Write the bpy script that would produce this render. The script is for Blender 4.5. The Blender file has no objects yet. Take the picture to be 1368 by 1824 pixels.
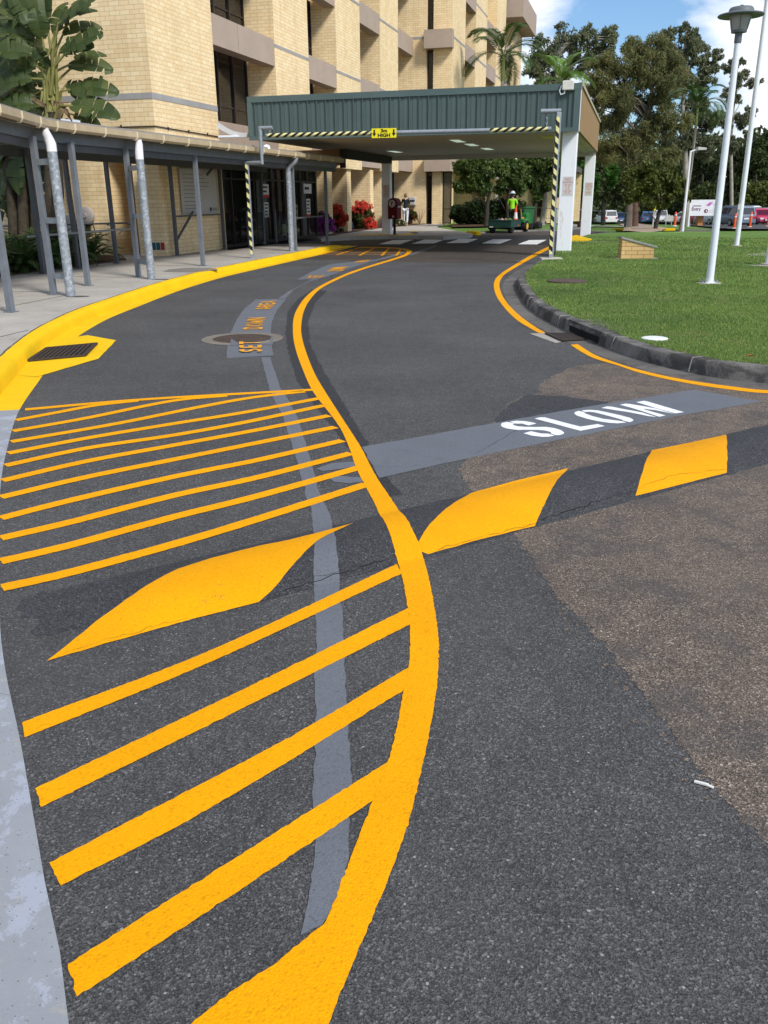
import bpy, bmesh, math, random
import numpy as np
from mathutils import Vector, Matrix
from mathutils.geometry import delaunay_2d_cdt
random.seed(7); rng = np.random.default_rng(7)
S = bpy.context.scene; COL = S.collection
# ------------------------------------------------------------------ camera model
F_, CX, CY, H = 1530., 684., 912., 1.62
PI = math.pi
PT = math.atan(560/F_); RO = math.radians(.55)
cr, sr, cp, sp_ = math.cos(RO), math.sin(RO), math.cos(PT), math.sin(PT)
def ray(px, py):
    x = (px-CX)/F_; y = -(py-CY)/F_
    x, y = x*cr+y*sr, -x*sr+y*cr
    return (x, cp+y*sp_, -sp_+y*cp)
def sm(a, b, x):
    t = min(1, max(0, (x-a)/(b-a))); return t*t*(3-2*t)
def terr(x, y):
    w = max(sm(9, 15, x)*sm(28, 34, y), sm(58, 80, y))
    return -.0235*max(0, y-30)*w
# speed hump: straight ridge across the drive
HA = Vector((-1.03, 3.365)); HD = Vector((math.cos(math.radians(32.8)), math.sin(math.radians(32.8))))
HN = Vector((-HD.y, HD.x)); HW = .305
def hump(x, y):
    v = Vector((x, y))-HA
    t = v.dot(HD); n = v.dot(HN)
    if abs(n) >= HW or t < -.32: return 0.
    return .046*(1-(n/HW)**2)**1.15*sm(-.32, .12, t)
def gz(x, y): return terr(x, y)+hump(x, y)
def lay(dz): return dz*.42 if 0 < dz < .02 else dz   # paint and patches lie a few millimetres proud
def G(px, py, dz=0., hf=gz):
    dz = lay(dz)
    d = ray(px, py); t = .2; pt = t
    while t < 400:
        if H+d[2]*t <= hf(d[0]*t, d[1]*t)+dz: break
        pt = t; t *= 1.02
    a, b = pt, t
    for _ in range(30):
        m = (a+b)/2
        if H+d[2]*m <= hf(d[0]*m, d[1]*m)+dz: b = m
        else: a = m
    x, y = d[0]*b, d[1]*b
    return Vector((x, y, hf(x, y)+dz))
def at(px, py, Y):
    d = ray(px, py); t = Y/d[1]; return Vector((d[0]*t, Y, H+d[2]*t))
def topz(base, px, py): return at(px, py, base[1])[2]
def mpp(p):   # metres per photo pixel at a point
    return (p[1]*cp-(p[2]-H)*sp_)/F_
def P(pts, dz=0., hf=gz): return [G(x, y, dz, hf).to_2d() for x, y in pts]
# building frame: s runs along the facade, u points out of it
Z0 = .14
P1 = Vector((-6.0115, 25.0574, 0)); TH = math.radians(15.5)
E1 = Vector((math.sin(TH), math.cos(TH), 0)); E2 = Vector((math.cos(TH), -math.sin(TH), 0))
def L(u, s, z=0.): return P1+E2*u+E1*s+Vector((0, 0, z))
def Fpt(px, py, u=0):
    p0 = L(u, 0); d = Vector(ray(px, py)); t = (p0.x*E2.x+p0.y*E2.y)/(d.x*E2.x+d.y*E2.y)
    return Vector((d.x*t, d.y*t, H+d.z*t))
def s_of(px, u=0, py=300): return (Fpt(px, py, u)-P1).dot(E1)
# ------------------------------------------------------------------ materials
def lin(r, g, b):
    f = lambda c: c/12.92 if c <= .04045 else ((c+.055)/1.055)**2.4
    return (f(r/255), f(g/255), f(b/255))
class NT:
    def __init__(s, name):
        s.m = bpy.data.materials.new(name); s.m.use_nodes = True
        s.t = s.m.node_tree; s.b = s.t.nodes['Principled BSDF']
        s.tc = None
    def n(s, typ, **kw):
        o = s.t.nodes.new(typ)
        for k, v in kw.items():
            if k[0] == '_': setattr(o, k[1:], v)
        for k, v in kw.items():
            if k[0] != '_':
                k2 = int(k[1:]) if k[0] == 'i' and k[1:].isdigit() else k.replace('__', ' ')
                s.set(o.inputs[k2], v)
        return o
    def set(s, inp, v):
        if hasattr(v, 'is_output') or isinstance(v, bpy.types.NodeSocket): s.t.links.new(v, inp)
        elif isinstance(v, (tuple, list)) and inp.type == 'RGBA' and len(v) == 3: inp.default_value = (*v, 1)
        else: inp.default_value = v
    def obj(s):
        if not s.tc: s.tc = s.t.nodes.new('ShaderNodeTexCoord')
        return s.tc.outputs['Object']
    def noise(s, scale, detail=4, rough=.6, vec=None, dist=0):
        return s.n('ShaderNodeTexNoise', Vector=vec or s.obj(), Scale=scale, Detail=detail, Roughness=rough, Distortion=dist).outputs['Fac']
    def vor(s, scale, feat='F1'):
        return s.n('ShaderNodeTexVoronoi', _feature=feat, Vector=s.obj(), Scale=scale)
    def ramp(s, fac, stops, interp='LINEAR'):
        o = s.n('ShaderNodeValToRGB', Fac=fac); cr_ = o.color_ramp; cr_.interpolation = interp
        while len(cr_.elements) < len(stops): cr_.elements.new(.5)
        for e, (p, c) in zip(cr_.elements, stops):
            e.position = p; e.color = (*c, 1) if isinstance(c, (tuple, list)) else (c, c, c, 1)
        return o.outputs['Color']
    def mix(s, fac, a, b, mode='MIX'):
        o = s.n('ShaderNodeMix', _data_type='RGBA', _blend_type=mode)
        s.set(o.inputs[0], fac); s.set(o.inputs[6], a); s.set(o.inputs[7], b); return o.outputs[2]
    def math(s, op, a, b=0., c=0.):
        o = s.n('ShaderNodeMath', _operation=op); s.set(o.inputs[0], a); s.set(o.inputs[1], b); s.set(o.inputs[2], c); return o.outputs[0]
    def bump(s, h, strength=.3, dist=.01):
        o = s.n('ShaderNodeBump', Height=h, Strength=strength, Distance=dist); s.t.links.new(o.outputs['Normal'], s.b.inputs['Normal'])
    def fin(s, col, rough=.8, metal=0., spec=.3):
        s.set(s.b.inputs['Base Color'], col); s.set(s.b.inputs['Roughness'], rough)
        s.b.inputs['Metallic'].default_value = metal; s.b.inputs['Specular IOR Level'].default_value = spec
        return s.m
MATS = {}
def M(name, col, rough=.7, var=.12, scale=3., metal=0., spec=.3, bump=0., bscale=60):
    if name in MATS: return MATS[name]
    k = NT(name)
    f = k.noise(scale, 5, .65)
    c = k.ramp(f, [(.3, tuple(x*(1-var) for x in col)), (.7, tuple(min(1, x*(1+var)) for x in col))])
    if bump: k.bump(k.noise(bscale, 3), bump, .01)
    MATS[name] = k.fin(c, rough, metal, spec); return MATS[name]
def asphalt(name, dark, light, stone, var=.2, mott=None):
    k = NT(name)
    v = k.vor(165); r = k.n('ShaderNodeSeparateColor', Color=v.outputs['Color']).outputs[0]
    c = k.ramp(r, [(0, tuple(x*.72 for x in dark)), (.45, dark), (.7, light), (.90, tuple(x*1.35 for x in light)), (.97, stone)])
    v2 = k.vor(380); r2 = k.n('ShaderNodeSeparateColor', Color=v2.outputs['Color']).outputs[1]
    c = k.mix(.42, c, k.ramp(r2, [(0, tuple(x*.6 for x in dark)), (.6, light), (.93, stone)]))
    v3 = k.vor(70); r3 = k.n('ShaderNodeSeparateColor', Color=v3.outputs['Color']); on = k.math('MULTIPLY', k.math('GREATER_THAN', r3.outputs[0], .86), k.math('LESS_THAN', v3.outputs['Distance'], k.math('MULTIPLY', r3.outputs[1], .30)))
    c = k.mix(k.math('MULTIPLY', on, .6), c, k.mix(r3.outputs[2], tuple(x*1.2 for x in stone), tuple(min(1, x*2.4) for x in stone)))
    big = k.noise(.55, 6, .62); c = k.mix(1., c, k.ramp(big, [(.3, 1-var), (.5, 1.), (.7, 1+var)]), 'MULTIPLY')
    mid = k.noise(9, 4, .7); c = k.mix(1., c, k.ramp(mid, [(.25, .84), (.75, 1.14)]), 'MULTIPLY')
    if mott: c = k.mix(k.ramp(k.noise(3.2, 7, .75, dist=.5), [(.46, 0.), (.62, .6)]), c, mott)
    oil = k.ramp(k.noise(1.9, 5, .7, dist=.8), [(.60, 1.), (.72, .80)]); c = k.mix(1., c, oil, 'MULTIPLY')
    pol = k.ramp(k.noise(.9, 3, .5), [(.52, 0.), (.75, .28)]); c = k.mix(pol, c, tuple(x*1.25 for x in light))
    h = k.math('ADD', v.outputs['Distance'], k.noise(300, 2)); k.bump(h, .75, .004)
    return k.fin(c, .85, 0, .25)
def paint(name, col, under, wear=.64, grain=.1, rough=.55, scuff=.16, pits=.28):
    k = NT(name)
    n1 = k.noise(5, 5, .7); n2 = k.noise(160, 3, .7)
    w = k.math('ADD', k.math('MULTIPLY', n1, .55), k.math('MULTIPLY', n2, .45))
    mask = k.ramp(w, [(wear, 0.), (wear+.03, 1.)])
    c = k.ramp(k.noise(60, 4, .7), [(.3, tuple(x*(1-grain) for x in col)), (.7, tuple(min(1, x*(1+grain*.5)) for x in col))])
    c = k.mix(1., c, k.ramp(k.noise(1.3, 4), [(.3, .9), (.7, 1.04)]), 'MULTIPLY')
    c = k.mix(k.ramp(k.noise(2.4, 6, .75, dist=1.2), [(.58, 0.), (.74, scuff)]), c, tuple(x*.55 for x in col))
    pit = k.n('ShaderNodeTexVoronoi', Vector=k.obj(), Scale=150.); pr = k.n('ShaderNodeSeparateColor', Color=pit.outputs['Color']).outputs[0]; c = k.mix(k.math('MULTIPLY', k.math('GREATER_THAN', pr, .93), pits), c, tuple(x*.45 for x in col))
    c = k.mix(mask, c, under)
    v = k.vor(130); k.bump(k.math('ADD', v.outputs['Distance'], n2), .5, .003)
    return k.fin(c, max(rough, .7), 0, .12)
def concrete(name, col, var=.15, speck=.1, stain=None, stain_at=.55):
    k = NT(name)
    c = k.ramp(k.noise(1.1, 7, .68), [(.28, tuple(x*(1-var) for x in col)), (.72, tuple(x*(1+var) for x in col))])
    c = k.mix(1., c, k.ramp(k.noise(90, 3, .7), [(.3, 1-speck), (.7, 1+speck)]), 'MULTIPLY')
    if stain:
        c = k.mix(k.ramp(k.noise(2.6, 6, .75, dist=.6), [(stain_at, 0.), (stain_at+.12, .75)]), c, stain)
    k.bump(k.noise(140, 4, .7), .3, .004)
    return k.fin(c, .9, 0, .2)
def wallvec(k, off=(0, 0)):   # brick layout along whichever way an axis-aligned wall runs
    x = k.n('ShaderNodeSeparateXYZ', Vector=k.obj())
    return k.n('ShaderNodeCombineXYZ', X=k.math('ADD', k.math('ADD', x.outputs[0], x.outputs[1]), off[0]), Y=k.math('ADD', x.outputs[2], off[1])).outputs[0]
def brick(name, c1, c2, mortar, bw=.285, bh=.109):
    k = NT(name); v = wallvec(k)
    b = k.n('ShaderNodeTexBrick', Vector=v, Color1=c1, Color2=c2, Mortar=mortar, Scale=1., Brick__Width=bw, Row__Height=bh)
    b.inputs['Mortar Size'].default_value = .0045; b.inputs['Mortar Smooth'].default_value = .2; b.inputs['Bias'].default_value = -.1
    c = b.outputs['Color']
    c = k.mix(1., c, k.ramp(k.noise(.5, 5, .6), [(.3, (.95, .95, .95)), (.7, (1.04, 1.035, 1.02))]), 'MULTIPLY')
    c = k.mix(1., c, k.ramp(k.noise(45, 3, .7), [(.3, .92), (.7, 1.07)]), 'MULTIPLY')
    st = k.n('ShaderNodeMapping', Vector=k.obj(), Scale=(2.2, 2.2, .18)).outputs[0]
    c = k.mix(1., c, k.ramp(k.noise(1.6, 5, .6, st), [(.3, (.92, .90, .87)), (.55, (1.02, 1.02, 1.02))]), 'MULTIPLY')
    k.bump(b.outputs['Fac'], -.5, .006)
    return k.fin(c, .88, 0, .2)
def stripes(name, ca, cb, per, du=0., dv=0., dz=1.):
    k = NT(name); x = k.n('ShaderNodeSeparateXYZ', Vector=k.obj())
    a = k.math('ADD', k.math('ADD', k.math('MULTIPLY', x.outputs[0], du), k.math('MULTIPLY', x.outputs[1], dv)), k.math('MULTIPLY', x.outputs[2], dz))
    f = k.math('FRACT', k.math('DIVIDE', a, per)); g_ = k.math('GREATER_THAN', f, .5)
    n = k.ramp(k.noise(30, 4), [(.3, .85), (.7, 1.05)])
    return k.fin(k.mix(1., k.mix(g_, ca, cb), n, 'MULTIPLY'), .5)
def leafmat(name, cols, rough=.55, spec=.3, hue_scale=.35, trans=.25, dry=None):
    k = NT(name)
    r = k.n('ShaderNodeNewGeometry').outputs['Random Per Island']
    c = k.ramp(r, [(i/(len(cols)-1), c_) for i, c_ in enumerate(cols)])
    c = k.mix(1., c, k.ramp(k.noise(hue_scale, 3, .6), [(.3, (.72, .76, .75)), (.7, (1.25, 1.2, 1.05))]), 'MULTIPLY')
    if dry: c = k.mix(k.ramp(k.noise(1.1, 6, .75), [(.56, 0.), (.72, .65)]), c, dry)
    k.fin(c, rough, 0, spec)
    if trans:
        tr = k.n('ShaderNodeBsdfTranslucent', Color=c); mx = k.n('ShaderNodeMixShader', Fac=trans)
        out = [n for n in k.t.nodes if n.type == 'OUTPUT_MATERIAL'][0]
        k.t.links.new(k.b.outputs[0], mx.inputs[1]); k.t.links.new(tr.outputs[0], mx.inputs[2]); k.t.links.new(mx.outputs[0], out.inputs['Surface'])
    return k.m
# ------------------------------------------------------------------ object helpers
WM = {}
def setp(o, label=None, cat=None, group=None, kind=None):
    if label: o['label'] = label
    if cat: o['category'] = cat
    if group: o['group'] = group
    if kind: o['kind'] = kind
    return o
def thing(name, label, cat, loc=(0, 0, 0), rz=0., group=None):
    o = bpy.data.objects.new(name, None); COL.objects.link(o); o.location = loc; o.rotation_euler = (0, 0, rz); o.empty_display_size = .2
    WM[o.name] = Matrix.Translation(Vector(loc)) @ Matrix.Rotation(rz, 4, 'Z')
    return setp(o, label, cat, group)
def link(name, me, mats, parent=None, origin=None, world=True, rz=0.):
    o = bpy.data.objects.new(name, me); COL.objects.link(o)
    for m in (mats if isinstance(mats, (list, tuple)) else [mats]): me.materials.append(m)
    if parent:
        o.parent = parent; W = WM[parent.name]
        if world: me.transform(W.inverted())
        WM[o.name] = W.copy()
    else:
        W = Matrix.Translation(Vector(origin or (0, 0, 0))) @ Matrix.Rotation(rz, 4, 'Z')
        if world: me.transform(W.inverted())
        o.matrix_basis = W; WM[o.name] = W
    return o
class MB:
    def __init__(s): s.v = []; s.f = []; s.mi = []
    def add(s, vs, fs, mi=0):
        n = len(s.v); s.v += [tuple(v) for v in vs]; s.f += [tuple(i+n for i in f) for f in fs]; s.mi += [mi]*len(fs); return s
    def box(s, x0, y0, z0, x1, y1, z1, T=None, mi=0):
        vs = [Vector((x, y, z)) for z in (z0, z1) for x, y in ((x0, y0), (x1, y0), (x1, y1), (x0, y1))]
        if T: vs = [T(*v) if callable(T) else T @ v for v in vs]
        return s.add(vs, [(3, 2, 1, 0), (4, 5, 6, 7), (0, 1, 5, 4), (1, 2, 6, 5), (2, 3, 7, 6), (3, 0, 4, 7)], mi)
    def bar(s, a, b, w, h=None, up=(0, 0, 1), mi=0):
        a, b = Vector(a), Vector(b); h = h or w; d = (b-a).normalized(); u = Vector(up)
        if abs(d.dot(u)) > .98: u = E1
        x = d.cross(u).normalized(); y = x.cross(d).normalized(); vs = []
        for p in (a, b):
            for i, j in ((-1, -1), (1, -1), (1, 1), (-1, 1)): vs.append(p+x*w/2*i+y*h/2*j)
        return s.add(vs, [(3, 2, 1, 0), (4, 5, 6, 7), (0, 1, 5, 4), (1, 2, 6, 5), (2, 3, 7, 6), (3, 0, 4, 7)], mi)
    def tube(s, pts, r, n=10, cap=True, mi=0):
        pts = [Vector(p) for p in pts]; rs = r if isinstance(r, (list, tuple)) else [r]*len(pts); vs = []; fs = []
        ref = None
        for i, p in enumerate(pts):
            d = (pts[min(i+1, len(pts)-1)]-pts[max(i-1, 0)]).normalized()
            if ref is None: ref = Vector((1, 0, 0)) if abs(d.x) < .9 else Vector((0, 1, 0))
            x = (ref-d*ref.dot(d)).normalized(); y = d.cross(x); ref = x
            for k in range(n): a = 2*PI*k/n; vs.append(p+(x*math.cos(a)+y*math.sin(a))*rs[i])
        for i in range(len(pts)-1):
            for k in range(n): fs.append((i*n+k, i*n+(k+1) % n, (i+1)*n+(k+1) % n, (i+1)*n+k))
        if cap: fs += [tuple(range(n-1, -1, -1)), tuple((len(pts)-1)*n+k for k in range(n))]
        return s.add(vs, fs, mi)
    def lathe(s, c, prof, n=20, mi=0, axis=None):
        c = Vector(c); vs = []; fs = []; ax = Vector(axis or (0, 0, 1)).normalized()
        x = ax.orthogonal().normalized(); y = ax.cross(x)
        for r, z in prof:
            for k in range(n): a = 2*PI*k/n; vs.append(c+x*r*math.cos(a)+y*r*math.sin(a)+ax*z)
        for i in range(len(prof)-1):
            for k in range(n): fs.append((i*n+k, i*n+(k+1) % n, (i+1)*n+(k+1) % n, (i+1)*n+k))
        fs += [tuple(range(n-1, -1, -1)), tuple((len(prof)-1)*n+k for k in range(n))]
        return s.add(vs, fs, mi)
    def prism(s, poly, a, b, mi=0):   # poly: list of 3D points, extruded by vector b-a added
        n = len(poly); d = Vector(b)-Vector(a); p = [Vector(q) for q in poly]
        vs = p+[q+d for q in p]
        return s.add(vs, [tuple(range(n-1, -1, -1)), tuple(range(n, 2*n))]+[(i, (i+1) % n, n+(i+1) % n, n+i) for i in range(n)], mi)
    def quad(s, *p, mi=0): return s.add(p, [tuple(range(len(p)))], mi)
    def mesh(s, name):
        me = bpy.data.meshes.new(name); me.from_pydata(s.v, [], s.f); me.polygons.foreach_set('material_index', s.mi)
        bm = bmesh.new(); bm.from_mesh(me); bmesh.ops.recalc_face_normals(bm, faces=bm.faces); bm.to_mesh(me); bm.free(); me.update(); return me
    def build(s, name, mats, parent=None, origin=None, smooth=False, bevel=0., world=True, rz=0.):
        me = s.mesh(name)
        if smooth: me.polygons.foreach_set('use_smooth', [True]*len(me.polygons)); me.set_sharp_from_angle(angle=math.radians(40))
        o = link(name, me, mats, parent, origin, world, rz)
        if bevel:
            b = o.modifiers.new('Bevel', 'BEVEL'); b.width = bevel; b.segments = 2; b.limit_method = 'ANGLE'
        return o
def catmull(pts, step):
    pts = [Vector(p) for p in pts]; out = []
    q = [pts[0]*2-pts[1]]+pts+[pts[-1]*2-pts[-2]]
    for i in range(1, len(q)-2):
        a, b, c, d = q[i-1:i+3]; n = max(1, int((c-b).length/step))
        for k in range(n):
            t = k/n
            out.append(.5*((2*b)+(c-a)*t+(2*a-5*b+4*c-d)*t*t+(3*b-a-3*c+d)*t**3))
    out.append(pts[-1]); return out
def offset(line, d):   # 2D polyline offset to its left by d
    out = []
    for i, p in enumerate(line):
        t = (line[min(i+1, len(line)-1)]-line[max(i-1, 0)]).normalized(); out.append(p+Vector((-t.y, t.x))*d)
    return out
def dens(poly, jit=.0, stepf=.012, closed=True, mn=.02):
    out = []; n = len(poly)
    for i in range(n if closed else n-1):
        a, b = poly[i], poly[(i+1) % n]; Ln = (b-a).length
        st = max(mn, stepf*max(1., ((a+b)/2).length)); k = max(1, int(Ln/st)); t = (b-a)/max(Ln, 1e-6); nn = Vector((-t.y, t.x))
        for j in range(k):
            out.append(a+(b-a)*j/k+nn*(random.gauss(0, jit) if jit and j else 0))
    if not closed: out.append(poly[-1])
    return out
def clean(poly):
    out = [poly[0]]
    for p in poly[1:]:
        if (p-out[-1]).length > 1e-4: out.append(p)
    if (out[0]-out[-1]).length < 1e-4: out.pop()
    return out
def sheet(name, polys, dz, mat_, parent=None, grid=None, skirt=0., hf=gz, origin=None):
    """flat marking / ground sheet that follows the ground height hf, dz above it"""
    if isinstance(polys[0], Vector): polys = [polys]
    dz = lay(dz)
    allv = []; allf = []
    for poly in polys:
        poly = clean([Vector(p[:2]) for p in poly]); n = len(poly); pts = list(poly)
        if grid:
            x0, x1 = min(p.x for p in poly), max(p.x for p in poly); y0, y1 = min(p.y for p in poly), max(p.y for p in poly)
            nx, ny = int((x1-x0)/grid), int((y1-y0)/grid)
            pts += [Vector((x0+(i+.5)*grid+.001*((i*7+j*3) % 5), y0+(j+.5)*grid)) for i in range(nx) for j in range(ny)]
        vs, _, fs, _, _, _ = delaunay_2d_cdt(pts, [], [list(range(n))], 1, 1e-5)
        b = len(allv); allv += [(v.x, v.y, hf(v.x, v.y)+dz) for v in vs]; allf += [tuple(b+i for i in f) for f in fs]
        if skirt:
            b = len(allv); allv += [(v.x, v.y, hf(v.x, v.y)+dz-.0005) for v in poly]+[(v.x, v.y, hf(v.x, v.y)+dz-skirt) for v in poly]
            allf += [(b+i, b+(i+1) % n, b+n+(i+1) % n, b+n+i) for i in range(n)]
    m = MB(); m.add(allv, allf); me = m.mesh(name)
    up = sum(p.normal.z*p.area for p in me.polygons)
    if up < 0: me.flip_normals()
    return link(name, me, mat_, parent, origin)
def ribbon(cl, w, jit=0., closed_ends=True):
    a = offset(cl, w/2) if not isinstance(w, (list, tuple)) else [offset(cl, x/2)[i] for i, x in enumerate(w)]
    b = offset(cl, -w/2) if not isinstance(w, (list, tuple)) else [offset(cl, -x/2)[i] for i, x in enumerate(w)]
    return dens(a+b[::-1], jit)
def text_mesh(body, size, depth=.002, align='CENTER', bold=0.):
    c = bpy.data.curves.new('lettering', 'FONT'); c.body = body; c.size = size; c.extrude = depth; c.align_x = align; c.align_y = 'CENTER'; c.offset = bold
    o = bpy.data.objects.new('lettering', c); COL.objects.link(o)
    me = bpy.data.meshes.new_from_object(o.evaluated_get(bpy.context.evaluated_depsgraph_get()))
    bpy.data.objects.remove(o); me.name = 'lettering'; me.materials.clear(); return me
def put_text(body, size, pos, right, up, mat_, parent, name='lettering', depth=.002, align='CENTER', bold=0., sx=1.):
    me = text_mesh(body, size, depth, align, bold); r = Vector(right).normalized(); u = Vector(up).normalized(); n = r.cross(u)
    T = Matrix.Translation(Vector(pos)) @ Matrix(((r.x*sx, u.x, n.x), (r.y*sx, u.y, n.y), (r.z*sx, u.z, n.z))).to_4x4(); me.transform(T)
    return link(name, me, mat_, parent)
def copy_tree(o, parent=None):
    c = o.copy(); COL.objects.link(c)
    if parent: c.parent = parent
    for ch in o.children: copy_tree(ch, c)
    return c
def quads_obj(name, V, mat_, parent=None, nv=4, origin=None):
    """V: (N, nv, 3) array of separate faces in world space"""
    N = V.shape[0]; me = bpy.data.meshes.new(name); me.vertices.add(N*nv); me.vertices.foreach_set('co', V.reshape(-1).astype(np.float32))
    me.loops.add(N*nv); me.loops.foreach_set('vertex_index', np.arange(N*nv, dtype=np.int32)); me.polygons.add(N)
    me.polygons.foreach_set('loop_start', np.arange(0, N*nv, nv, dtype=np.int32)); me.polygons.foreach_set('loop_total', np.full(N, nv, dtype=np.int32))
    me.update(calc_edges=True); return link(name, me, mat_, parent, origin)
def unit(a): return a/np.maximum(1e-9, np.linalg.norm(a, axis=-1, keepdims=True))
def leaves(cent, rad, n, ln, wd, droop=.0, shell=.55, flat=1.):
    """n leaf quads spread through blobs; cent (K,3), rad (K,) or (K,3)"""
    K = len(cent); cent = np.asarray(cent, float); rad = np.asarray(rad, float)
    if rad.ndim == 1: rad = np.stack([rad, rad, rad*flat], 1)
    vol = rad.prod(1)**(2/3); idx = rng.choice(K, n, p=vol/vol.sum())
    d = unit(rng.normal(size=(n, 3))); r = shell+(1-shell)*rng.random((n, 1))**.6
    r = np.where(rng.random((n, 1)) < .12, r*1.25, r)
    p = cent[idx]+d*r*rad[idx]
    a = unit(d*.7+rng.normal(size=(n, 3))*.8+np.array([0, 0, -droop])); b = unit(np.cross(a, rng.normal(size=(n, 3))))
    l = ln*(.6+.8*rng.random((n, 1))); w = wd*(.6+.8*rng.random((n, 1)))
    q = np.stack([p-a*l*.5, p+b*w*.5, p+a*l*.5, p-b*w*.5], 1); return q
# ------------------------------------------------------------------ materials in use
YEL = (.86, .365, .0); KYEL = (.84, .52, .008)
m_asph = asphalt('asphalt_dark', (.041, .0405, .040), (.079, .0775, .0765), (.21, .205, .20))
m_brown = asphalt('asphalt_brown', (.050, .038, .029), (.155, .120, .092), (.46, .38, .31), .14, (.062, .06, .06))
m_brown2 = asphalt('asphalt_worn', (.032, .027, .023), (.078, .063, .052), (.2, .17, .15), .14)
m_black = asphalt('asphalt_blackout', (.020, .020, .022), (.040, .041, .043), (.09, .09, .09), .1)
m_hump = asphalt('asphalt_hump', (.024, .025, .027), (.052, .053, .057), (.15, .15, .15), .15)
m_yel = paint('paint_yellow', YEL, (.05, .05, .05), .70)
m_yelw = paint('paint_yellow_worn', YEL, (.06, .055, .05), .625)
m_kyel = paint('paint_kerb_yellow', KYEL, (.10, .075, .04), .645, .06, .55, .35, .2)
m_grey = paint('paint_grey', (.145, .156, .174), (.06, .06, .062), .655, .12, .6, .45, .35)
m_white = paint('paint_white', (.82, .83, .84), (.2, .2, .2), .70, .05)
m_foot = concrete('footpath_concrete', (.40, .37, .325), .17, .11, (.22, .20, .17), .56)
m_gut = concrete('gutter_concrete', (.27, .285, .305), .10, .2, (.36, .36, .36), .56)
k = NT('gutter_worn'); base_ = k.ramp(k.noise(1.4, 7, .7), [(.3, (.24, .255, .275)), (.7, (.31, .325, .345))])
base_ = k.mix(k.ramp(k.noise(5, 7, .78, dist=.4), [(.53, 0.), (.56, .8)]), base_, (.36, .385, .45)); base_ = k.mix(k.ramp(k.noise(7.5, 6, .8), [(.60, 0.), (.66, .7)]), base_, (.36, .34, .30))
vv_ = k.vor(170); rr_ = k.n('ShaderNodeSeparateColor', Color=vv_.outputs['Color']).outputs[0]; base_ = k.mix(k.math('MULTIPLY', k.math('GREATER_THAN', rr_, .95), k.math('LESS_THAN', vv_.outputs['Distance'], .32)), base_, (.13, .13, .135))
k.bump(k.noise(160, 4, .75), .4, .004); m_gut = k.fin(base_, .9, 0, .2)
m_kerb = concrete('kerb_concrete', (.17, .16, .145), .45, .25, (.030, .029, .028), .44)
m_gutr = concrete('gutter_dark', (.125, .118, .108), .35, .2, (.05, .047, .043), .52)
m_grate = M('cast_iron', (.055, .042, .036), .75, .3, 30, .3)
m_void = M('drain_void', (.006, .006, .006), .95, .1)
m_conc = concrete('plain_concrete', (.34, .31, .27), .2, .15)
k = NT('grass'); n1 = k.noise(.55, 6, .65); n2 = k.noise(28, 4, .75)
c = k.ramp(n1, [(.3, (.085, .165, .036)), (.5, (.125, .22, .05)), (.7, (.18, .27, .075))])
c = k.mix(1., c, k.ramp(n2, [(.25, .5), (.75, 1.4)]), 'MULTIPLY'); k.bump(n2, .8, .03); m_grass = k.fin(c, .95, 0, .1)
k = NT('far_ground'); c = k.ramp(k.noise(.25, 6, .7), [(.3, (.05, .06, .022)), (.6, (.09, .10, .035)), (.75, (.16, .13, .08))]); m_farg = k.fin(c, .95, 0, .1)
m_dirt = concrete('dirt_path', (.34, .26, .19), .2, .15)
m_mulch = M('mulch', (.09, .05, .03), .95, .5, 14)
FL = lambda x, y: 0.
# ------------------------------------------------------------------ ground and road
def grid_sheet(name, x0, x1, y0, y1, nx, ny, z, mat_, kind):
    vs = []; fs = []
    for j in range(ny+1):
        for i in range(nx+1):
            x = x0+(x1-x0)*i/nx; y = y0+(y1-y0)*j/ny; vs.append((x, y, terr(x, y)+z))
    for j in range(ny):
        for i in range(nx): a = j*(nx+1)+i; fs.append((a, a+1, a+nx+2, a+nx+1))
    m = MB(); m.add(vs, fs); return setp(m.build(name, mat_), kind=kind)
grid_sheet('ground', -700, 700, -60, 1400, 60, 90, -.25, m_farg, 'structure')
grid_sheet('road', -26, 60, -6, 62, 86, 68, 0, m_asph, 'structure')
def struct(o): return setp(o, kind='structure')
# old brown seal, right foreground, split by the hump band
br = [(914, 952), (959, 1017), (993, 1062), (1027, 1096), (1077, 1152), (1117, 1201), (1165, 1262), (1225, 1342), (1290, 1422), (1368, 1502), (1560, 1760), (1800, 2200), (4200, 2600), (4200, 640), (2200, 620), (1368, 690), (1246, 677), (1138, 657), (1083, 647), (1031, 650), (1008, 658), (971, 676), (956, 693), (965, 700), (938, 704), (903, 719), (881, 747), (868, 778), (839, 812), (816, 834), (825, 854), (840, 874), (880, 905)]
isl = []; isc = []; ISG = -1
for (x0_, y0_), (x1_, y1_) in zip(br[:8], br[1:9]):
    a_, b_ = G(x0_, y0_, .003, FL).to_2d(), G(x1_, y1_, .003, FL).to_2d(); nn_ = Vector(((b_-a_).y, -(b_-a_).x)).normalized()
    for _ in range(int((b_-a_).length*70)):
        c_ = a_.lerp(b_, random.random())-nn_*ISG*(.022+abs(random.gauss(0, .03))); r_ = random.uniform(.004, .014); a0_ = random.random()*6
        if any((c_-q_[0]).length < r_+q_[1]+.006 for q_ in isc): continue
        isc.append((c_, r_*1.2))
        isl.append([c_+Vector((math.cos(a0_+q*1.05), math.sin(a0_+q*1.05)))*r_*random.uniform(.6, 1.2) for q in range(6)])
struct(sheet('road_patch', dens(P(br, .003, FL), .011, .006, mn=.015), .003, m_brown, hf=FL))
struct(sheet('loose_aggregate', isl, .0036, m_brown, hf=FL))
dk = [(905, 722), (940, 703), (1010, 706), (1085, 716), (1060, 728), (985, 744), (935, 754), (880, 765), (880, 748)]
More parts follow.
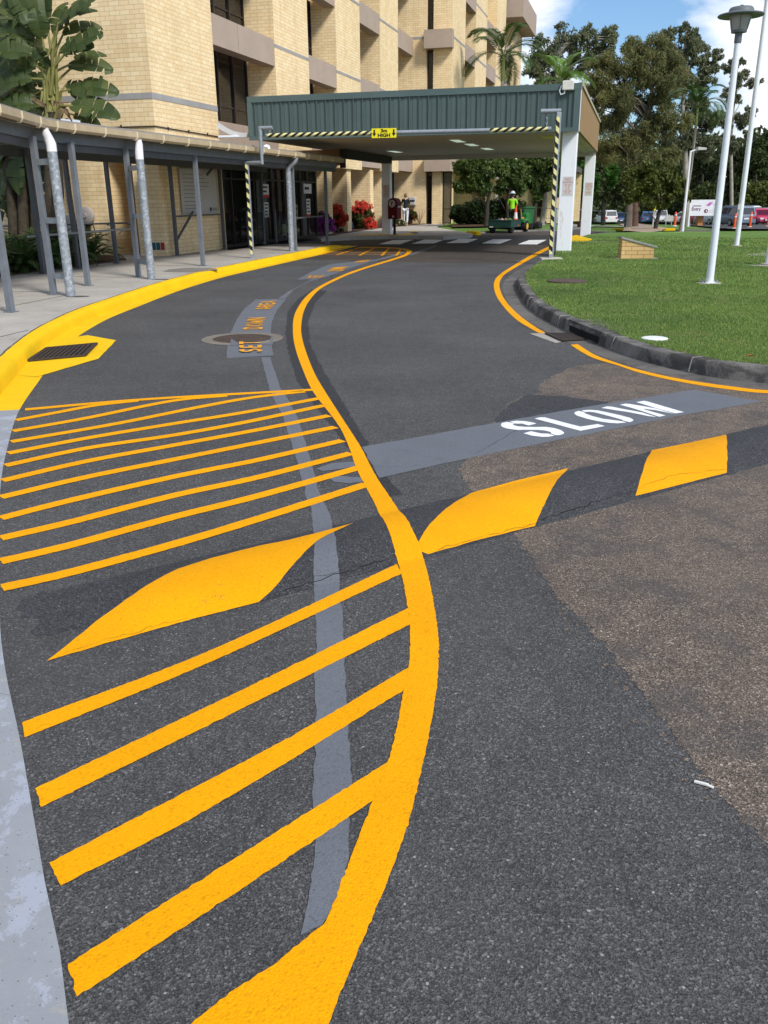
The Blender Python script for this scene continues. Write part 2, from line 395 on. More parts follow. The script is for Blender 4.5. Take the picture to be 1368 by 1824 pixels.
struct(sheet('road_patch', dens(P(dk, .006, FL), .01, mn=.03), .006, m_hump, hf=FL))
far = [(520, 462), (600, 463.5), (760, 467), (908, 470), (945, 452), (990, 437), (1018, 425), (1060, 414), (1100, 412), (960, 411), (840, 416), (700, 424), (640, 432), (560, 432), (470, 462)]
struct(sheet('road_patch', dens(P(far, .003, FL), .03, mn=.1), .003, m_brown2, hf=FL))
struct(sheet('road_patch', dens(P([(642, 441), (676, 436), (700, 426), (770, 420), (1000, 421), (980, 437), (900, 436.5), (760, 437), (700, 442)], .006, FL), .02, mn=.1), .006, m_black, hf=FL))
lt = [(420, 487), (480, 480), (585, 474), (640, 483), (760, 482), (900, 485), (890, 492), (760, 489), (620, 490), (470, 491), (425, 493)]
struct(sheet('road_patch', dens(P(lt, .003, FL), .02, mn=.1), .003, asphalt('asphalt_light', (.04, .04, .042), (.085, .086, .088), (.2, .2, .2)), hf=FL))
# smudge at the end of the hump
struct(sheet('road_patch', dens(P([(38, 1068), (75, 1052), (118, 1060), (132, 1100), (106, 1140), (62, 1132), (36, 1100)], .003), .022, mn=.02), .003, m_hump, hf=gz, grid=.05))
# ------------------------------------------------------------------ left kerb, gutter, footpath
A_ = [(.35, -1.5), (-.22, .2), (-.671, 1.324), (-.869, 1.726), (-1.139, 2.27), (-1.575, 3.147), (-2.262, 4.797), (-2.669, 5.919), (-3.003, 6.967), (-3.30, 8.2), (-3.58, 9.4), (-3.82, 10.7), (-3.95, 12.0), (-3.985, 13.0), (-3.945, 14.2), (-3.889, 15.724), (-3.784, 17.3), (-3.48, 19.729), (-2.958, 22.266), (-1.873, 27.255), (-.835, 32.25)]
AL = catmull([Vector(a) for a in A_], .12)
def kerbprof(line, za, zb, i0, i1, name, mats, front=.03, wid=.15, gut=.25, side=1, zt=Z0, end0=None, end1=None, gdip=.0):
    ln = line[i0:i1]; cols = [(0, .0015), (gut*side, gdip+.004), ((gut+front*.4)*side, zt*.55), ((gut+front)*side, zt-.015), ((gut+front+.02)*side, zt), ((gut+front+wid)*side, zt+.003), ((gut+front+wid)*side, -.1)]
    R = [offset(ln, d) for d, _ in cols]; m = MB(); n = len(ln); vs = []
    for j, (d, z) in enumerate(cols):
        for i in range(n):
            k_ = 1.
            if end1 and j >= 2: k_ = 1-sm(n-end1, n-1, i)*.93
            if end0 and j >= 2: k_ *= sm(0, end0, i)*.93+.07
            vs.append((R[j][i].x, R[j][i].y, z*k_ if z > 0 else z))
    fs = [(j*n+i, j*n+i+1, (j+1)*n+i+1, (j+1)*n+i) for j in range(len(cols)-1) for i in range(n-1)]
    m.add(vs, fs); return struct(m.build(name, mats, smooth=True))
iy = min(range(len(AL)), key=lambda i: abs(AL[i].y-6.99))
kerbprof(AL, 0, 0, 0, iy+1, 'kerb', m_gut)
kerbprof(AL, 0, 0, iy, len(AL), 'kerb', m_kyel, end1=22)
# footpath sheet behind the kerb
DL = offset(AL, .43)
fp = [p for p in DL if p.y > -1.4]
def Lp(u, s): return L(u, s).to_2d()
foot = fp[:-18]+[Lp(1.9, 6.9), Lp(.6, 6.6), Lp(.6, 3.0), Lp(-9, 3.0), Vector((-22, 26)), Vector((-22, -2))]
struct(sheet('footpath', foot, Z0, m_foot, skirt=.3, hf=FL))
# entrance threshold is flush; second footpath beyond it
fp2 = P([(572, 424), (635, 421), (690, 420), (747, 420), (790, 421), (836, 418.5), (842, 416), (812, 411), (775, 404.5), (790, 399), (805, 394)], Z0, FL)+[Lp(1.2, 29), Lp(-1.2, 29), Lp(-1.2, 12.9), Lp(.2, 12.9)]
struct(sheet('footpath', fp2, Z0, m_foot, skirt=.3, hf=FL))
# joint lines in the footpath
jm = MB()
for a, b in (((0, 549), (112, 527)), ((0, 600), (50, 588))):
    p, q = G(*a, Z0+.002, FL), G(*b, Z0+.002, FL); jm.bar(p, q, .012, .004)
for s in (-12, -9.3, -6.4, -3.3, -.2, 2.8): jm.bar(L(.2, s, Z0+.001), L(3.15, s-.1, Z0+.001), .01, .004)
struct(jm.build('footpath_joint', M('joint_dark', (.07, .065, .06), .9)))
# damp patches at the foot of the downpipes
for x, y in ((138, 528), (285, 497.5)):
    c = G(x, y, Z0+.002, FL); pl = [c.to_2d()+Vector((math.cos(a)*.21*random.uniform(.8, 1.1), math.sin(a)*.12*random.uniform(.8, 1.1))) for a in np.linspace(0, 2*PI, 14)[:-1]]
    struct(sheet('footpath_stain', pl, Z0+.002, M('stain', (.075, .07, .065), .9), hf=FL))
pl = [G(x, y, Z0+.002, FL).to_2d() for x, y in ((300, 480), (330, 477), (375, 477), (390, 480), (360, 484), (320, 485), (290, 484))]
struct(sheet('footpath_stain', dens(pl, .02, mn=.05), Z0+.0025, M('stain2', (.21, .19, .165), .9), hf=FL))
# ------------------------------------------------------------------ drain with yellow apron, left
dr = thing('storm_drain', 'iron grated storm drain set in a yellow painted apron at the left kerb', 'drain', G(118, 632, 0, FL))
sheet('apron', dens(P([(66, 671), (164, 642), (175, 639), (207, 606), (156, 597), (125, 601), (95, 606), (40, 640), (30, 668)], .014, FL), .003), .014, m_kyel, dr, hf=FL)
gp = P([(83, 622), (173, 613.5), (152, 635), (50, 644.5)], .016, FL)
sheet('pit', gp, .017, m_void, dr, hf=FL)
gm = MB(); a0, a1, a2, a3 = [Vector((*p, .022)) for p in gp]
for i in range(11):
    t = (i+.5)/11; gm.bar(a0.lerp(a1, t), a3.lerp(a2, t), .028, .014)
for p, q in ((a0, a1), (a3, a2), (a0, a3), (a1, a2)): gm.bar(p, q, .022, .017)
gm.build('grate', m_grate, dr)
ia = min(range(len(AL)), key=lambda i: abs(AL[i].y-8.35)); ib = min(range(len(AL)), key=lambda i: abs(AL[i].y-9.25))
inl = MB(); fa, fb = offset(AL, .262)[ia], offset(AL, .262)[ib]
inl.quad((*fa, .012), (*fb, .012), (*(fb+Vector((-.008, 0))), .09), (*(fa+Vector((-.008, 0))), .09)); inl.build('inlet', m_void, dr)
# ------------------------------------------------------------------ right kerb and lawn
K_ = [(12, 6.35), (8, 6.45), (6, 6.65), (4.9, 6.95), (4.1, 7.28), (3.496, 7.708), (3.079, 8.067), (2.69, 8.921), (2.469, 10.11), (2.30, 11.6), (2.25, 13.3), (2.40, 15.3), (2.63, 17.3), (3.05, 19.3), (3.62, 21.3), (4.45, 23.7), (5.3, 26.2), (5.95, 28.2)]
KL = catmull([Vector(a) for a in K_], .12)
def kerb_r():
    cols = [(-.26, .001), (0, .003), (.015, .08), (.03, Z0-.012), (.05, Z0+.002), (.17, Z0+.004), (.17, -.1)]
    n = len(KL); m = MB(); vs = []
    for j, (d, z) in enumerate(cols):
        ln = offset(KL, -d)
        for i, p in enumerate(ln):
            q = Z0 if False else z
            if j >= 2 and z > 0: q = z*(1-.82*sm(16.5, 20., KL[i].y)*(1 if KL[i].x < 9 else 0))
            vs.append((p.x, p.y, q+(random.gauss(0, .003) if 2 <= j <= 5 else 0)))
    b0 = 0
    fg = [(j*n+i, j*n+i+1, (j+1)*n+i+1, (j+1)*n+i) for j in range(1) for i in range(n-1)]
    fk = [(j*n+i, j*n+i+1, (j+1)*n+i+1, (j+1)*n+i) for j in range(1, len(cols)-1) for i in range(n-1)]
    m.add(vs, fg, 0); m.f += fk; m.mi += [1]*len(fk)
    return struct(m.build('kerb', [m_gutr, m_kerb], smooth=True))
kerb_r()
kj = MB()
for y in (8.3, 9.6, 11.5, 13.6, 15.8):
    i = min(range(len(KL)), key=lambda i: abs(KL[i].y-y)); p = KL[i]; t = (KL[i+1]-KL[i-1]).normalized(); nn = Vector((t.y, -t.x))
    kj.bar((*(p-nn*.0), .01), (*(p+nn*.028), Z0-.005), .012, .012); kj.bar((*(p+nn*.028), Z0+.003), (*(p+nn*.17), Z0+.004), .012, .008)
struct(kj.build('kerb_joint', M('joint_light', (.30, .28, .25), .9)))
KB = offset(KL, -.165)
edge = [p for p in KB if p.x < 12]
lawn_px = [(1018, 430.5), (1032, 422.5), (1048, 417.5), (1080, 414.8), (1130, 413.4), (1240, 412.2), (1368, 411.5), (1700, 410)]
tL = lambda x, y: terr(x, y)
def Pt(pts, dz): return [G(x, y, dz, tL).to_2d() for x, y in pts]
lawn = [p for p in edge if p.y < 23.6]+[G(994, 441.5, Z0, FL).to_2d()]+Pt(lawn_px, Z0)+[Vector((38, 30)), Vector((38, 6.5))]
struct(sheet('lawn', lawn, Z0, m_grass, grid=1.2, skirt=.25, hf=tL))
# verge and further lawns
ZV = .08
verge = Pt([(842, 417.4), (868, 415), (957, 411.8), (1000, 411.2), (1100, 411.2), (1200, 410.8), (1290, 410.2)], 0)
v2 = verge+[Vector((32, 72)), Vector((40, 160)), Vector((-6, 160)), Vector((1.0, 60))]+P([(774, 403), (812, 411.3)], Z0, FL)
struct(sheet('verge', v2, ZV, m_grass, grid=2.5, skirt=.2, hf=tL))
vk = MB()
vv = [Vector((p.x, p.y, tL(p.x, p.y))) for p in catmull(verge, .7)]
for a, b in zip(vv[:-1], vv[1:]): vk.bar(a+Vector((0, -.06, -.02)), b+Vector((0, -.06, -.02)), .13, .2)
struct(vk.build('kerb', M('kerb_far', (.2, .185, .165), .9, .25)))
def gpath(name, px, dz, mat_, jit=.05): return struct(sheet(name, dens(Pt(px, dz), jit, mn=.3), dz, mat_, grid=2.5, hf=tL))
gpath('path', [(1110, 411), (1180, 411), (1188, 405.5), (1165, 402), (1135, 397.5), (1110, 393), (1082, 388.5), (1072, 389), (1090, 393), (1102, 398), (1112, 404)], Z0+.02, m_dirt)
gpath('path', [(1000, 398), (1060, 401.5), (1120, 403), (1120, 404.2), (1060, 402.8), (1000, 399)], Z0+.03, m_conc, .01)
cpk = Pt([(1292, 408.5), (1150, 405.0), (1175, 399.8), (1210, 397.4), (1290, 396.5), (1368, 396), (1700, 396), (1700, 409)], Z0+.04)
gpath('car_park', [(1300, 407.5), (1240, 401.8), (1210, 398.8), (1240, 396.2), (1368, 394), (1700, 393), (1700, 409)], Z0+.05, m_asph)
gpath('footpath', [(1018, 430.2), (1055, 429.2), (1105, 431), (1105, 431.7), (1055, 430.3), (1018, 431)], Z0+.004, m_conc, 0)
gpath('bare_patch', [(1330, 452.5), (1368, 450), (1420, 451), (1420, 457), (1368, 456.5), (1342, 455.5)], Z0+.01, m_conc)
gpath('bare_patch', [(1328, 472.5), (1368, 471), (1420, 471), (1420, 474.5), (1366, 475)], Z0+.01, m_conc)
# yellow kerb pieces
def kerbblock(label, px, h=.15, w=.3, name='kerb_block'):
    a, b = G(*px[0], 0.01, tL), G(*px[1], 0.01, tL); d = (b-a).normalized(); n = Vector((d.y, -d.x, 0)); m = MB()
    poly = [a-n*w/2, a+n*w/2, b+n*w/2, b-n*w/2]; up = Vector((0, 0, h))
    vs = [p for p in poly]+[p.lerp((a+b)/2, .06)+up for p in poly]; m.add(vs, [(3, 2, 1, 0), (4, 5, 6, 7)]+[(i, (i+1) % 4, 4+(i+1) % 4, 4+i) for i in range(4)])
    o = m.build(name, m_kyel, origin=(a+b)/2, bevel=.02); return setp(o, label, 'kerb', 'yellow kerb ends')
kerbblock('yellow kerb end just left of the far path', [(1091, 411.2), (1123, 411.4)], .17, .3)
kerbblock('yellow kerb end just right of the far path', [(1171, 411.2), (1203, 411.0)], .17, .3)
kerbblock('yellow kerb end beside the far end of the crossing near the garden trailer', [(839, 419), (848, 418.7)], .17, .8)
kt = sheet('kerb_block', P([(1017, 430.4), (1018, 423), (1026, 421), (1054, 428.4), (1046, 430.4)], .13, FL), .185, m_kyel, None, hf=FL, skirt=.18)
setp(kt, 'yellow painted wedge of kerb on the grass behind the white pillar', 'kerb')
kd = thing('kerb_nib', 'dark curved kerb nib with yellow painted ends below the red postbox', 'kerb', G(726, 423, 0, FL))
kl = catmull([G(x, y, 0, FL).to_2d() for x, y in ((640, 424), (672, 424), (704, 426), (722, 425), (736, 423.5), (746, 420.5), (743, 418))], .15)
def nib(i0, i1, mat_, nm):
    ln = kl[i0:i1]; a = offset(ln, .3); m = MB(); n = len(ln)
    vs = [(*p, 0) for p in ln]+[(*(p.lerp(q, .12)), .15) for p, q in zip(ln, a)]+[(*q, .16) for q in a]
    m.add(vs, [(j*n+i, j*n+i+1, (j+1)*n+i+1, (j+1)*n+i) for j in range(2) for i in range(n-1)]); m.build(nm, mat_, kd)
q = len(kl); nib(0, int(q*.64), m_kyel, 'yellow_end'); nib(int(q*.64)-1, int(q*.9), m_kerb, 'kerb_stone'); nib(int(q*.9)-1, q, m_kyel, 'yellow_end')
# ------------------------------------------------------------------ right drain
rd = thing('storm_drain', 'storm drain with a dark kerb slot and iron grate at the edge of the lawn', 'drain', G(1010, 602, 0, FL))
sheet('apron', dens(P([(943, 594), (972, 593), (1000, 609), (990, 611)], .012, FL), .004), .012, m_conc, rd, hf=FL)
gp = P([(972, 595), (1012, 596), (1040, 606), (1000, 608)], .012, FL); sheet('pit', gp, .013, m_void, rd, hf=FL)
gm = MB(); a0, a1, a2, a3 = [Vector((*p, .018)) for p in gp]
for i in range(9): t = (i+.5)/9; gm.bar(a0.lerp(a3, t), a1.lerp(a2, t), .03, .012)
for p_, q_ in ((a0, a1), (a3, a2), (a0, a3), (a1, a2)): gm.bar(p_, q_, .025, .015)
gm.build('grate', m_grate, rd)
sl = MB()
idx = [i for i in range(len(KL)) if 9.95 < KL[i].y < 10.95 and KL[i].x < 4]
o1 = offset(KL, -.013); o2 = offset(KL, .004)
for i in idx[:-1]: sl.quad((*o2[i], .02), (*o2[i+1], .02), (*o2[i+1], .095), (*o2[i], .095))
sl.build('inlet', m_void, rd)
lt_ = MB(); bo = offset(KL, -.1); ci = idx[len(idx)//2]
t_ = (KL[ci+1]-KL[ci-1]).normalized(); nn = Vector((t_.y, -t_.x)); cc = KL[ci]+nn*.2
lt_.prism([(*(cc-t_*.62-nn*.17), Z0-.05), (*(cc+t_*.62-nn*.17), Z0-.05), (*(cc+t_*.5+nn*.17), Z0-.05), (*(cc-t_*.5+nn*.17), Z0-.05)], (0, 0, 0), (0, 0, .062)); lt_.build('lintel', m_kerb, rd, bevel=.008)
# ------------------------------------------------------------------ speed hump
hp = [HA+HD*a+HN*b for a, b in ((-.33, -HW), (7.5, -HW), (7.5, HW), (-.33, HW))]
hb = thing('speed_hump', 'low asphalt speed hump crossing the drive with yellow painted fins', 'speed hump', (*HA, 0))
hs = sheet('ridge', dens(hp, .004, mn=.03), .0045, m_hump, hb, grid=.045)
def fin(px, jit=.0014):
    sheet('yellow_fin', dens(P(px, .008), jit, mn=.02), .008, m_yelw, hb, grid=.035)
fin([(630, 931), (572, 947), (512, 962), (461, 972), (379, 993), (317, 1013), (276, 1034), (225, 1067), (169, 1108), (113, 1154), (83, 1177), (205, 1141), (333, 1105), (461, 1072), (491, 1044), (527, 1000), (563, 964)])
fin([(745, 966), (760, 941), (780, 918.6), (808, 896), (839, 878), (926, 854), (1011.6, 834), (993, 854), (973, 890.6), (959, 921), (952.6, 937), (853, 961), (763, 987), (747, 981)])
fin([(1161.5, 802), (1293.5, 774), (1294.5, 842), (1132, 883), (1142, 848), (1150, 823)])
fin([(1430, 745), (1560, 715), (1560, 770), (1425, 808)])
# ------------------------------------------------------------------ painted markings
# black-out strip along both sides of the lane line
bo_r = [(588, 660), (567, 644), (552, 610), (549, 573), (561, 540), (582, 518)]
bo = [(582, 518), (561, 540), (549, 573), (552, 610), (567, 644), (601, 700), (628, 745), (656, 792), (690, 850), (716, 880), (690, 885), (640, 820), (590, 760), (545, 700), (530, 680), (515, 632), (508, 592), (513, 555), (530, 533), (556, 515)]
struct(sheet('road_patch', dens(P(bo, .0035, FL), .006), .0035, m_black, hf=FL))
gl = thing('road_line', 'old lane line painted over in grey, crossed by the yellow stripes', 'road marking', G(560, 1100, 0, FL))
Lf = [(465, 636.5), (480, 693), (484, 703.5), (504, 742), (517, 783), (530, 824), (542.5, 875), (555, 911), (560, 967), (558, 1018), (560, 1059), (563, 1105), (564, 1147), (558.5, 1205), (564, 1264), (561, 1334), (555.6, 1410), (564, 1474), (561, 1521), (550, 1597), (535, 1666)]
Rt = [(481, 636.5), (500, 692), (509, 703.5), (530, 742), (542.5, 783), (555, 824), (568, 875), (588, 916), (599, 972), (604, 1018), (606, 1059), (611, 1095), (611, 1129), (614, 1194), (617, 1240), (623, 1334), (627, 1392), (623, 1462), (621, 1533), (602, 1597), (573, 1648)]
sheet('grey_band', dens(P(Lf+Rt[::-1], .0065), .0025), .0065, m_grey, gl, grid=.06)
sheet('grey_band', dens(P([(495, 533), (512, 520), (540, 506), (555, 498), (574, 494), (567, 497), (552, 501), (524, 515), (507, 533)], .0065, FL), .003), .0065, m_grey, gl, hf=FL)
sheet('grey_band', dens(P([(655, 466.5), (690, 456.5), (719, 448.5), (722, 450), (694, 459), (664, 466)], .0065, FL), .004), .0065, m_grey, gl, hf=FL)
sheet('grey_band', dens(P([(728, 453.5), (752, 445), (775, 437.3), (778, 438.2), (756, 446.5), (732, 455)], .0095, FL), .004), .0095, m_grey, gl, hf=FL)
for px in ([(563, 835), (590, 825), (631, 822), (634, 830), (600, 836), (575, 839)], [(578, 845), (610, 848), (644, 850), (648, 858), (620, 861), (595, 858)]):
    sheet('grey_smear', dens(P(px, .0065, FL), .003), .0065, m_grey, gl, hf=FL)
def letter_strokes(ch):
    arc = lambda cx, cy, rx, ry, a0, a1, n=8: [(cx+rx*math.cos(math.radians(a0+(a1-a0)*i/n)), cy+ry*math.sin(math.radians(a0+(a1-a0)*i/n))) for i in range(n+1)]
    return {'S': [arc(.5, .73, .36, .20, 25, 170)+arc(.5, .73, .36, .21, 185, 250, 4)+[(.5, .5), (.62, .46)], [(.68, .44)]+arc(.5, .27, .36, .21, 55, -60, 6), arc(.5, .27, .36, .20, -85, -160, 5)],
            'L': [[(.16, 1), (.16, .16)], [(.08, .07), (.95, .07)]],
            'O': [arc(.5, .5, .36, .43, 110, 250, 12), arc(.5, .5, .36, .43, 70, -70, 12)],
            'W': [[(.03, 1), (.26, .04)], [(.32, .1), (.5, .75)], [(.5, .75), (.68, .1)], [(.74, .04), (.97, 1)]],
            'E': [[(.16, 1), (.16, 0)], [(.3, .93), (.9, .93)], [(.3, .5), (.75, .5)], [(.3, .07), (.9, .07)]],
            'T': [[(.05, .93), (.95, .93)], [(.5, .84), (.5, 0)]],
            'D': [[(.16, 1), (.16, 0)], [(.28, .93), (.5, .93)]+arc(.5, .62, .34, .31, 80, 0, 5)+arc(.5, .38, .34, .31, 0, -80, 5)+[(.5, .07), (.28, .07)]],
            'N': [[(.14, 0), (.14, 1)], [(.22, .93), (.78, .07)], [(.86, 0), (.86, 1)]],
            'A': [[(.05, 0), (.44, 1)], [(.56, 1), (.95, 0)], [(.34, .32), (.66, .32)]],
            'R': [[(.16, 0), (.16, 1)], [(.28, .93), (.55, .93)]+arc(.55, .73, .28, .2, 70, -70, 6)+[(.5, .5), (.28, .5)], [(.5, .44), (.88, 0)]]}[ch]
def word(text, quad, dz, mat_, parent, tw=.17, hf=gz, gp=.2):
    """quad = base-left, base-right, top-right, top-left in photo pixels"""
    q = [G(*p, dz, hf) for p in quad]; n = len(text); pitch = 1./n; gap = gp
    wd = ((q[1]-q[0]).length)/n*(1-gap); hgt = (q[3]-q[0]).length; th = tw*min(wd*1.25, hgt)
    def mp(i, x, y): t = (i+gap/2+x*(1-gap))*pitch; return (q[0].lerp(q[1], t)).lerp(q[3].lerp(q[2], t), y).to_2d()
    for i, ch in enumerate(text):
        polys = []
        for st in letter_strokes(ch):
            cl = [mp(i, x, y) for x, y in st]; a = offset(cl, th/2); b = offset(cl, -th/2); polys.append(a+b[::-1])
        m = MB()
        for pl in polys:
            h = len(pl)//2; vs = [(p.x, p.y, hf(p.x, p.y)+dz) for p in pl]
            m.add([(x, y, z+.0004*polys.index(pl)) for x, y, z in vs], [(j, j+1, 2*h-2-j, 2*h-1-j) for j in range(h-1)])
        me = m.mesh('letter')
        if sum(p.normal.z*p.area for p in me.polygons) < 0: me.flip_normals()
        link('letter', me, mat_, parent)
sl = thing('road_lettering', 'white stencilled SLOW on a broad grey band across the drive', 'road marking', G(1000, 760, 0, FL))
sheet('grey_band', dens(P([(1234.5, 694), (1358, 715), (1217.6, 739), (987, 785), (830, 817), (676, 851), (645, 796), (800, 768), (1000, 732)], .0065, FL), .003), .0065, m_grey, sl, hf=FL)
z1_ = lambda p: [(880+x/7.6, 700+y/7.6) for x, y in p]
z2_ = lambda p: [(1010+x/6.218, 700+y/6.218) for x, y in p]
for polys in (
    [z1_([(215, 387), (300, 376), (420, 380), (520, 398), (578, 413), (470, 438), (430, 430), (380, 413), (320, 415), (285, 413)]), z1_([(170, 392), (110, 405), (90, 432), (110, 458), (180, 482), (320, 500), (420, 498), (600, 500), (690, 508), (760, 525), (775, 540), (765, 545), (830, 570), (880, 571), (940, 555), (948, 532), (910, 505), (820, 475), (700, 458), (560, 460), (430, 458), (320, 450), (265, 435), (252, 428), (275, 413), (230, 400)]), z1_([(398, 545), (500, 517), (560, 530), (640, 548), (735, 550), (822, 577), (740, 592), (650, 593), (520, 578)])],
    [[(952.1, 745.4), (961.6, 743.2), (970.1, 743.2), (1034, 759.8), (1064.7, 755.2), (1077.5, 758.7), (1034, 767.3)]],
    [z2_([(130, 198), (90, 210), (80, 228), (110, 250), (220, 285), (330, 310), (460, 330), (560, 336), (660, 327), (610, 312), (520, 300), (400, 285), (280, 255), (190, 222), (195, 212)]), z2_([(160, 192), (250, 186), (340, 192), (450, 215), (600, 248), (700, 275), (738, 298), (720, 315), (690, 323), (620, 305), (610, 295), (520, 270), (400, 238), (300, 213), (240, 207), (200, 210)])],
    [z2_([(380, 165), (440, 148), (490, 150), (830, 215), (995, 266), (900, 256), (700, 215)]), z2_([(585, 130), (650, 117), (700, 122), (860, 148), (1000, 175), (1185, 230), (1140, 222), (980, 190), (860, 175), (850, 180), (1092, 248), (1020, 263), (830, 200), (700, 160)]), z2_([(765, 100), (850, 86), (880, 90), (1295, 212), (1200, 226), (960, 160)])]):
    sheet('letter', [dens(P(p, .011, FL), .0012) for p in polys], .011, m_white, sl, hf=FL)
w1 = thing('road_lettering', 'orange SET DOWN AREA stencil on the grey band beside the manhole', 'road marking', G(450, 590, 0, FL))
sheet('grey_band', dens(P([(455, 533.6), (509.5, 532), (493.5, 552), (483, 577), (482, 595), (484, 616.5), (487, 633), (403.6, 638), (406, 610), (411, 592), (421, 570), (435, 550)], .0065, FL), .003), .0065, m_grey, w1, hf=FL)
m_or = paint('paint_orange', (.80, .36, .03), (.145, .156, .174), .66)
word('SET', [(466.5, 629), (464, 608.5), (427, 609), (428, 629)], .0185, m_or, w1, .21, FL)
word('DOWN', [(466.5, 588), (473.5, 565.5), (442, 566.5), (433, 588.5)], .0105, m_or, w1, .2, FL)
word('AREA', [(482, 551), (493.5, 536.2), (466.5, 537), (453.6, 552.5)], .0105, m_or, w1, .2, FL)
w2 = thing('road_lettering', 'faint orange SET DOWN AREA stencil on the far end of the grey lane band', 'road marking', G(600, 480, 0, FL))
sheet('grey_band', dens(P([(529, 498), (555, 484), (586, 471), (628.6, 466), (667, 462), (656, 467.6), (616, 480), (579.5, 493.7), (561, 497)], .0068, FL), .004), .0068, m_grey, w2, hf=FL)
word('SET', [(572, 495), (580, 489.5), (552, 491), (546.5, 496)], .0105, m_or, w2, .21, FL)
word('DOWN', [(610, 483), (620, 475), (592, 477), (582, 484)], .0105, m_or, w2, .2, FL)
word('AREA', [(648.6, 467.6), (661, 463), (639, 464.5), (628.6, 468.2)], .0105, m_or, w2, .2, FL)
# yellow hatched area with its border line
hz = thing('hatched_marking', 'yellow hatched no stopping area bordered by a thick curving yellow line', 'road marking', G(600, 900, 0, FL))
Rr = [(585, 1824), (629, 1714), (667, 1626), (702, 1539), (731, 1451), (754, 1357), (772, 1264), (781, 1188), (779, 1117), (766, 1039), (752, 986), (737.6, 949.5), (721, 919), (704, 899), (670, 848), (642, 795), (615, 753), (581, 700), (561, 666), (546, 629), (538, 601), (536.5, 580), (541, 555), (552, 534), (570, 515), (595, 501), (625.5, 487.5), (662, 475), (702, 463), (724, 455.5), (733, 449.5), (733, 446.5), (724, 443.6), (705, 441.3), (680, 440), (640, 440)]
Ll = [(640, 441.5), (680, 441.5), (704, 442.8), (718, 445), (724, 447.2), (724, 449.5), (719, 453.5), (702, 459.8), (662, 472), (622.5, 485), (586, 501), (561, 515), (543, 530.5), (530, 549), (523, 567), (522, 595), (527, 623), (540, 659.5), (558, 698), (600, 753), (620, 792), (634, 832), (650.5, 865), (670, 902), (684, 927), (704, 983), (715, 1022), (726, 1080), (730, 1112), (729, 1182), (719, 1229), (705, 1305), (690, 1357), (665, 1425), (649, 1463), (620, 1539), (591, 1617), (576, 1647), (538, 1676), (485, 1720), (409, 1767), (340, 1824)]
bl = [G(x, y, .0095) for x, y in ((250, 1880), (330, 1950), (560, 1880))]
smR = catmull([G(x, y, .0095).to_2d() for x, y in Rr], .05); smL = catmull([G(x, y, .0095).to_2d() for x, y in Ll[:-5]], .05)
edge_poly = smR+smL+[G(x, y, .0095).to_2d() for x, y in Ll[-5:]]+[b.to_2d() for b in bl]
sheet('border_line', dens(edge_poly, .0013, .004, mn=.012), .0095, m_yel, hz, grid=.05)
def stripe(top, bot, jit=.0013):
    pick = lambda a: [a[0], a[len(a)//2], a[-1]]
    pl = catmull(P(pick(top), .0095), .04)+catmull(P(pick(bot), .0095), .04)[::-1]
    sheet('stripe', dens(pl, jit, .004, mn=.012), .0085, m_yel, hz, grid=.06)
stripe([(40, 1286), (88, 1275), (234, 1214), (380, 1155.6), (509, 1100), (600, 1049), (707, 1004)], [(44, 1313), (117, 1296), (246, 1231.6), (374, 1179), (544, 1100), (600, 1071), (716, 1021)])
stripe([(62.6, 1404), (76, 1399), (234, 1319), (374, 1258), (497, 1196.5), (585, 1150), (702, 1096), (728, 1082)], [(73, 1437), (129, 1413), (251.5, 1345.6), (374, 1290), (497, 1223), (614, 1161), (732, 1111)])
stripe([(88, 1536), (228, 1462.6), (374, 1392), (509, 1316), (620, 1246), (731, 1186)], [(108, 1577), (175, 1541.5), (269, 1489), (374, 1439), (497, 1369), (620, 1287), (723, 1227)])
stripe([(121, 1717), (210.5, 1655.6), (351, 1568), (485, 1486), (585, 1421.6), (692, 1356)], [(137, 1775), (222, 1726), (327.5, 1652.6), (409, 1597), (509, 1527), (608, 1460), (668, 1423)])
U = [[(88, 135), (500, 100), (1092, 66)], [(55, 172), (200, 145), (330, 121), (480, 104)], [(45, 210), (300, 165), (600, 105), (790, 87)], [(38, 247), (400, 185), (700, 125), (880, 93), (1060, 72)],
     [(28, 287), (300, 235), (600, 185), (850, 145), (1112, 96)], [(18, 330), (300, 270), (600, 225), (850, 180), (1128, 121)], [(8, 382), (300, 315), (600, 260), (900, 205), (1145, 156)],
     [(3, 440), (300, 370), (600, 310), (900, 250), (1168, 196)], [(2, 513), (250, 450), (600, 370), (900, 310), (1192, 243)], [(3, 582), (250, 525), (600, 435), (900, 370), (1222, 287)],
     [(3, 663), (250, 605), (600, 510), (900, 435), (1250, 337)], [(8, 755), (250, 700), (600, 605), (900, 515), (1276, 395)]]
for i, u in enumerate(U):
    cl = catmull([G(x/1.954, 660+y/1.954, .0095).to_2d() for x, y in u], .05)
    sheet('stripe', dens(offset(cl, .043)+offset(cl, -.043)[::-1], .0013, .004, mn=.012), .0078+.0005*(i % 3), m_yel, hz, grid=.07 if i > 6 else None)
# far hatching at the tip
for a, b in (((575, 452.5), (716, 453)), ((590, 449.5), (722, 449.5)), ((605, 447), (722, 447)), ((620, 444.5), (715, 444.6)), ((640, 442.5), (700, 442.5)), ((640, 455), (668, 441)), ((600, 454), (640, 441)), ((570, 454), (612, 442)), ((680, 455), (694, 441)), ((706, 455), (714, 444))):
    cl = [G(*a, .0095, FL).to_2d(), G(*b, .0095, FL).to_2d()]; sheet('stripe', dens(offset(cl, .04)+offset(cl, -.04)[::-1], .004, mn=.1), .0098, m_yel, hz, hf=FL)
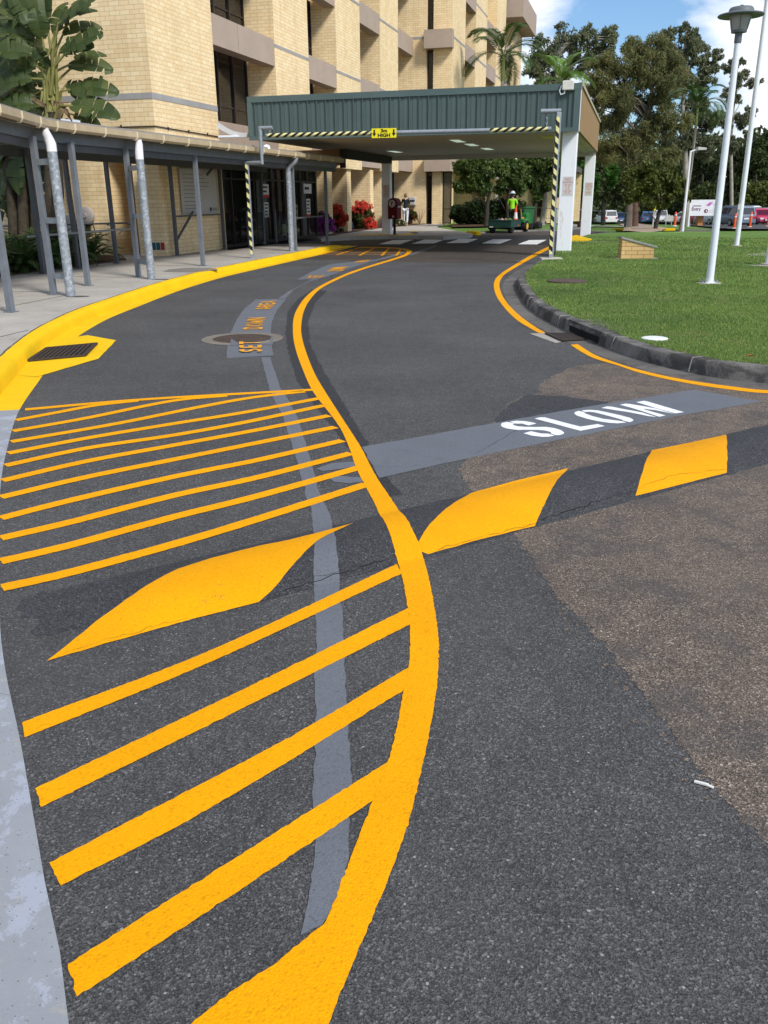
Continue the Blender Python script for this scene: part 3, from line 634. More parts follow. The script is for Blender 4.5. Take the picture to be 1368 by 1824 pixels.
# yellow lines by the right kerb
def eline(label, l, r, grp):
    a = catmull([G(x, y, .0095, FL).to_2d() for x, y in l], .06); b = catmull([G(x, y, .0095, FL).to_2d() for x, y in r], .06)
    o = sheet('edge_line', dens(a+b[::-1], .003), .0095, m_yel, None, hf=FL, origin=G(*l[0], 0, FL)); setp(o, label, 'road marking', grp)
eline('curved yellow edge line along the lawn gutter from the height bar to the drain', [(985, 434.5), (975, 440), (945, 455), (916, 472), (890, 489), (880, 503.5), (883, 524), (897, 546), (919, 568.5), (945, 585), (960, 593)], [(987, 438), (977, 444), (949, 459), (919, 476), (899, 489), (890, 503.5), (893, 522), (906, 542.5), (927, 563), (955, 583), (972.5, 593)], 'yellow lines beside the lawn')
eline('yellow edge line running right from the lawn drain to the photo edge', [(1016, 614), (1038, 628), (1060.5, 639), (1098, 650), (1138.5, 663.5), (1194, 676.5), (1246, 686), (1305.6, 694.5), (1368, 700.5), (1500, 704), (1700, 704)], [(1029, 613), (1060, 632), (1098, 646), (1138.5, 658.5), (1194, 671.5), (1246, 680.5), (1305.6, 688.5), (1368, 695), (1500, 698), (1700, 698)], 'yellow lines beside the lawn')
# zebra crossing
zc = thing('zebra_crossing', 'white striped zebra crossing under the far side of the portico', 'road marking', G(820, 431, 0, FL))
ZO = lambda x, y: (660+x/3.42, 280+y/3.42)
for q in ([(50, 530), (130, 506), (262, 502), (180, 530)], [(250, 527), (330, 500), (465, 498), (385, 525)], [(462, 523), (540, 498), (655, 497), (590, 522)], [(678, 525), (745, 500), (860, 500), (790, 526)], [(898, 530), (965, 505), (1073, 503), (1015, 531)]):
    sheet('stripe', dens(P([ZO(*p) for p in q], .0095, FL), .008, mn=.08), .0095, m_white, zc, hf=FL)
# manhole
mc = G(432, 603, .006, FL); mh = thing('manhole_cover', 'round rusty manhole cover in a pale concrete ring between SET and DOWN', 'manhole', (mc.x, mc.y, 0))
rm = MB(); rm.lathe((mc.x, mc.y, 0), [(.50, .001), (.50, .0042), (.36, .005)], 40); rm.build('concrete_ring', concrete('manhole_ring', (.19, .165, .135), .25, .25), mh)
k = NT('manhole_iron'); vv_ = k.vor(34); c = k.ramp(k.noise(6, 5), [(.3, (.05, .036, .03)), (.7, (.10, .07, .055))]); k.bump(vv_.outputs['Distance'], .8, .01); m_mh = k.fin(c, .7, .3)
lm = MB(); lm.lathe((mc.x, mc.y, 0), [(.365, .001), (.365, .0052), (.355, .0058)], 40)
lm.build('lid', m_mh, mh)
sheet('grey_band', P([(411, 608), (412, 603), (425, 611), (481, 611), (482, 601), (487, 600.5), (486, 614), (409, 615)], .0155, FL), .0155, m_grey, w1, hf=FL)
# lawn covers and litter
o = MB(); c = G(1166, 602, Z0+.02, tL); o.lathe((c.x, c.y, Z0), [(.14, .0), (.14, .02), (.12, .026)], 24)
setp(o.build('inspection_cap', M('white_plastic_cap', (.75, .76, .76), .5), origin=(c.x, c.y, Z0)), 'small round white inspection cap set flush in the lawn', 'cap')
c = G(1010, 500.5, Z0+.02, tL); o = MB(); o.lathe((c.x, c.y, Z0), [(.36, 0), (.36, .03), (.34, .035)], 28)
setp(o.build('pit_cover', M('pit_brown', (.085, .06, .05), .9, .25, 8), origin=(c.x, c.y, Z0)), 'brown round pit cover half buried in the lawn near the kerb', 'cover')
m_crk = M('crack_dark', (.010, .010, .010), .95, .2)
def crack(px, w, dz=.0125, jit=.006):
    cl = dens([G(x, y, dz).to_2d() for x, y in px], jit, .01, False, .02); ws = [w*random.uniform(.25, 1.5) for _ in cl]; ws[0] = ws[-1] = .0005
    nrm = [(cl[min(i+1, len(cl)-1)]-cl[max(i-1, 0)]).normalized() for i in range(len(cl))]
    struct(sheet('road_crack', [p+Vector((-t.y, t.x))*q/2 for p, t, q in zip(cl, nrm, ws)]+[p-Vector((-t.y, t.x))*q/2 for p, t, q in list(zip(cl, nrm, ws))[::-1]], dz, m_crk, grid=None))
crack([(775, 981), (853, 957), (903, 944), (958, 931)], .002); crack([(958, 928), (1066, 893), (1132, 874)], .004); crack([(1132, 872), (1190, 848), (1294, 835), (1368, 817)], .002)
crack([(553, 1026), (580, 1025), (606, 1018)], .004, .0085); crack([(486, 1057), (560, 1036), (700, 992)], .004); crack([(110, 1165), (205, 1135), (333, 1100)], .0015)
crack([(985, 744), (930, 760), (880, 790), (845, 808)], .003, .0085); crack([(0, 1235), (18, 1238), (30, 1232)], .003, .019)
kd_ = offset(AL, .437); kd_ = [p for p in kd_ if 1 < p.y < 30]
struct(sheet('kerb_joint', [p+Vector((random.uniform(-.004, .012), 0)) for p in kd_]+[p-Vector((random.uniform(.006, .02), 0)) for p in kd_[::-1]], Z0+.004, M('joint_dirt', (.06, .052, .042), .95, .4, 6), hf=FL))
c = G(1253, 1399, .006, FL); o = MB(); o.bar(c+Vector((-.022, .014, .004)), c+Vector((.012, -.006, .006)), .009, .005); o.bar(c+Vector((.006, -.004, .006)), c+Vector((.024, -.016, .004)), .007, .004)
setp(o.build('litter', M('litter_white', (.7, .68, .62), .7), origin=c), 'small white scrap of litter on the brown asphalt at right', 'litter')
c = G(1337, 634, Z0+.05, tL); o = MB(); a = .055
o.quad(c+Vector((-a, 0, .0)), c+Vector((0, -a*.5, .012)), c+Vector((a, 0, 0)), c+Vector((0, a*.5, .014)))
setp(o.build('dead_leaf', M('leaf_brown', (.25, .09, .03), .8), origin=c), 'brown dead leaf lying on the lawn below the lamp post', 'leaf')
# grass blades: near lawn only
def in_poly(pts, poly):
    x, y = pts[:, 0], pts[:, 1]; c = np.zeros(len(x), bool); n = len(poly)
    for i in range(n):
        (x1, y1), (x2, y2) = poly[i][:2], poly[(i+1) % n][:2]
        k_ = ((y1 > y) != (y2 > y)); c ^= k_ & (x < (x2-x1)*(y-y1)/((y2-y1) if y2 != y1 else 1e-9)+x1)
    return c
N = 620000; yy = 1/(1/7.2+(1/34-1/7.2)*rng.random(N)); xx = 2+yy*.62*rng.random(N)
pts = np.stack([xx, yy], 1); pts = pts[in_poly(pts, [tuple(p) for p in lawn])]
clump = (np.sin(pts[:, 0]*3.1+np.sin(pts[:, 1]*1.7)*2)+np.sin(pts[:, 1]*4.3+np.cos(pts[:, 0]*2.3)*2))*.25+.5
n = len(pts); d = pts[:, 1]; z = np.array([terr(a, b) for a, b in pts])+Z0
edge_np = np.array([tuple(p) for p in edge if p.y < 23]); 
keep = np.ones(n, bool)
for px_, py_, r_ in ((1166, 602, .17), (1010, 500.5, .30), (1263, 505, .22), (981, 461.5, .28), (1135, 461, .5), (1035, 426, .8), (1366, 473, .5)):
    c_ = G(px_, py_, Z0, tL); keep &= (pts[:, 0]-c_.x)**2+(pts[:, 1]-c_.y)**2 > r_*r_
pts = pts[keep]; clump = clump[keep]; d = d[keep]; z = z[keep]; n = len(pts)
h = (.014+.018*rng.random(n)+.028*clump**2*rng.random(n))*np.clip(.7+d/40, .8, 1.3); w = .0022+.00042*d
ang = rng.random(n)*2*PI; lean = h*.75*rng.random(n); la = rng.random(n)*2*PI
bx = np.stack([np.cos(ang)*w, np.sin(ang)*w, np.zeros(n)], 1); p0 = np.stack([pts[:, 0], pts[:, 1], z-.004], 1)
tip = p0+np.stack([np.cos(la)*lean, np.sin(la)*lean, h], 1)
m_blade = leafmat('grass_blades', [(.10, .185, .042), (.14, .245, .058), (.18, .29, .078), (.24, .335, .105), (.38, .36, .18)], .7, .15, .45, .3, (.36, .33, .15))
setp(quads_obj('grass', np.stack([p0-bx, p0+bx, tip], 1), m_blade, nv=3), 'short green mown grass of the lawn beside the drive', 'grass', kind='stuff')
# ------------------------------------------------------------------ building materials
m_brick = brick('cream_brick', (.79, .595, .335), (.87, .70, .435), (.42, .32, .18))
m_band = concrete('band_concrete', (.33, .32, .31), .15, .1)
m_span = concrete('pebble_panel', (.40, .315, .25), .08, .22)
m_dkframe = M('window_frame_brown', (.035, .024, .02), .5, .2)
k = NT('dark_glass'); k.b.inputs['IOR'].default_value = 1.5
k.b.inputs['Alpha'].default_value = .62; m_glass = k.fin((.012, .013, .014), .04, 0, .6)
m_blind = M('blind', (.30, .28, .22), .8, .15, 6)
m_galv = M('galvanised_steel', (.30, .325, .35), .45, .14, 9, .35, .4)
k = NT('galv_pipe'); v = k.vor(26); c = k.ramp(k.n('ShaderNodeSeparateColor', Color=v.outputs['Color']).outputs[0], [(0, (.24, .27, .30)), (.7, (.34, .37, .40)), (1, (.50, .53, .56))])
sc_ = k.ramp(k.noise(14, 5, .8), [(.66, 0.), (.70, 1.)]); c = k.mix(sc_, c, (.72, .75, .78)); m_pipe = k.fin(c, .45, .3, .4)
m_steel = M('painted_steel_grey', (.17, .185, .205), .5, .15, 4, .1)
m_steel_dk = M('painted_steel_dark', (.10, .105, .112), .55, .15, 4, .1)
m_cream = M('gutter_cream', (.47, .37, .235), .5, .12, 3)
m_creaml = M('gutter_strap', (.74, .65, .48), .5, .1, 3)
m_soff = M('soffit_white', (.50, .47, .42), .8, .07, 1.2)
m_roof = M('roof_sheet', (.28, .26, .24), .5, .15, 2)
m_pvc = M('white_pvc', (.72, .70, .70), .5, .08, 6)
m_clad = M('cladding_green', (.078, .112, .105), .45, .10, 1.1, .0, .4)
m_clad2 = M('cladding_trim', (.082, .12, .114), .45, .10, 1.1, .0, .4)
k = NT('brown_panel'); st = k.n('ShaderNodeMapping', Vector=k.obj(), Scale=(1, 1, .3)).outputs[0]
c = k.ramp(k.noise(5, 6, .7, st), [(.3, (.25, .155, .07)), (.7, (.34, .215, .105))]); c = k.mix(k.ramp(k.noise(22, 4, .8), [(.70, 0.), (.74, .8)]), c, (.08, .05, .03)); m_brn = k.fin(c, .8, 0, .2)
m_fasc = M('fascia_cap', (.42, .35, .25), .7, .15, 3)
m_dkbeam = M('beam_dark', (.028, .024, .021), .6, .2, 4)
k = NT('column_paint'); st = k.n('ShaderNodeMapping', Vector=k.obj(), Scale=(1, 1, .12)).outputs[0]
c = k.mix(k.ramp(k.noise(7, 5, .75, st), [(.6, 0.), (.68, .55)]), (.84, .85, .87), (.50, .32, .18)); k2_ = k.ramp(k.noise(30, 4, .8), [(.66, 0.), (.70, .6)]); c = k.mix(k2_, c, (.52, .53, .54)); m_col = k.fin(c, .6, 0, .3)
m_wp = M('white_paint_metal', (.74, .76, .79), .4, .05, 2)
m_red = M('lettering_red', (.55, .03, .03), .6)
m_redf = M('lettering_red_faded', (.55, .16, .13), .7)
m_blk = M('lettering_black', (.012, .012, .014), .6)
m_sign = M('sign_white', (.70, .69, .66), .5, .05, 2)
m_signg = M('sign_grey', (.47, .455, .43), .5, .06, 2)
m_tape = stripes('hazard_tape', (.012, .012, .012), (.72, .66, .30), .235, .9, -.9, 1.)
m_tapeb = stripes('hazard_tape_bar', (.012, .012, .012), (.72, .66, .30), .20, 1., 0., -1.6)
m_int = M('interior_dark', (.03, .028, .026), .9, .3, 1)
# ------------------------------------------------------------------ hospital building
bd = thing('hospital_building', 'large cream brick hospital building with stepped piers and pebbled spandrel panels', 'building', P1, -TH)
TOP = 15.6; UB = -1.1
def lbox(m, u0, s0, z0, u1, s1, z1, mi=0): m.box(u0, s0, z0, u1, s1, z1, T=L, mi=mi)
def part(name, mat_, boxes, parent=bd, bevel=0., smooth=False):
    m = MB()
    for b in boxes: lbox(m, *b)
    return m.build(name, mat_, parent, bevel=bevel, smooth=smooth)
part('pier', m_brick, [(-.81, 0, 0, 0, 3.92, TOP)])                       # first pier
for a, b in ((8.85, 12.3), (15.75, 19.2), (22.6, 26.1)): part('pier', m_brick, [(-1.3, a, 2.85 if a < 20 else 2.9, 0, b, TOP)])
for a, b in ((14.4, 15.0), (17.1, 17.72), (20.9, 21.45), (23.6, 24.4)): part('fin', m_brick, [(-1.25, a, 0, -.1, b, 2.9)])
part('wall', m_brick, [(-12, 0, 0, -1.72, 4, TOP), (-1.72, 0, 2.95, -.81, 3.9, TOP), (-1.75, 1.6, 0, -.78, 2.0, 3.0)])
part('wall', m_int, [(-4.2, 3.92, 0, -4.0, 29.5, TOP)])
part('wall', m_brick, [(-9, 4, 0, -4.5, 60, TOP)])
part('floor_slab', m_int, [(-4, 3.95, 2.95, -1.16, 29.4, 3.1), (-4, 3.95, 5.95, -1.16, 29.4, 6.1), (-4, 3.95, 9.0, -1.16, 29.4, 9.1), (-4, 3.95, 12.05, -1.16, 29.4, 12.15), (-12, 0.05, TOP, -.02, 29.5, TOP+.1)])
for z0_, z1_ in ((4.13, 4.28), (6.57, 6.67), (9.61, 9.71), (12.65, 12.75)):
    if z0_ < 5: part('band', m_band, [(-11.99, -.012, z0_, .012, 3.93, z1_)])
    if z0_ > 5:
        for a, b in ((8.85, 12.3), (15.75, 19.2), (22.6, 26.1)): part('band', m_band, [(-1.0, a-.01, z0_, .01, b+.01, z1_)])
BAYS = [(3.92, 8.85), (12.3, 15.75), (19.2, 22.6), (26.1, 29.49)]
SPZ = [(3.0, 3.88), (5.97, 6.80), (8.99, 9.86), (12.03, 12.9)]
for i, (a, b) in enumerate(BAYS):
    for j, (z0_, z1_) in enumerate(SPZ):
        if i == 0:
            h = (a+b)/2-.55; part('spandrel', m_span, [(-.5, a+.01, z0_, -.02, h-.012, z1_)]); part('spandrel', m_span, [(-.5, h+.012, z0_, -.02, b-.01, z1_)])
        else: part('spandrel', m_span, [(-.5, a+.01, z0_, -.02, b-.01, z1_)])
        part('sill_wall', m_brick if j else m_span, [(UB-.12, a+.01, z1_-.9, UB-.06, b-.01, z1_+.0)])
def window(u, a, b, z0_, z1_, parent=bd, n=3, blind=True, axis='s', at_s=0.):
    """window in a plane of constant u (axis s) or constant s (axis u)"""
    B = (lambda m, d0, p0, q0, d1, p1, q1: lbox(m, u+d0, p0, q0, u+d1, p1, q1)) if axis == 's' else (lambda m, d0, p0, q0, d1, p1, q1: lbox(m, p0, at_s-d1, q0, p1, at_s-d0, q1))
    m = MB(); f = .06
    B(m, -.05, a, z0_, .03, b, z0_+f); B(m, -.05, a, z1_-f, .03, b, z1_); B(m, -.05, a, z0_+f, .03, a+f, z1_-f); B(m, -.05, b-f, z0_+f, .03, b, z1_-f)
    for k_ in range(1, n): p = a+(b-a)*k_/n; B(m, -.05, p-.035, z0_+f, .05, p+.035, z1_-f)
    B(m, -.045, a+f, z0_+(z1_-z0_)*.28, .02, b-f, z0_+(z1_-z0_)*.28+.045)
    w = m.build('window', m_dkframe, parent)
    m = MB(); B(m, -.03, a+f, z0_+f, -.015, b-f, z1_-f); m.build('pane', m_glass, w)
    if blind and z0_ > 1 and random.random() < .8:
        m = MB(); dr = random.choice((.25, .4, .6, .95)); q0 = z1_-(z1_-z0_)*dr; sp = (b-a)/n; i0 = random.randrange(n); i1 = min(n, i0+random.choice((1, 2, n)))
        B(m, -.11, a+sp*i0+.05, q0, -.10, a+sp*i1-.05, z1_-f); m.build('blind', m_blind, w)
    return w
for i, (a, b) in enumerate(BAYS):
    for j, (z0_, z1_) in enumerate(SPZ):
        t = SPZ[j+1][0]-.0 if j+1 < len(SPZ) else TOP-.5
        window(UB, a+.02, b-.02, z1_-.02, t+.25, n=3 if i else 4)
# window curtain strips behind the first bay glass
# entrance glazing
en = MB()
for s0, s1 in ((3.95, 4.03), (4.66, 4.72), (6.45, 6.55), (8.05, 8.12), (8.6, 8.66), (9.25, 9.33), (10.05, 10.12), (10.95, 11.03), (11.75, 11.83), (12.75, 12.85)): lbox(en, -.16, s0, Z0, -.04, s1, 2.75)
lbox(en, -.17, 3.95, 2.62, -.03, 12.85, 2.9); lbox(en, -.165, 3.95, Z0+.001, -.035, 12.85, Z0+.09); lbox(en, -.16, 4.0, 2.2, -.05, 12.8, 2.26)
ent = en.build('entrance', m_dkframe, bd)
g_ = MB(); lbox(g_, -.11, 4.0, Z0+.05, -.09, 12.8, 2.7); g_.build('door_glass', m_glass, ent)
b_ = MB(); lbox(b_, -1.2, 9.3, Z0, -.3, 9.8, 2.6); lbox(b_, -1.2, 12.4, Z0, -.18, 12.84, 2.9); b_.build('door_jamb', m_brick, ent)
for s0, s1 in ((6.7, 7.6), (11.15, 11.6)): 
    w = MB(); lbox(w, -.07, s0, Z0+.1, -.06, s1, 2.2); 
    w.build('door_panel', M('door_panel_grey', (.075, .072, .068), .4), ent)
# ground floor windows between fins
for a, b in ((12.85, 14.4), (15.0, 17.1), (17.72, 20.9), (21.45, 23.6), (24.4, 29.4)): window(UB-.05, a, b, Z0, 2.95, n=3)
# wing at the far end
W0 = 29.5
part('wing_wall', m_brick, [(-4, W0, 0, .75, 33, TOP), (1.13, W0, 0, 1.66, 33.3, 3.05), (1.13, W0, 3.05, 2.2, 33.3, TOP), (-4, 33.3, 0, 1.1, 60, TOP)])
part('wing_wall', m_brick, [(-4, W0+.001, TOP, 2.19, 60, TOP+.3)])
for z0_, z1_ in ((3.0, 3.78), (9.25, 10.15)): part('spandrel', m_span, [(.72 if z0_ > 5 else .76, W0-.55, z0_, 2.28, W0-.012, z1_)])
part('spandrel', m_span, [(2.212, W0-.5, 3.0, 2.3, 34, 3.78)])
for z0_, z1_ in ((6.57, 6.67), (9.80, 9.92), (12.65, 12.75)): part('band', m_band, [(-1, W0-.011, z0_, .751, W0+.5, z1_)]); part('band', m_band, [(1.12, W0-.011, z0_, 2.211, 33.31, z1_)])
window(0, 1.67, 2.19, Z0, 3.0, n=1, axis='u', at_s=W0+.5)
for z0_, z1_ in ((Z0, 2.95), (3.8, 6.5), (6.7, 9.2), (10.2, 13.2)): window(0, .77, 1.11, z0_, z1_, n=1, axis='u', at_s=W0+.25)
PW = [(33.3, 36.9), (36.9, 41.2), (41.2, 45.5), (45.5, 49.8), (49.8, 59.8)]
for i, (a, b) in enumerate(((36.9, 41.2), (45.5, 49.8), (53.2, 59.8))): part('pier', m_brick, [(1.0, a, 0, 2.2, b, TOP)])
for i, (a, b) in enumerate(((33.3, 36.9), (41.2, 45.5), (49.8, 53.2))):
    for z0_, z1_ in ((3.0, 3.85), (6.1, 6.9), (9.2, 10.1), (11.4 if i else 12.2, 12.6 if i else 13.1)): part('spandrel', m_span, [(1.7, a+.01, z0_, 2.19, b-.01, z1_)])
    for z0_, z1_ in ((3.85, 6.1), (6.9, 9.2), (10.1, 12.2)): window(1.15, a+.02, b-.02, z0_, z1_, n=2)
for a, b in ((36.9, 41.2), (45.5, 49.8), (53.2, 59.8)):
    for z0_, z1_ in ((6.57, 6.67), (9.7, 9.82), (12.65, 12.75)): part('band', m_band, [(1.2, a-.01, z0_, 2.21, b+.01, z1_)])
part('parapet', m_span, [(1.2, 51, 14.3, 3.3, 60.2, 15.9)])
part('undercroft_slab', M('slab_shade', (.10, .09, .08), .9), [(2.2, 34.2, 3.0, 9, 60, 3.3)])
for s, u in ((36, 3.2), (36, 5.2), (36, 7.2)): part('fin', m_brick, [(u, s, 0, u+.7, s+.6, 3.0)])
part('wall', m_brick, [(2.2, 40, 0, 9, 40.3, 3.0)])
for u in (2.5, 4.1, 5.9, 7.6): window(0, u, u+.8, .3, 2.9, n=1, axis='u', at_s=39.97)
# conduit, sail shade, stickers, notice board
cm = MB(); cz = [(-4.2, -.02, 3.36), (-.03, -.02, 3.34), (.02, -.02, 3.34), (.02, 3.95, 3.3)]
cz = [(u_, s_, z_+.12) for u_, s_, z_ in cz]
cm.tube([L(*c_) for c_ in cz], .016, 6)
for s in (-3, -2, -1): lbox(cm, s-.02, -.03, 3.43, s+.02, 0, 3.52)
for s in (.7, 1.9, 3.1): lbox(cm, 0, s-.02, 3.41, .03, s+.02, 3.49)
cm.build('conduit', m_dkframe, bd)
rp = MB(); rp.tube([L(-2.75, -.07, .5), L(-2.85, -.07, 3.4)], .05, 10)
for z in (1.1, 2.2, 3.0): rp.tube([L(-2.8, -.07, z), L(-2.8, -.07, z+.05)], .065, 10)
rp.build('drain_pipe', M('pipe_red_brown', (.10, .03, .022), .5, .2), bd)
hr = thing('hose_reel', 'round pale hose reel cover mounted on the brick wall behind the handrail', 'hose reel', L(-2.35, -.05, 1.2))
c_ = L(-2.35, -.02, 1.22); mm = MB(); mm.lathe(c_, [(.20, 0), (.24, .02), (.24, .10), (.20, .13), (.07, .14), (.06, .17)], 26, axis=-E1); mm.build('cover', M('reel_pale', (.38, .34, .32), .6, .08), hr, smooth=True)
mm = MB(); lbox(mm, -2.4, -.10, .72, -2.3, -.02, .98); mm.tube([L(-2.3, -.12, 1.05), L(-2.12, -.14, .95), L(-2.1, -.12, .6), L(-2.2, -.1, .42), L(-2.5, -.1, .4)], .016, 6); mm.build('hose', m_blk, hr)
ob = thing('outlet_box', 'pale grey outlet box on a stand by the ferns under the walkway', 'box', L(-2.75, -.3, Z0)); mm = MB(); lbox(mm, -2.95, -.45, .55, -2.65, -.2, 1.25); mm.build('box_body', m_signg, ob, bevel=.02)
mm = MB(); lbox(mm, -2.85, -.38, Z0, -2.75, -.28, .55); mm.build('leg', m_steel, ob)
mm = MB(); lbox(mm, -2.9, -.47, .62, -2.7, -.452, 1.15); mm.build('door', M('outlet_door', (.38, .37, .36), .5), ob)
for i, (c0, n_) in enumerate((((.02, .10, .17), 'blue sticker, first of three on the brick pier foot'), ((.02, .10, .13), 'teal sticker between the blue and red ones on the pier foot'), ((.35, .03, .04), 'red sticker, nearest the pier corner at its foot'))):
    u0 = -.425+i*.135; mm = MB(); lbox(mm, u0, -.006, .30, u0+.115, -.002, .50); o = mm.build('sticker', M('sticker_%d' % i, c0, .5, .15, 20), None, origin=L(u0+.05, 0, .30)); setp(o, n_, 'sticker', 'stickers on the pier')
nb = thing('notice_board', 'large pale notice board with rows of small text on the brick pier', 'sign', L(.06, 2.2, 1.21))
mm = MB(); lbox(mm, .03, 1.04, 1.21, .065, 3.36, 2.46); mm.build('panel', m_signg, nb, bevel=.004)
mm = MB()
def row(s0, s1, z, h=.02):
    s = s0
    while s < s1:
        w = random.uniform(.05, .17); w = min(w, s1-s); lbox(mm, .065, s, z-h/2, .067, s+w*.88, z+h/2); s += w
for i, (ln_) in enumerate((1.25, 1.35, 1.65, 1.6, 1.15, 1.0, .9, 1.1)): row(1.2, 1.2+ln_, 2.30-i*.105, .022)
for i in range(2): row(1.2, 1.9, 1.46-i*.085, .02)
row(2.93, 3.28, 1.36, .028); row(2.93, 3.28, 1.31, .028); mm.build('lettering', M('text_grey', (.20, .20, .195), .6), nb)
mm = MB(); mm.lathe(L(.067, 2.83, 1.335), [(.062, 0), (.062, .002)], 20, axis=E2); mm.build('emblem', m_blk, nb)
ss = MB(); a, b, c, d = Fpt(389, 218, 1), Fpt(446, 236, 1.4), Fpt(446, 240, 1.5), Fpt(389, 222, 1)
N_ = 8; top_ = [a.lerp(b, i/N_)+Vector((0, 0, -.10*math.sin(PI*i/N_))) for i in range(N_+1)]
vs = top_+[p-E2*.06+Vector((0, 0, -.12)) for p in top_]; ss.add(vs, [(i, i+1, N_+2+i, N_+1+i) for i in range(N_)])
st_ = thing('shade_sail', 'white shade sail strung above the walkway roof beside the portico', 'shade sail', a); ss.build('sail', M('sail_white', (.72, .70, .68), .8, .08), st_)
mm = MB(); mm.tube([Fpt(390, 243.5, 1.2), Fpt(444, 243, 1.2)], .03, 8); mm.build('edge_pole', m_wp, st_)
# ------------------------------------------------------------------ covered walkway
cw = thing('covered_walkway', 'covered walkway with grey steel posts and a cream gutter along the building', 'walkway', L(2.75, -3, Z0), -TH)
ZG = 2.76
glp = [(4.75, -13.4), (3.22, -9.25), (3.10, -8.55), (3.04, 7.0)]      # gutter line u,s
def gl_at(s):
    for (u0, s0), (u1, s1) in zip(glp[:-1], glp[1:]):
        if s0 <= s <= s1: return u0+(u1-u0)*(s-s0)/(s1-s0)
    return glp[-1][0]
prof = [(0, .10), (-.14, .10), (-.14, .0), (-.09, -.035), (-.03, -.035), (0, .0)]
def along(line, prof_, z, cap=True):
    m = MB(); vs = []; n = len(prof_)
    for i, (u, s) in enumerate(line):
        a = Vector(line[max(i-1, 0)]); b = Vector(line[min(i+1, len(line)-1)]); t = (b-a).normalized(); nn = Vector((t.y, -t.x))
        for du, dz in prof_: p = Vector((u, s))+nn*du; vs.append(L(p.x, p.y, z+dz))
    fs = [(i*n+k_, i*n+(k_+1) % n, (i+1)*n+(k_+1) % n, (i+1)*n+k_) for i in range(len(line)-1) for k_ in range(n)]
    fs += [tuple(range(n)), tuple((len(line)-1)*n+k_ for k_ in range(n))]; m.add(vs, fs); return m
gu = along(glp, prof, ZG).build('gutter', m_cream, cw)
for s in (-12.4, -11.5, -10.6, -9.7, -8.95, -8.35, -7.4, -6.3, -5.25, -4.15, -3.1, -2.1, -1.1, 0.05, 1.1, 2.4, 3.5, 4.6, 5.8):
    u = gl_at(s); m = MB(); q = [(.006, .10), (.006, .0), (-.03, -.042), (-.09, -.042)]
    for (a, za), (b, zb) in zip(q[:-1], q[1:]): m.bar(L(u+a, s, ZG+za), L(u+b, s, ZG+zb), .03, .012, up=E1)
    m.build('strap', m_creaml, gu)
# roof
rm = MB(); rl = [(u-.1, s) for u, s in glp]; rr = [(-1.2, -13.4), (-1.0, -9.0), (.02, -8.2), (.02, 7.0)]
vs = [L(u, s, ZG+.105) for u, s in rl]+[L(u, s, ZG+.22) for u, s in rr]; vs += [v+Vector((0, 0, .04)) for v in vs]
rm.add(vs, [(i, i+1, 5+i, 4+i) for i in range(3)]+[(8+i, 9+i, 13+i, 12+i) for i in range(3)]+[(i, i+1, 9+i, 8+i) for i in range(3)]); rm.build('roof', m_roof, cw)
sm_ = MB(); vs = [L(u-.22, s, ZG-.02) for u, s in glp]+[L(u+.06, s, ZG+.06) for u, s in rr]; sm_.add(vs, [(i, i+1, 5+i, 4+i) for i in range(3)]); sm_.build('ceiling', M('ceiling_beige', (.42, .38, .32), .8, .08), cw)
bl_ = [(u-.28, s) for u, s in glp]
along(bl_, [(0, 0), (-.10, 0), (-.10, -.20), (0, -.20)], ZG-.0).build('beam', m_steel, cw)
along([(u-.33, s) for u, s in glp], [(0, 0), (-.06, 0), (-.06, -.12), (0, -.12)], ZG-.201).build('beam', m_steel_dk, cw)
along([(.25, -8.2), (.25, 7)], [(0, 0), (-.1, 0), (-.1, -.2), (0, -.2)], ZG-.08).build('beam', m_steel_dk, cw)
for s in np.arange(-12.5, 7, 1.55):
    m = MB(); u1 = gl_at(s)-.4; m.bar(L(.3 if s > -8.3 else -.8, s, ZG-.07), L(u1, s, ZG-.12), .06, .12); m.build('rafter', m_steel_dk, cw)
def post(px, py, w=.085, ztop=2.58, mat_=m_steel):
    b = G(px, py, Z0, FL); m = MB(); u = (b-P1).dot(E2); s = (b-P1).dot(E1)
    lbox(m, u-w/2, s-w/2, Z0-.01, u+w/2, s+w/2, ztop); lbox(m, u-w*.9, s-w*.9, Z0-.01, u+w*.9, s+w*.9, Z0+.012)
    return m.build('post', mat_, cw), u, s
FP = [post(*p) for p in ((20, 556), (96, 525), (157, 509), (247, 493), (362, 473.5), (526.5, 446.5), (583, 434))]
BP = [post(x, y, .085, 2.75, m_steel_dk) for x, y in ((78, 488), (140, 478), (208, 469), (316, 455), (400, 443.5), (471, 434))]
m = MB(); u, s = BP[3][1:]; m.bar(L(u, s+.05, .55), L(u, s+1.15, 1.28), .05, .05); m.bar(L(u, s+.05, 1.18), L(u, s+2.95, 1.18), .04, .04); m.bar(L(u+.02, s+2.2, 2.3), L(u+.02, s+3.05, 2.72), .05, .05); m.build('brace', m_steel_dk, cw)
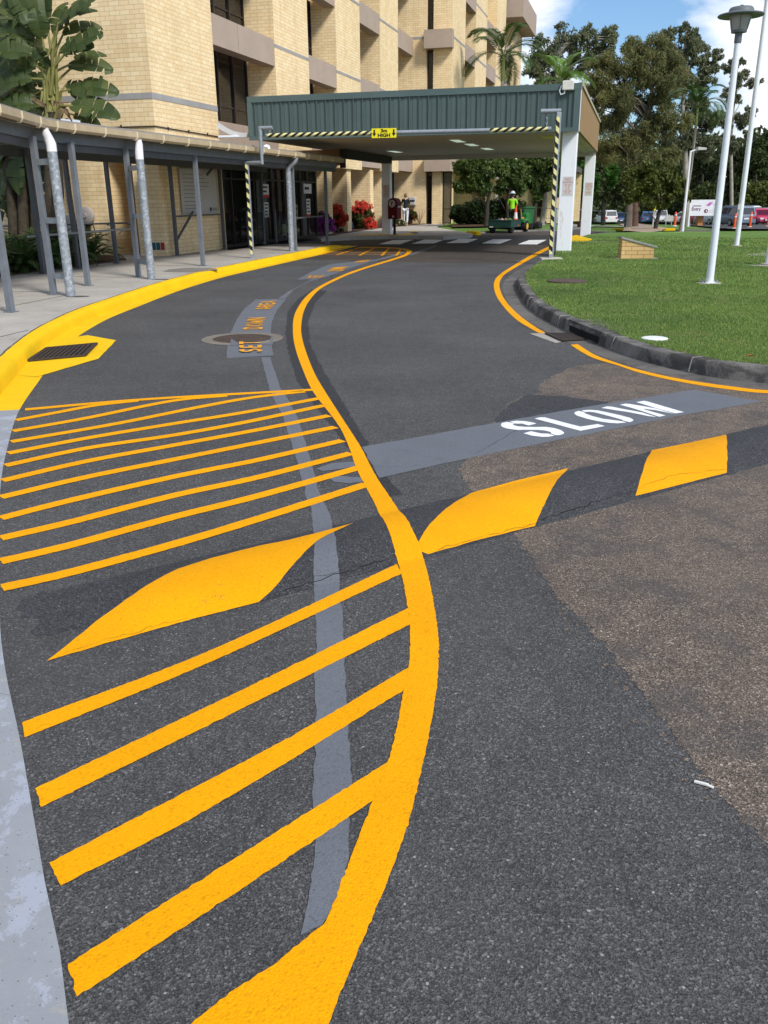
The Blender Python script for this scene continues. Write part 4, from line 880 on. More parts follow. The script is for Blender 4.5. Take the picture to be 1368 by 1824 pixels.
# downpipes
def downpipe(px, py, gs, r=.075, lab=None):
    b = G(px, py, Z0, FL); u = (b-P1).dot(E2); s = (b-P1).dot(E1); root = cw
    m = MB(); m.tube([L(u, s, Z0), L(u, s, 2.35)], r, 18); m.tube([L(u, s, 1.62), L(u, s, 1.64)], r+.004, 18); dp = m.build('downpipe', m_pipe, root, smooth=True)
    gu_ = gl_at(gs)-.07
    m = MB(); m.tube([L(u, s, 2.34), L(u, s, 2.44), L(u+(gu_-u)*.35, s+(gs-s)*.35, 2.53), L(u+(gu_-u)*.8, s+(gs-s)*.8, 2.62), L(gu_, gs, 2.70), L(gu_, gs, 2.75)], [r*1.03, r*1.03, r, r*.95, r*.75, r*.7], 16); m.build('elbow', m_pvc if px < 400 else m_galv, dp, smooth=True)
    return dp, u, s
d1, u1, s1 = downpipe(126.5, 527.5, s_of(83, 3.2, 229)); d2, u2, s2 = downpipe(270, 497.5, s_of(246.5, 3.02, 243)); d3, u3, s3 = downpipe(519.5, 447.5, s_of(526.5, 2.97, 279), .08)
for dp, (pp, pu, ps), (u, s) in ((d1, FP[1], (u1, s1)), (d2, FP[3], (u2, s2))):
    for z in (.45, 1.32, 2.2): m = MB(); m.bar(L(pu+.03, ps-.0, z), L(u-.03, s, z), .035, .09); m.build('bracket', m_galv, dp)
# handrails
def rail(label, pts, posts, mat_, r=.024, extra=None):
    t = thing('handrail', label, 'handrail', pts[0]); m = MB(); m.tube(pts, r, 10); m.build('rail', mat_, t, smooth=True)
    for a, b in posts: m = MB(); m.tube([a, b], .014, 6); m.build('bracket', mat_, t)
    return t
rail('upper grey handrail along the wall ending in a hooked return', [L(-6, -.45, .93), L(-.9, -.45, 1.03), L(-.8, -.45, 1.0), L(-.8, -.3, .93)], [(L(-5, -.45, .9), L(-5, -.02, .86)), (L(-3, -.45, .94), L(-3, -.02, .9)), (L(-1.5, -.45, .98), L(-1.5, -.02, .94))], m_steel_dk)
rail('lower pale handrail running along the inner edge of the walkway', [L(.30, -6.3, .92), L(.30, -2.2, .94)], [(L(.3, -5.8, .92), L(.16, -5.8, .8)), (L(.3, -2.6, .93), L(.16, -2.6, .82))], m_galv)
t = rail('thin grey rail beside the entrance doors at the end of the walkway', [L(2.6, 2.75, 1.05), L(2.35, 7.0, 1.05)], [], m_steel_dk, .025)
# entrance balustrade, door notices and a hand sanitiser stand
eb = thing('glass_balustrade', 'low glass balustrade panels in front of the dark entrance doors', 'balustrade', L(.35, 6, Z0))
for s0, s1 in ((4.9, 6.2), (7.3, 8.8)):
    for s in (s0, s1): m = MB(); lbox(m, .32, s-.025, Z0, .37, s+.025, 1.25); m.build('upright', m_steel, eb)
    m = MB(); lbox(m, .34, s0+.03, .25, .352, s1-.03, 1.2)
    kk = MATS.get('clear_glass')
    if not kk:
        k = NT('clear_glass'); k.b.inputs['Transmission Weight'].default_value = .0; k.b.inputs['Alpha'].default_value = .35; kk = MATS['clear_glass'] = k.fin((.03, .034, .034), .03, 0, .6)
    m.build('glass_panel', kk, eb)
def notice(label, s0, s1, z0_, z1_, mat_=m_sign, red=False, rows=3, u=-.035):
    t = thing('notice', label, 'notice', L(u, (s0+s1)/2, z0_), group='notices on the entrance doors'); m = MB(); lbox(m, u-.004, s0, z0_, u, s1, z1_); m.build('sheet', mat_, t)
    m = MB(); h = (z1_-z0_)/(rows*2+1)
    for i in range(rows): z = z1_-h*(1+2*i); lbox(m, u, s0+.12*(s1-s0), z-h*.8, u+.002, s1-(.15+.2*random.random())*(s1-s0), z)
    m.build('lettering', m_blk, t)
    if red: m = MB(); lbox(m, u-.004, s0, z0_-.10, u, s1, z0_-.005); m.build('red_strip', m_red, t)
notice('white notice with a red strip below, upper on the left entrance door', 7.0, 7.75, 1.75, 2.1, red=True, rows=2)
notice('tall narrow white notice below the red strip on the left entrance door', 7.25, 7.65, 1.0, 1.5, rows=4)
notice('wide white notice at the top of the right entrance door', 11.3, 12.2, 1.80, 2.16, rows=1)
notice('tall white notice with a red foot on the right entrance door', 11.55, 12.0, 1.02, 1.6, red=True, rows=4)
notice('small tan notice on the brick door jamb between the entrance doors', 10.2, 10.55, .85, 1.4, M('notice_tan', (.35, .28, .16), .7), rows=2)
sn = thing('sanitiser_stand', 'small white dispenser on a low stand inside the dark doorway', 'dispenser', L(.25, 8.3, Z0)); m = MB(); lbox(m, .2, 8.25, .35, .3, 8.42, .75); m.build('dispenser', m_sign, sn, bevel=.02)
m = MB(); lbox(m, .23, 8.31, Z0, .27, 8.35, 1.0); m.build('stand', m_dkframe, sn)
# lights on the walkway roof
rt = thing('roof_fitting', 'silver cylindrical fitting lying on the walkway roof by the banana leaves', 'fitting', L(2.55, -8.0, ZG+.14)); m = MB(); a, b = at(104, 217, 17.0), at(141, 219, 17.3)
m.tube([a, a.lerp(b, .5), b], [.055, .055, .05], 12); m.build('tube', M('silver', (.62, .63, .66), .35, .1, 5, .5), rt, smooth=True); m = MB(); m.tube([a-(b-a)*.08, a+(b-a)*.06], .062, 12); m.tube([b-(b-a)*.46, b-(b-a)*.40], .064, 12); m.build('end_cap', m_blk, rt)
m = MB(); m.bar(a.lerp(b, .3)+Vector((0, 0, -.05)), a.lerp(b, .3)+Vector((0, 0, -.13)), .04); m.bar(a.lerp(b, .8)+Vector((0, 0, -.05)), a.lerp(b, .8)+Vector((0, 0, -.13)), .04); m.build('foot', m_steel, rt)
wd = thing('dome_camera', 'small white dome camera on the walkway gutter behind the height bar post', 'camera', L(2.9, .6, ZG+.12)); c_ = L(2.9, .65, ZG+.1); m = MB(); m.lathe(c_, [(.10, 0), (.10, .06), (.07, .10), (.02, .12)], 16); m.build('housing', m_wp, wd, smooth=True); m = MB(); m.lathe(c_-Vector((0, 0, .05)), [(.03, -.0), (.05, .05)], 12); m.build('mount', m_blk, wd)
# ------------------------------------------------------------------ portico
UL, UR, SF, SB, ZB, ZT = 1.43, 10.90, 3.0, 15.95, 3.24, 4.40
po = thing('portico', 'flat roofed portico clad in ribbed green metal over the drive', 'portico', L(6, 9, 0), -TH)
m = MB(); lbox(m, UL, SF, ZB+.10, UR, SF+.05, ZT-.02)
pitch = .272; u = UL+.20
while u < UR-.1:
    for a, b, d in ((0, .022, .045),): lbox(m, u+a, SF-d, ZB+.11, u+b, SF+.02, ZT-.17)
    lbox(m, u+.10, SF-.012, ZB+.11, u+.20, SF+.02, ZT-.17)
    u += pitch
m.build('cladding', m_clad, po)
part('flashing', m_clad2, [(UL-.02, SF-.055, ZT-.16, UR+.02, SF+.06, ZT)], po)
part('flashing', m_clad2, [(UL-.02, SF-.05, ZB, UR+.005, SF+.06, ZB+.10)], po)
part('flashing', m_clad2, [(UL-.03, SF-.052, ZB+.101, UL+.12, SF+.06, ZT-.161)], po)
part('flashing', m_clad2, [(UR-.16, SF-.05, ZB+.101, UR+.005, SF+.06, ZT-.161)], po)
part('end_panel', m_brn, [(UR-.05, SF+.065, ZB+.03, UR, SB, ZT-.06)], po)
part('end_panel', m_brn, [(UL, SF+.065, ZB+.03, UL+.05, SB, ZT-.06)], po)
part('capping', m_fasc, [(UR-.06, SF+.065, ZT-.055, UR+.04, SB+.03, ZT+.03)], po)
part('corner_bead', m_wp, [(UR+.006, SF-.05, ZB-.01, UR+.022, SF+.02, ZT-.05)], po)
part('back_fascia', m_brn, [(UL, SB+.003, ZB-.10, UR-.06, SB+.06, ZT-.06)], po)
part('roof', m_roof, [(UL+.05, SF+.07, ZT-.18, UR-.07, SB-.01, ZT-.10)], po)
part('soffit', m_soff, [(UL+.06, SF+.065, ZB+.035, UR-.07, SB-.01, ZB+.07)], po)
part('beam', m_soff, [(UL+.06, SB-.4, ZB-.14, UR-.07, SB-.02, ZB+.033)], po)
part('beam', m_soff, [(UR-.55, SF+.07, ZB-.0, UR-.32, SB-.42, ZB+.034)], po)
part('beam', m_dkbeam, [(2.30, 8.86, 2.94, 2.52, 15.2, 3.235)], po)
part('bulkhead', m_brn, [(-.9, 8.9, 2.72, 2.298, 9.0, 3.235)], po)
part('bulkhead', m_dkbeam, [(2.32, 8.72, 2.62, 2.50, 8.858, 3.235)], po)
def pillar(u, s, w, zt, sgn=True):
    m = MB(); lbox(m, u-w/2, s-w/2, 0, u+w/2, s+w/2, zt); p = m.build('pillar', m_col, po, bevel=.012)
    m = MB(); lbox(m, u-w*.30, s-w/2-.006, 1.62, u+w*.42, s-w/2-.002, 2.12) ; b = m.build('warning_sign', M('sign_aged', (.62, .60, .57), .6, .08, 8), p)
    x0 = u+w*.06; c0 = lambda z: L(x0, s-w/2-.008, z)
    put_text('NO', .115, c0(2.05), E2, (0, 0, 1), m_redf, p, 'lettering', .001); put_text('PARKING', .068, c0(1.97), E2, (0, 0, 1), m_redf, p, 'lettering', .001)
    m = MB()
    for i in range(5):
        wd_ = (.09, .06, .05, .1, .07)[i]; z = 1.90-i*.052; lbox(m, x0-wd_, s-w/2-.0085, z-.009, x0-.02, s-w/2-.0062, z+.009); lbox(m, x0+.0, s-w/2-.0085, z-.009, x0+wd_, s-w/2-.0062, z+.009)
    m.build('small_lettering', m_redf, p)
    return p
pillar(UR-.24, 3.55, .40, ZB+.03); pillar(UR-.25, SB-.22, .40, ZB-.12); pillar(2.42, 14.7, .36, 2.95)
m = MB(); lbox(m, 2.24, 14.46, Z0, 2.62, 14.93, .30); m.build('pillar_foot', m_col, po)
for q in ([(804, 248.5), (815, 248), (827, 251.5), (815, 252.5)], [(830, 255.5), (840, 255), (850, 258.5), (840, 259)], [(858, 263), (868, 262.5), (877.5, 265.5), (868, 266.3)], [(698, 268.5), (703, 268.3), (709.5, 270), (703, 270.4)]):
    ce = [Vector(G(x, y, 0, lambda a, b: 0)) for x, y in ()]
    pts_ = []
    for x, y in q:
        d = Vector(ray(x, y)); t = (ZB+.03-H)/d.z; pts_.append(Vector((d.x*t, d.y*t, ZB+.03)))
    c_ = sum(pts_, Vector())/4; uu = (c_-P1).dot(E2); s_ = (c_-P1).dot(E1)
    fr = part('ceiling_light', m_wp, [(uu-.17, s_-.66, ZB+.012, uu+.17, s_+.66, ZB+.034)], po)
    k = MATS.get('diffuser')
    if not k:
        n = NT('diffuser'); n.b.inputs['Emission Color'].default_value = (.8, 1, .85, 1); n.b.inputs['Emission Strength'].default_value = .3; k = MATS['diffuser'] = n.fin((.7, .8, .7), .4)
    part('diffuser', k, [(uu-.14, s_-.62, ZB+.006, uu+.14, s_+.62, ZB+.011)], fr)
d = Vector(ray(979, 244.5)); t = (ZB+.02-H)/d.z; c_ = d*t+Vector((0, 0, H)); uu = (c_-P1).dot(E2); s_ = (c_-P1).dot(E1)
part('ceiling_panel', M('panel_yellow', (.62, .66, .12), .5), [(uu-.2, s_-.45, ZB+.008, uu+.2, s_+.45, ZB+.034)], po)
m = MB(); u0 = 10.42; lbox(m, u0, SF-.16, ZT-.17, u0+.29, SF-.04, ZT+.06); fl = m.build('floodlight', M('fitting_cream', (.66, .63, .56), .5), po, bevel=.02)
m = MB(); m.tube([L(u0-.02, SF-.08, ZT-.05), L(u0-.07, SF-.09, ZT-.18), L(u0-.03, SF-.1, ZT-.27), L(u0+.06, SF-.1, ZT-.24), L(u0+.07, SF-.09, ZT-.17)], .018, 8); m.build('cable', m_wp, fl)
# ------------------------------------------------------------------ height bar
gR = G(981, 461.5, Z0, FL); gL = G(450, 460, Z0, FL)
dv = (gL-gR).normalized(); zR, zL = topz(gR, 990, 200), topz(gL, 466, 229)
pr = .055
t = thing('gate_post', 'tall steel post with hazard tape on the lawn, holding the bar by a chain', 'post', gR, group='height bar posts')
m = MB(); m.box(gR.x-pr, gR.y-pr, Z0-.02, gR.x+pr, gR.y+pr, zR); m.build('upright', m_galv, t, bevel=.006)
m = MB(); m.box(gR.x-pr-.004, gR.y-pr-.004, Z0+.12, gR.x+pr*.35, gR.y-pr-.0005, zR-.1); m.box(gR.x-pr-.004, gR.y-pr, Z0+.12, gR.x-pr-.0005, gR.y+pr, zR-.1); m.build('hazard_tape', m_tape, t)
m = MB(); m.tube([gR+Vector((pr, 0, zR-Z0+.03)), gR+dv*.42+Vector((0, 0, zR-Z0+.03))], .052, 14); m.build('arm', m_galv, t, smooth=True)
m = MB(); m.box(gR.x-.26, gR.y-.2, Z0-.02, gR.x+.26, gR.y+.2, Z0+.035); m.build('base_plate', concrete('base_pale', (.48, .45, .38), .1), t, bevel=.01)
t2 = thing('gate_post', 'hazard taped steel post at the walkway, cranked out round the gutter', 'post', gL, group='height bar posts')
zc = topz(gL, 440, 288)-.03; kx = at(469, 287, gL[1]); out = -dv*.30
m = MB(); m.box(gL.x-.045, gL.y-.045, Z0-.02, gL.x+.045, gL.y+.045, zc); m.build('upright', m_galv, t2, bevel=.006)
m = MB(); m.box(gL.x-.049, gL.y-.049, Z0+.1, gL.x+.018, gL.y-.0455, zc-.04); m.box(gL.x-.049, gL.y-.045, Z0+.1, gL.x-.0455, gL.y+.045, zc-.04); m.build('hazard_tape', m_tape, t2)
e = gL.copy(); e.z = zc; f = e-dv*.44-E1*.1; g2 = Vector((f.x, f.y, zL)); h2 = g2-dv*.22
m = MB(); m.tube([e+dv*.04, f, f+Vector((0, 0, .0))], .045, 12); m.tube([f-Vector((0, 0, .04)), g2+Vector((0, 0, .04))], .045, 12); m.tube([g2+dv*.03, g2-dv*.32], .045, 12); m.build('arm', m_galv, t2, smooth=True)
a = at(982, 229.5, gR.y+.05); b = at(474, 241.5, gL.y+.05)
hb2 = thing('height_bar', 'hanging galvanised height bar with striped ends across the drive', 'height bar', (a+b)/2)
m = MB(); m.tube([a, b], .048, 16); m.build('bar', m_galv, hb2, smooth=True)
def tape(i0, i1):
    m = MB(); p, q = a.lerp(b, i0), a.lerp(b, i1); m.tube([p, q], .0505, 16); m.build('hazard_tape', m_tapeb, hb2, smooth=True)
tape(.012, .205); tape(.60, .995)
def chain(p, q):
    m = MB(); n = 5
    for i in range(n):
        c_ = p.lerp(q, (i+.5)/n); r = (p-q).length/n*.6; ax = Vector((1, 0, 0)) if i % 2 else Vector((0, 1, 0))
        m.tube([c_+(ax*math.cos(t_)*r*.55+Vector((0, 0, 1))*math.sin(t_)*r) for t_ in np.linspace(0, 2*PI, 9)], .009, 5, cap=False)
    return m.build('chain', m_galv, hb2)
pa = a.lerp(b, .016); chain(Vector((pa.x, pa.y, zR+.0)), pa+Vector((0, 0, .045))); pb = a.lerp(b, .985); chain(Vector((pb.x, pb.y, zL-.03)), pb+Vector((0, 0, .045)))
bd_ = (a-b).normalized(); ce = at(684, 237, (a.lerp(b, .585)).y-.11); m = MB(); yel_s = M('sign_yellow', (.82, .70, .01), .5, .04)
up = Vector((0, 0, 1)); nrm = bd_.cross(up).normalized()
if nrm.y > 0: nrm = -nrm
hw, hh = .31, .108
m.prism([ce-bd_*hw-up*hh, ce+bd_*hw-up*hh, ce+bd_*hw+up*hh, ce-bd_*hw+up*hh], (0, 0, 0), -nrm*.008); sg = m.build('sign', yel_s, hb2)
fr_ = nrm*.003
put_text('3m', .105, ce+fr_+up*.052, bd_, up, m_blk, sg, bold=.004, sx=1.25); put_text('HIGH', .105, ce+fr_-up*.052, bd_, up, m_blk, sg, bold=.004, sx=1.25)
for s_ in (-1, 1):
    m = MB(); o_ = ce+fr_+bd_*s_*.245
    m.quad(o_-bd_*.02+up*.08, o_+bd_*.02+up*.08, o_+bd_*.02-up*.0, o_-bd_*.02-up*.0); m.quad(o_-bd_*.05+up*.0, o_+bd_*.05+up*.0, o_-up*.08); m.build('arrow', m_blk, sg)
# ------------------------------------------------------------------ lamp post, poles, plinth
hL = lambda x, y: terr(x, y)
def vpole(px, py, dz=Z0):
    g_ = G(px, py, dz, hL)
    if g_.y > 84: g_ = at(px, py, 84.); g_.z = terr(g_.x, 84.)+dz
    return g_
b = vpole(1263.5, 505); lp = thing('lamp_post', 'white lamp post with a grey brimmed lantern standing on the lawn', 'lamp post', b)
sc = mpp(b); z1 = topz(b, 1312, 75); zc1 = topz(b, 1313, 57); zl = topz(b, 1317, 22); zt = topz(b, 1318, 10.5)
m = MB(); m.tube([b-Vector((0, 0, .02)), Vector((b.x, b.y, (b.z+z1)/2)), Vector((b.x, b.y, z1))], [.066, .058, .048], 18); m.build('pole', m_wp, lp, smooth=True)
m = MB(); m.lathe((b.x, b.y, z1-.02), [(.052, 0), (.058, .02), (.058, zc1-z1), (.12, zc1-z1+.01), (.125, zc1-z1+.04)], 20); m.build('collar', M('lamp_grey', (.13, .145, .155), .5), lp, smooth=True)
h_ = zl-zc1
m = MB(); m.lathe((b.x, b.y, zc1+.02), [(.115, 0), (.13, .015), (.178, h_-.05), (.17, h_-.03)], 24); ln_ = m.build('lantern', M('lantern_frosted', (.40, .39, .37), .35, .05, 2), lp, smooth=True)
m = MB()
for i in range(6): a = i*PI/3+.2; m.tube([(b.x+.131*math.cos(a), b.y+.131*math.sin(a), zc1+.03), (b.x+.18*math.cos(a), b.y+.18*math.sin(a), zl-.03)], .006, 5)
m.build('rib', MATS['lamp_grey'], ln_)
m = MB(); m.lathe((b.x, b.y, zl-.05), [(.18, 0), (.345, -.008), (.355, .006), (.345, .02), (.20, .055), (.185, .10), (.165, .12), (.03, .135), (.025, .155)], 32); m.build('brim', MATS['lamp_grey'], lp, smooth=True)
m = MB(); m.box(b.x-.20, b.y-.13, b.z-.06, b.x+.22, b.y+.13, b.z+.012); m.build('footing', m_conc, lp, bevel=.01)
m = MB()
for i in (-1, 1):
    for j in (-1, 1): m.tube([(b.x+i*.10, b.y+j*.08, b.z), (b.x+i*.10, b.y+j*.08, b.z+.07)], .014, 6); m.tube([(b.x+i*.10, b.y+j*.08, b.z+.02), (b.x+i*.10, b.y+j*.08, b.z+.045)], .024, 6)
m.build('anchor_bolt', m_galv, lp); m = MB(); m.box(b.x-.115, b.y-.10, b.z+.012, b.x+.115, b.y+.10, b.z+.024); m.build('base_plate', m_wp, lp)
def flagpole(label, px, py, r, ht):
    b = vpole(px, py); t = thing('flagpole', label, 'flagpole', b, group='white flagpoles on the lawn'); m = MB()
    m.tube([b-Vector((0, 0, .02)), b+Vector((0, 0, ht*.5)), b+Vector((0, 0, ht))], [r, r*.86, r*.62], 16); m.build('pole', m_wp, t, smooth=True)
    m = MB(); m.lathe(b+Vector((0, 0, ht)), [(r*.62, 0), (r*1.3, .04), (r*1.4, .09), (.02, .15)], 14); m.build('finial', m_wp, t, smooth=True)
    m = MB(); m.lathe(b, [(r*2.2, -.02), (r*2.2, .03), (r*1.2, .045)], 16); m.build('base_collar', m_conc, t)
    m = MB(); m.tube([b+Vector((-r*1.25, -r*.3, .9)), b+Vector((-r*.95, -r*.3, ht))], .006, 5); m.box(b.x-r*1.6, b.y-r*.8, b.z+1.05, b.x-r*.7, b.y, b.z+1.2); m.build('halyard', m_signg, t)
flagpole('tall white flagpole rising from the lawn to the right of the lamp post', 1311.5, 439, .075, 9.2)
flagpole('white flagpole at the extreme right edge of the photo', 1368.5, 472, .075, 9.2)
b = G(1133, 461, Z0, hL)
q = [G(1106, 461.3, Z0, hL), G(1163.5, 461, Z0, hL)]; d = (q[1]-q[0]); wd_ = d.length; d.normalize(); n = Vector((-d.y, d.x, 0))
zl_, zr_ = topz(q[0], 1108, 425), topz(q[1], 1165, 441)
bp = thing('brick_plinth', 'low cream brick plinth with a sloping stone top on the lawn', 'plinth', (q[0]+q[1])/2, math.atan2(d.y, d.x))
m = MB(); m.prism([q[0]-Vector((0, 0, .05)), q[1]-Vector((0, 0, .05)), Vector((q[1].x, q[1].y, zr_-.01)), Vector((q[0].x, q[0].y, zl_-.01))], (0, 0, 0), n*.45)
m.build('brickwork', brick('plinth_brick', (.62, .40, .17), (.72, .48, .22), (.07, .055, .045), .30, .098), bp)
e0 = Vector((q[0].x, q[0].y, zl_))-d*.03; e1_ = Vector((q[1].x, q[1].y, zr_))+d*.08+Vector((0, 0, -.015)); m = MB(); up = Vector((0, 0, .045))
m.prism([e0-n*.03, e1_-n*.03, e1_-n*.03+up, e0-n*.03+up], (0, 0, 0), n*.51); m.build('stone_top', concrete('stone_top', (.30, .30, .29), .3, .3), bp, bevel=.006)
m = MB(); m.prism([q[0]-d*.14-Vector((0, 0, .04)), q[1]+d*.14-Vector((0, 0, .04)), q[1]+d*.14+Vector((0, 0, .012)), q[0]-d*.14+Vector((0, 0, .012))], (0, 0, 0), n*.58); m.build('footing', m_conc, bp)
# street lamps
def street(label, px, py, tpx, tpy, apx, apy, r):
    b = vpole(px, py); zt = topz(b, tpx, tpy); t = thing('street_lamp', label, 'street lamp', b); m = MB(); T_ = Vector((b.x, b.y, zt))
    m.tube([b-Vector((0, 0, .05)), T_], [r, r*.65], 12); m.build('pole', m_wp, t, smooth=True); m = MB(); e = at(apx, apy, b.y); m.tube([T_-Vector((0, 0, .05)), T_.lerp(e, .35)+Vector((0, 0, .03)), T_.lerp(e, .5)], r*.45, 8); m.build('arm', m_wp, t)
    m = MB(); c0, c1 = T_.lerp(e, .4), e; dd = (c1-c0).normalized(); w = r*2.3
    m.prism([c0+Vector((0, -w, 0)), c1+Vector((0, -w*.8, 0)), c1+Vector((0, -w*.8, w*.5)), c0+Vector((0, -w, w*.9))], (0, 0, 0), (0, 2*w, 0)); m.build('lamp_head', m_signg, t, bevel=.02)
street('white street lamp with a single arm standing left of the Entry sign', 1215.5, 410.5, 1230.5, 268.5, 1257, 267, .095)
street('thin far street lamp rising behind the Entry sign', 1271, 396, 1278, 315, 1293, 316, .09)
# Entry sign
b = vpole(1229, 403); es = thing('entry_sign', 'white Entry sign with purple artwork on two posts at the car park', 'sign', b)
w0, w1 = at(1231.5, 356, b.y), at(1276, 357, b.y); z0_, z1_ = at(1231, 384.5, b.y).z, w0.z
m = MB(); m.box(w0.x, b.y-.03, z0_, w1.x, b.y+.03, z1_); m.build('panel', m_sign if False else M('sign_bright', (.74, .74, .76), .5, .03), es)
for x in (w0.x-.05, w1.x-.1): m = MB(); m.box(x-.06, b.y-.05, b.z-.1, x+.06, b.y+.05, z1_-.25); m.build('post', m_wp, es)
W_, H_ = w1.x-w0.x, z1_-z0_; m_pur = M('lettering_purple', (.12, .02, .09), .6); m_pink = M('artwork_pink', (.62, .30, .55), .6, .3, 4); yf = b.y-.034
sp = lambda u, v: Vector((w0.x+W_*u, yf, z0_+H_*v))
put_text('Entry', H_*.28, sp(.225, .42), (1, 0, 0), (0, 0, 1), m_pur, es, bold=.01)
m = MB(); m.box(sp(.10, 0).x, yf-.001, sp(0, .59).z, sp(.42, 0).x, yf+.001, sp(0, .645).z); m.quad(sp(.06, .585), sp(.10, .585), sp(.08, .655)); m.build('small_lettering', m_pur, es)
m = MB(); c_ = sp(.63, .29); m.lathe(c_, [(H_*.13, 0), (H_*.13, .003)], 20, axis=(0, -1, 0)); em = m.build('emblem', m_pur, es)
m = MB(); m.prism([c_+Vector((.0, -.004, -H_*.1)), c_+Vector((H_*.07, -.004, -H_*.02)), c_+Vector((H_*.03, -.004, H_*.09)), c_+Vector((-H_*.02, -.004, H_*.02))], (0, 0, 0), (0, -.002, 0)); m.build('emblem_mark', m_sign, em)
m = MB(); m.box(sp(.74, 0).x, yf-.001, sp(0, .30).z, sp(.96, 0).x, yf+.001, sp(0, .33).z); m.box(sp(.74, 0).x, yf-.001, sp(0, .20).z, sp(.92, 0).x, yf+.001, sp(0, .23).z); m.build('small_lettering', m_signg, es)
m = MB(); m.quad(sp(.60, .62), sp(.72, .58), sp(.84, .72), sp(.88, .88), sp(.74, .86), sp(.64, .74)); m.quad(sp(.86, .68), sp(.99, .62), sp(.99, .68), sp(.88, .73)); m.build('artwork', m_pink, es)
m = MB(); m.quad(sp(.66, .66), sp(.74, .64), sp(.82, .80), sp(.76, .80)); 
for v in m.v: pass
m.v = [(x, y-.002, z) for x, y, z in m.v]; m.build('artwork', M('artwork_purple', (.30, .10, .30), .6), es)
# ------------------------------------------------------------------ pipe fence
fa, fb, fc = vpole(1115.7, 408), vpole(1047.8, 404), vpole(990, 400); fd = vpole(930, 397.5)
pf = thing('pipe_fence', 'low galvanised pipe fence along the far verge', 'fence', fb); tops = [Vector((p.x, p.y, topz(p, x, y))) for p, x, y in ((fa, 1117, 379.5), (fb, 1048.5, 374.5), (fc, 991, 371.5), (fd, 925, 369))]
m = MB(); m.tube(tops, .035, 8); m.build('rail', m_galv, pf)
for p, tq in zip((fa, fb, fc, fd), tops): m = MB(); m.tube([p-Vector((0, 0, .1)), tq], .035, 8); m.build('post', m_galv, pf)
for k_ in (.38,): m = MB(); m.tube([p.lerp(tq, k_) for p, tq in zip((fa, fb, fc, fd), tops)], .02, 6); m.build('rail', m_galv, pf)
b = vpole(987, 398); bs = thing('panel_sign', 'blank grey blue panel sign fixed by the far fence beside the striped post', 'sign', b); z = topz(b, 987, 368.5); z2_ = topz(b, 987, 375.5)
sc = mpp(b); m = MB(); m.box(b.x-9*sc, b.y-.15, z2_, b.x+12*sc, b.y-.1, z); m.build('panel', M('panel_bluegrey', (.30, .36, .44), .5), bs); m = MB(); m.box(b.x-.05, b.y-.1, b.z-.1, b.x+.05, b.y-.02, z); m.build('post', m_galv, bs)
# ------------------------------------------------------------------ postbox
b = G(703, 418.5, Z0, FL); pb = thing('postbox', 'dark red round topped postbox on a black pole by the portico pillar', 'postbox', b, math.radians(-6))
sc = mpp(b); zb_, zt_ = topz(b, 703, 390), topz(b, 703, 352.5); hw = 11.5*sc; m_pbr = M('postbox_red', (.12, .007, .012), .6, .1, 3, 0, .2)
Tm = Matrix.Translation(b) @ Matrix.Rotation(math.radians(-28), 4, 'Z')
def pbx(pts): return [Tm @ Vector(p) for p in pts]
m = MB(); m.tube([b-Vector((0, 0, .02)), b+Vector((0, 0, zb_-Z0+.03))], .055, 14); m.build('pole', m_blk, pb); m = MB(); m.lathe(b, [(.14, 0), (.14, .02), (.06, .03)], 14); m.build('base_plate', m_blk, pb)
dpt = .2; zz = zt_-Z0; zbb = zb_-Z0; pr_ = [(-hw*.8, zbb), (hw*.8, zbb), (hw*.8, zz-hw*.75)]+[(hw*.8*math.cos(a), zz-hw*.75+hw*.75*math.sin(a)) for a in np.linspace(.2, PI-.2, 9)]+[(-hw*.8, zz-hw*.75)]
m = MB(); m.prism(pbx([(x, -dpt, z) for x, z in pr_]), (0, 0, 0), Tm.to_3x3() @ Vector((0, 2*dpt, 0))); bx_ = m.build('box', m_pbr, pb, bevel=.02)
m = MB(); c_ = Tm @ Vector((-.01, -dpt-.004, zz-hw*.82)); ax = Tm.to_3x3() @ Vector((0, -1, 0)); m.lathe(c_, [(hw*.55, 0), (hw*.55, .004)], 24, axis=ax); em = m.build('emblem', M('emblem_grey', (.5, .46, .45), .5), bx_)
rx = Tm.to_3x3() @ Vector((1, 0, 0)); m = MB(); q_ = c_+ax*.006
m.quad(*[q_+rx*hw*.5*x+Vector((0, 0, hw*.5*y)) for x, y in ((.05, .75), (.30, .5), (.25, .1), (-.1, -.05), (-.1, -.75), (-.35, -.7), (-.35, .2), (-.2, .6))]); m.build('emblem_mark', m_pbr, em)
m = MB(); q_ = pbx([(.04, -dpt-.004, zbb+.10)])[0]; m.lathe(q_, [(.045, 0), (.045, .006)], 14, axis=ax); m.build('lock', M('emblem_grey', (.5, .46, .45), .5), bx_)
m = MB(); ax2 = rx; o_ = Tm @ Vector((hw*.8+.003, 0, zz-hw*.95)); ff = Tm.to_3x3() @ Vector((0, 1, 0)); m.prism([o_-ff*.18, o_+ff*.18, o_+ff*.18+Vector((0, 0, .035)), o_-ff*.18+Vector((0, 0, .035))], (0, 0, 0), rx*.004); m.build('slot', m_blk, bx_)
m = MB(); o_ = o_-Vector((0, 0, .12)); m.prism([o_-ff*.12, o_+ff*.12, o_+ff*.12+Vector((0, 0, .06)), o_-ff*.12+Vector((0, 0, .06))], (0, 0, 0), rx*.003); m.build('lettering', MATS['emblem_grey'], bx_)
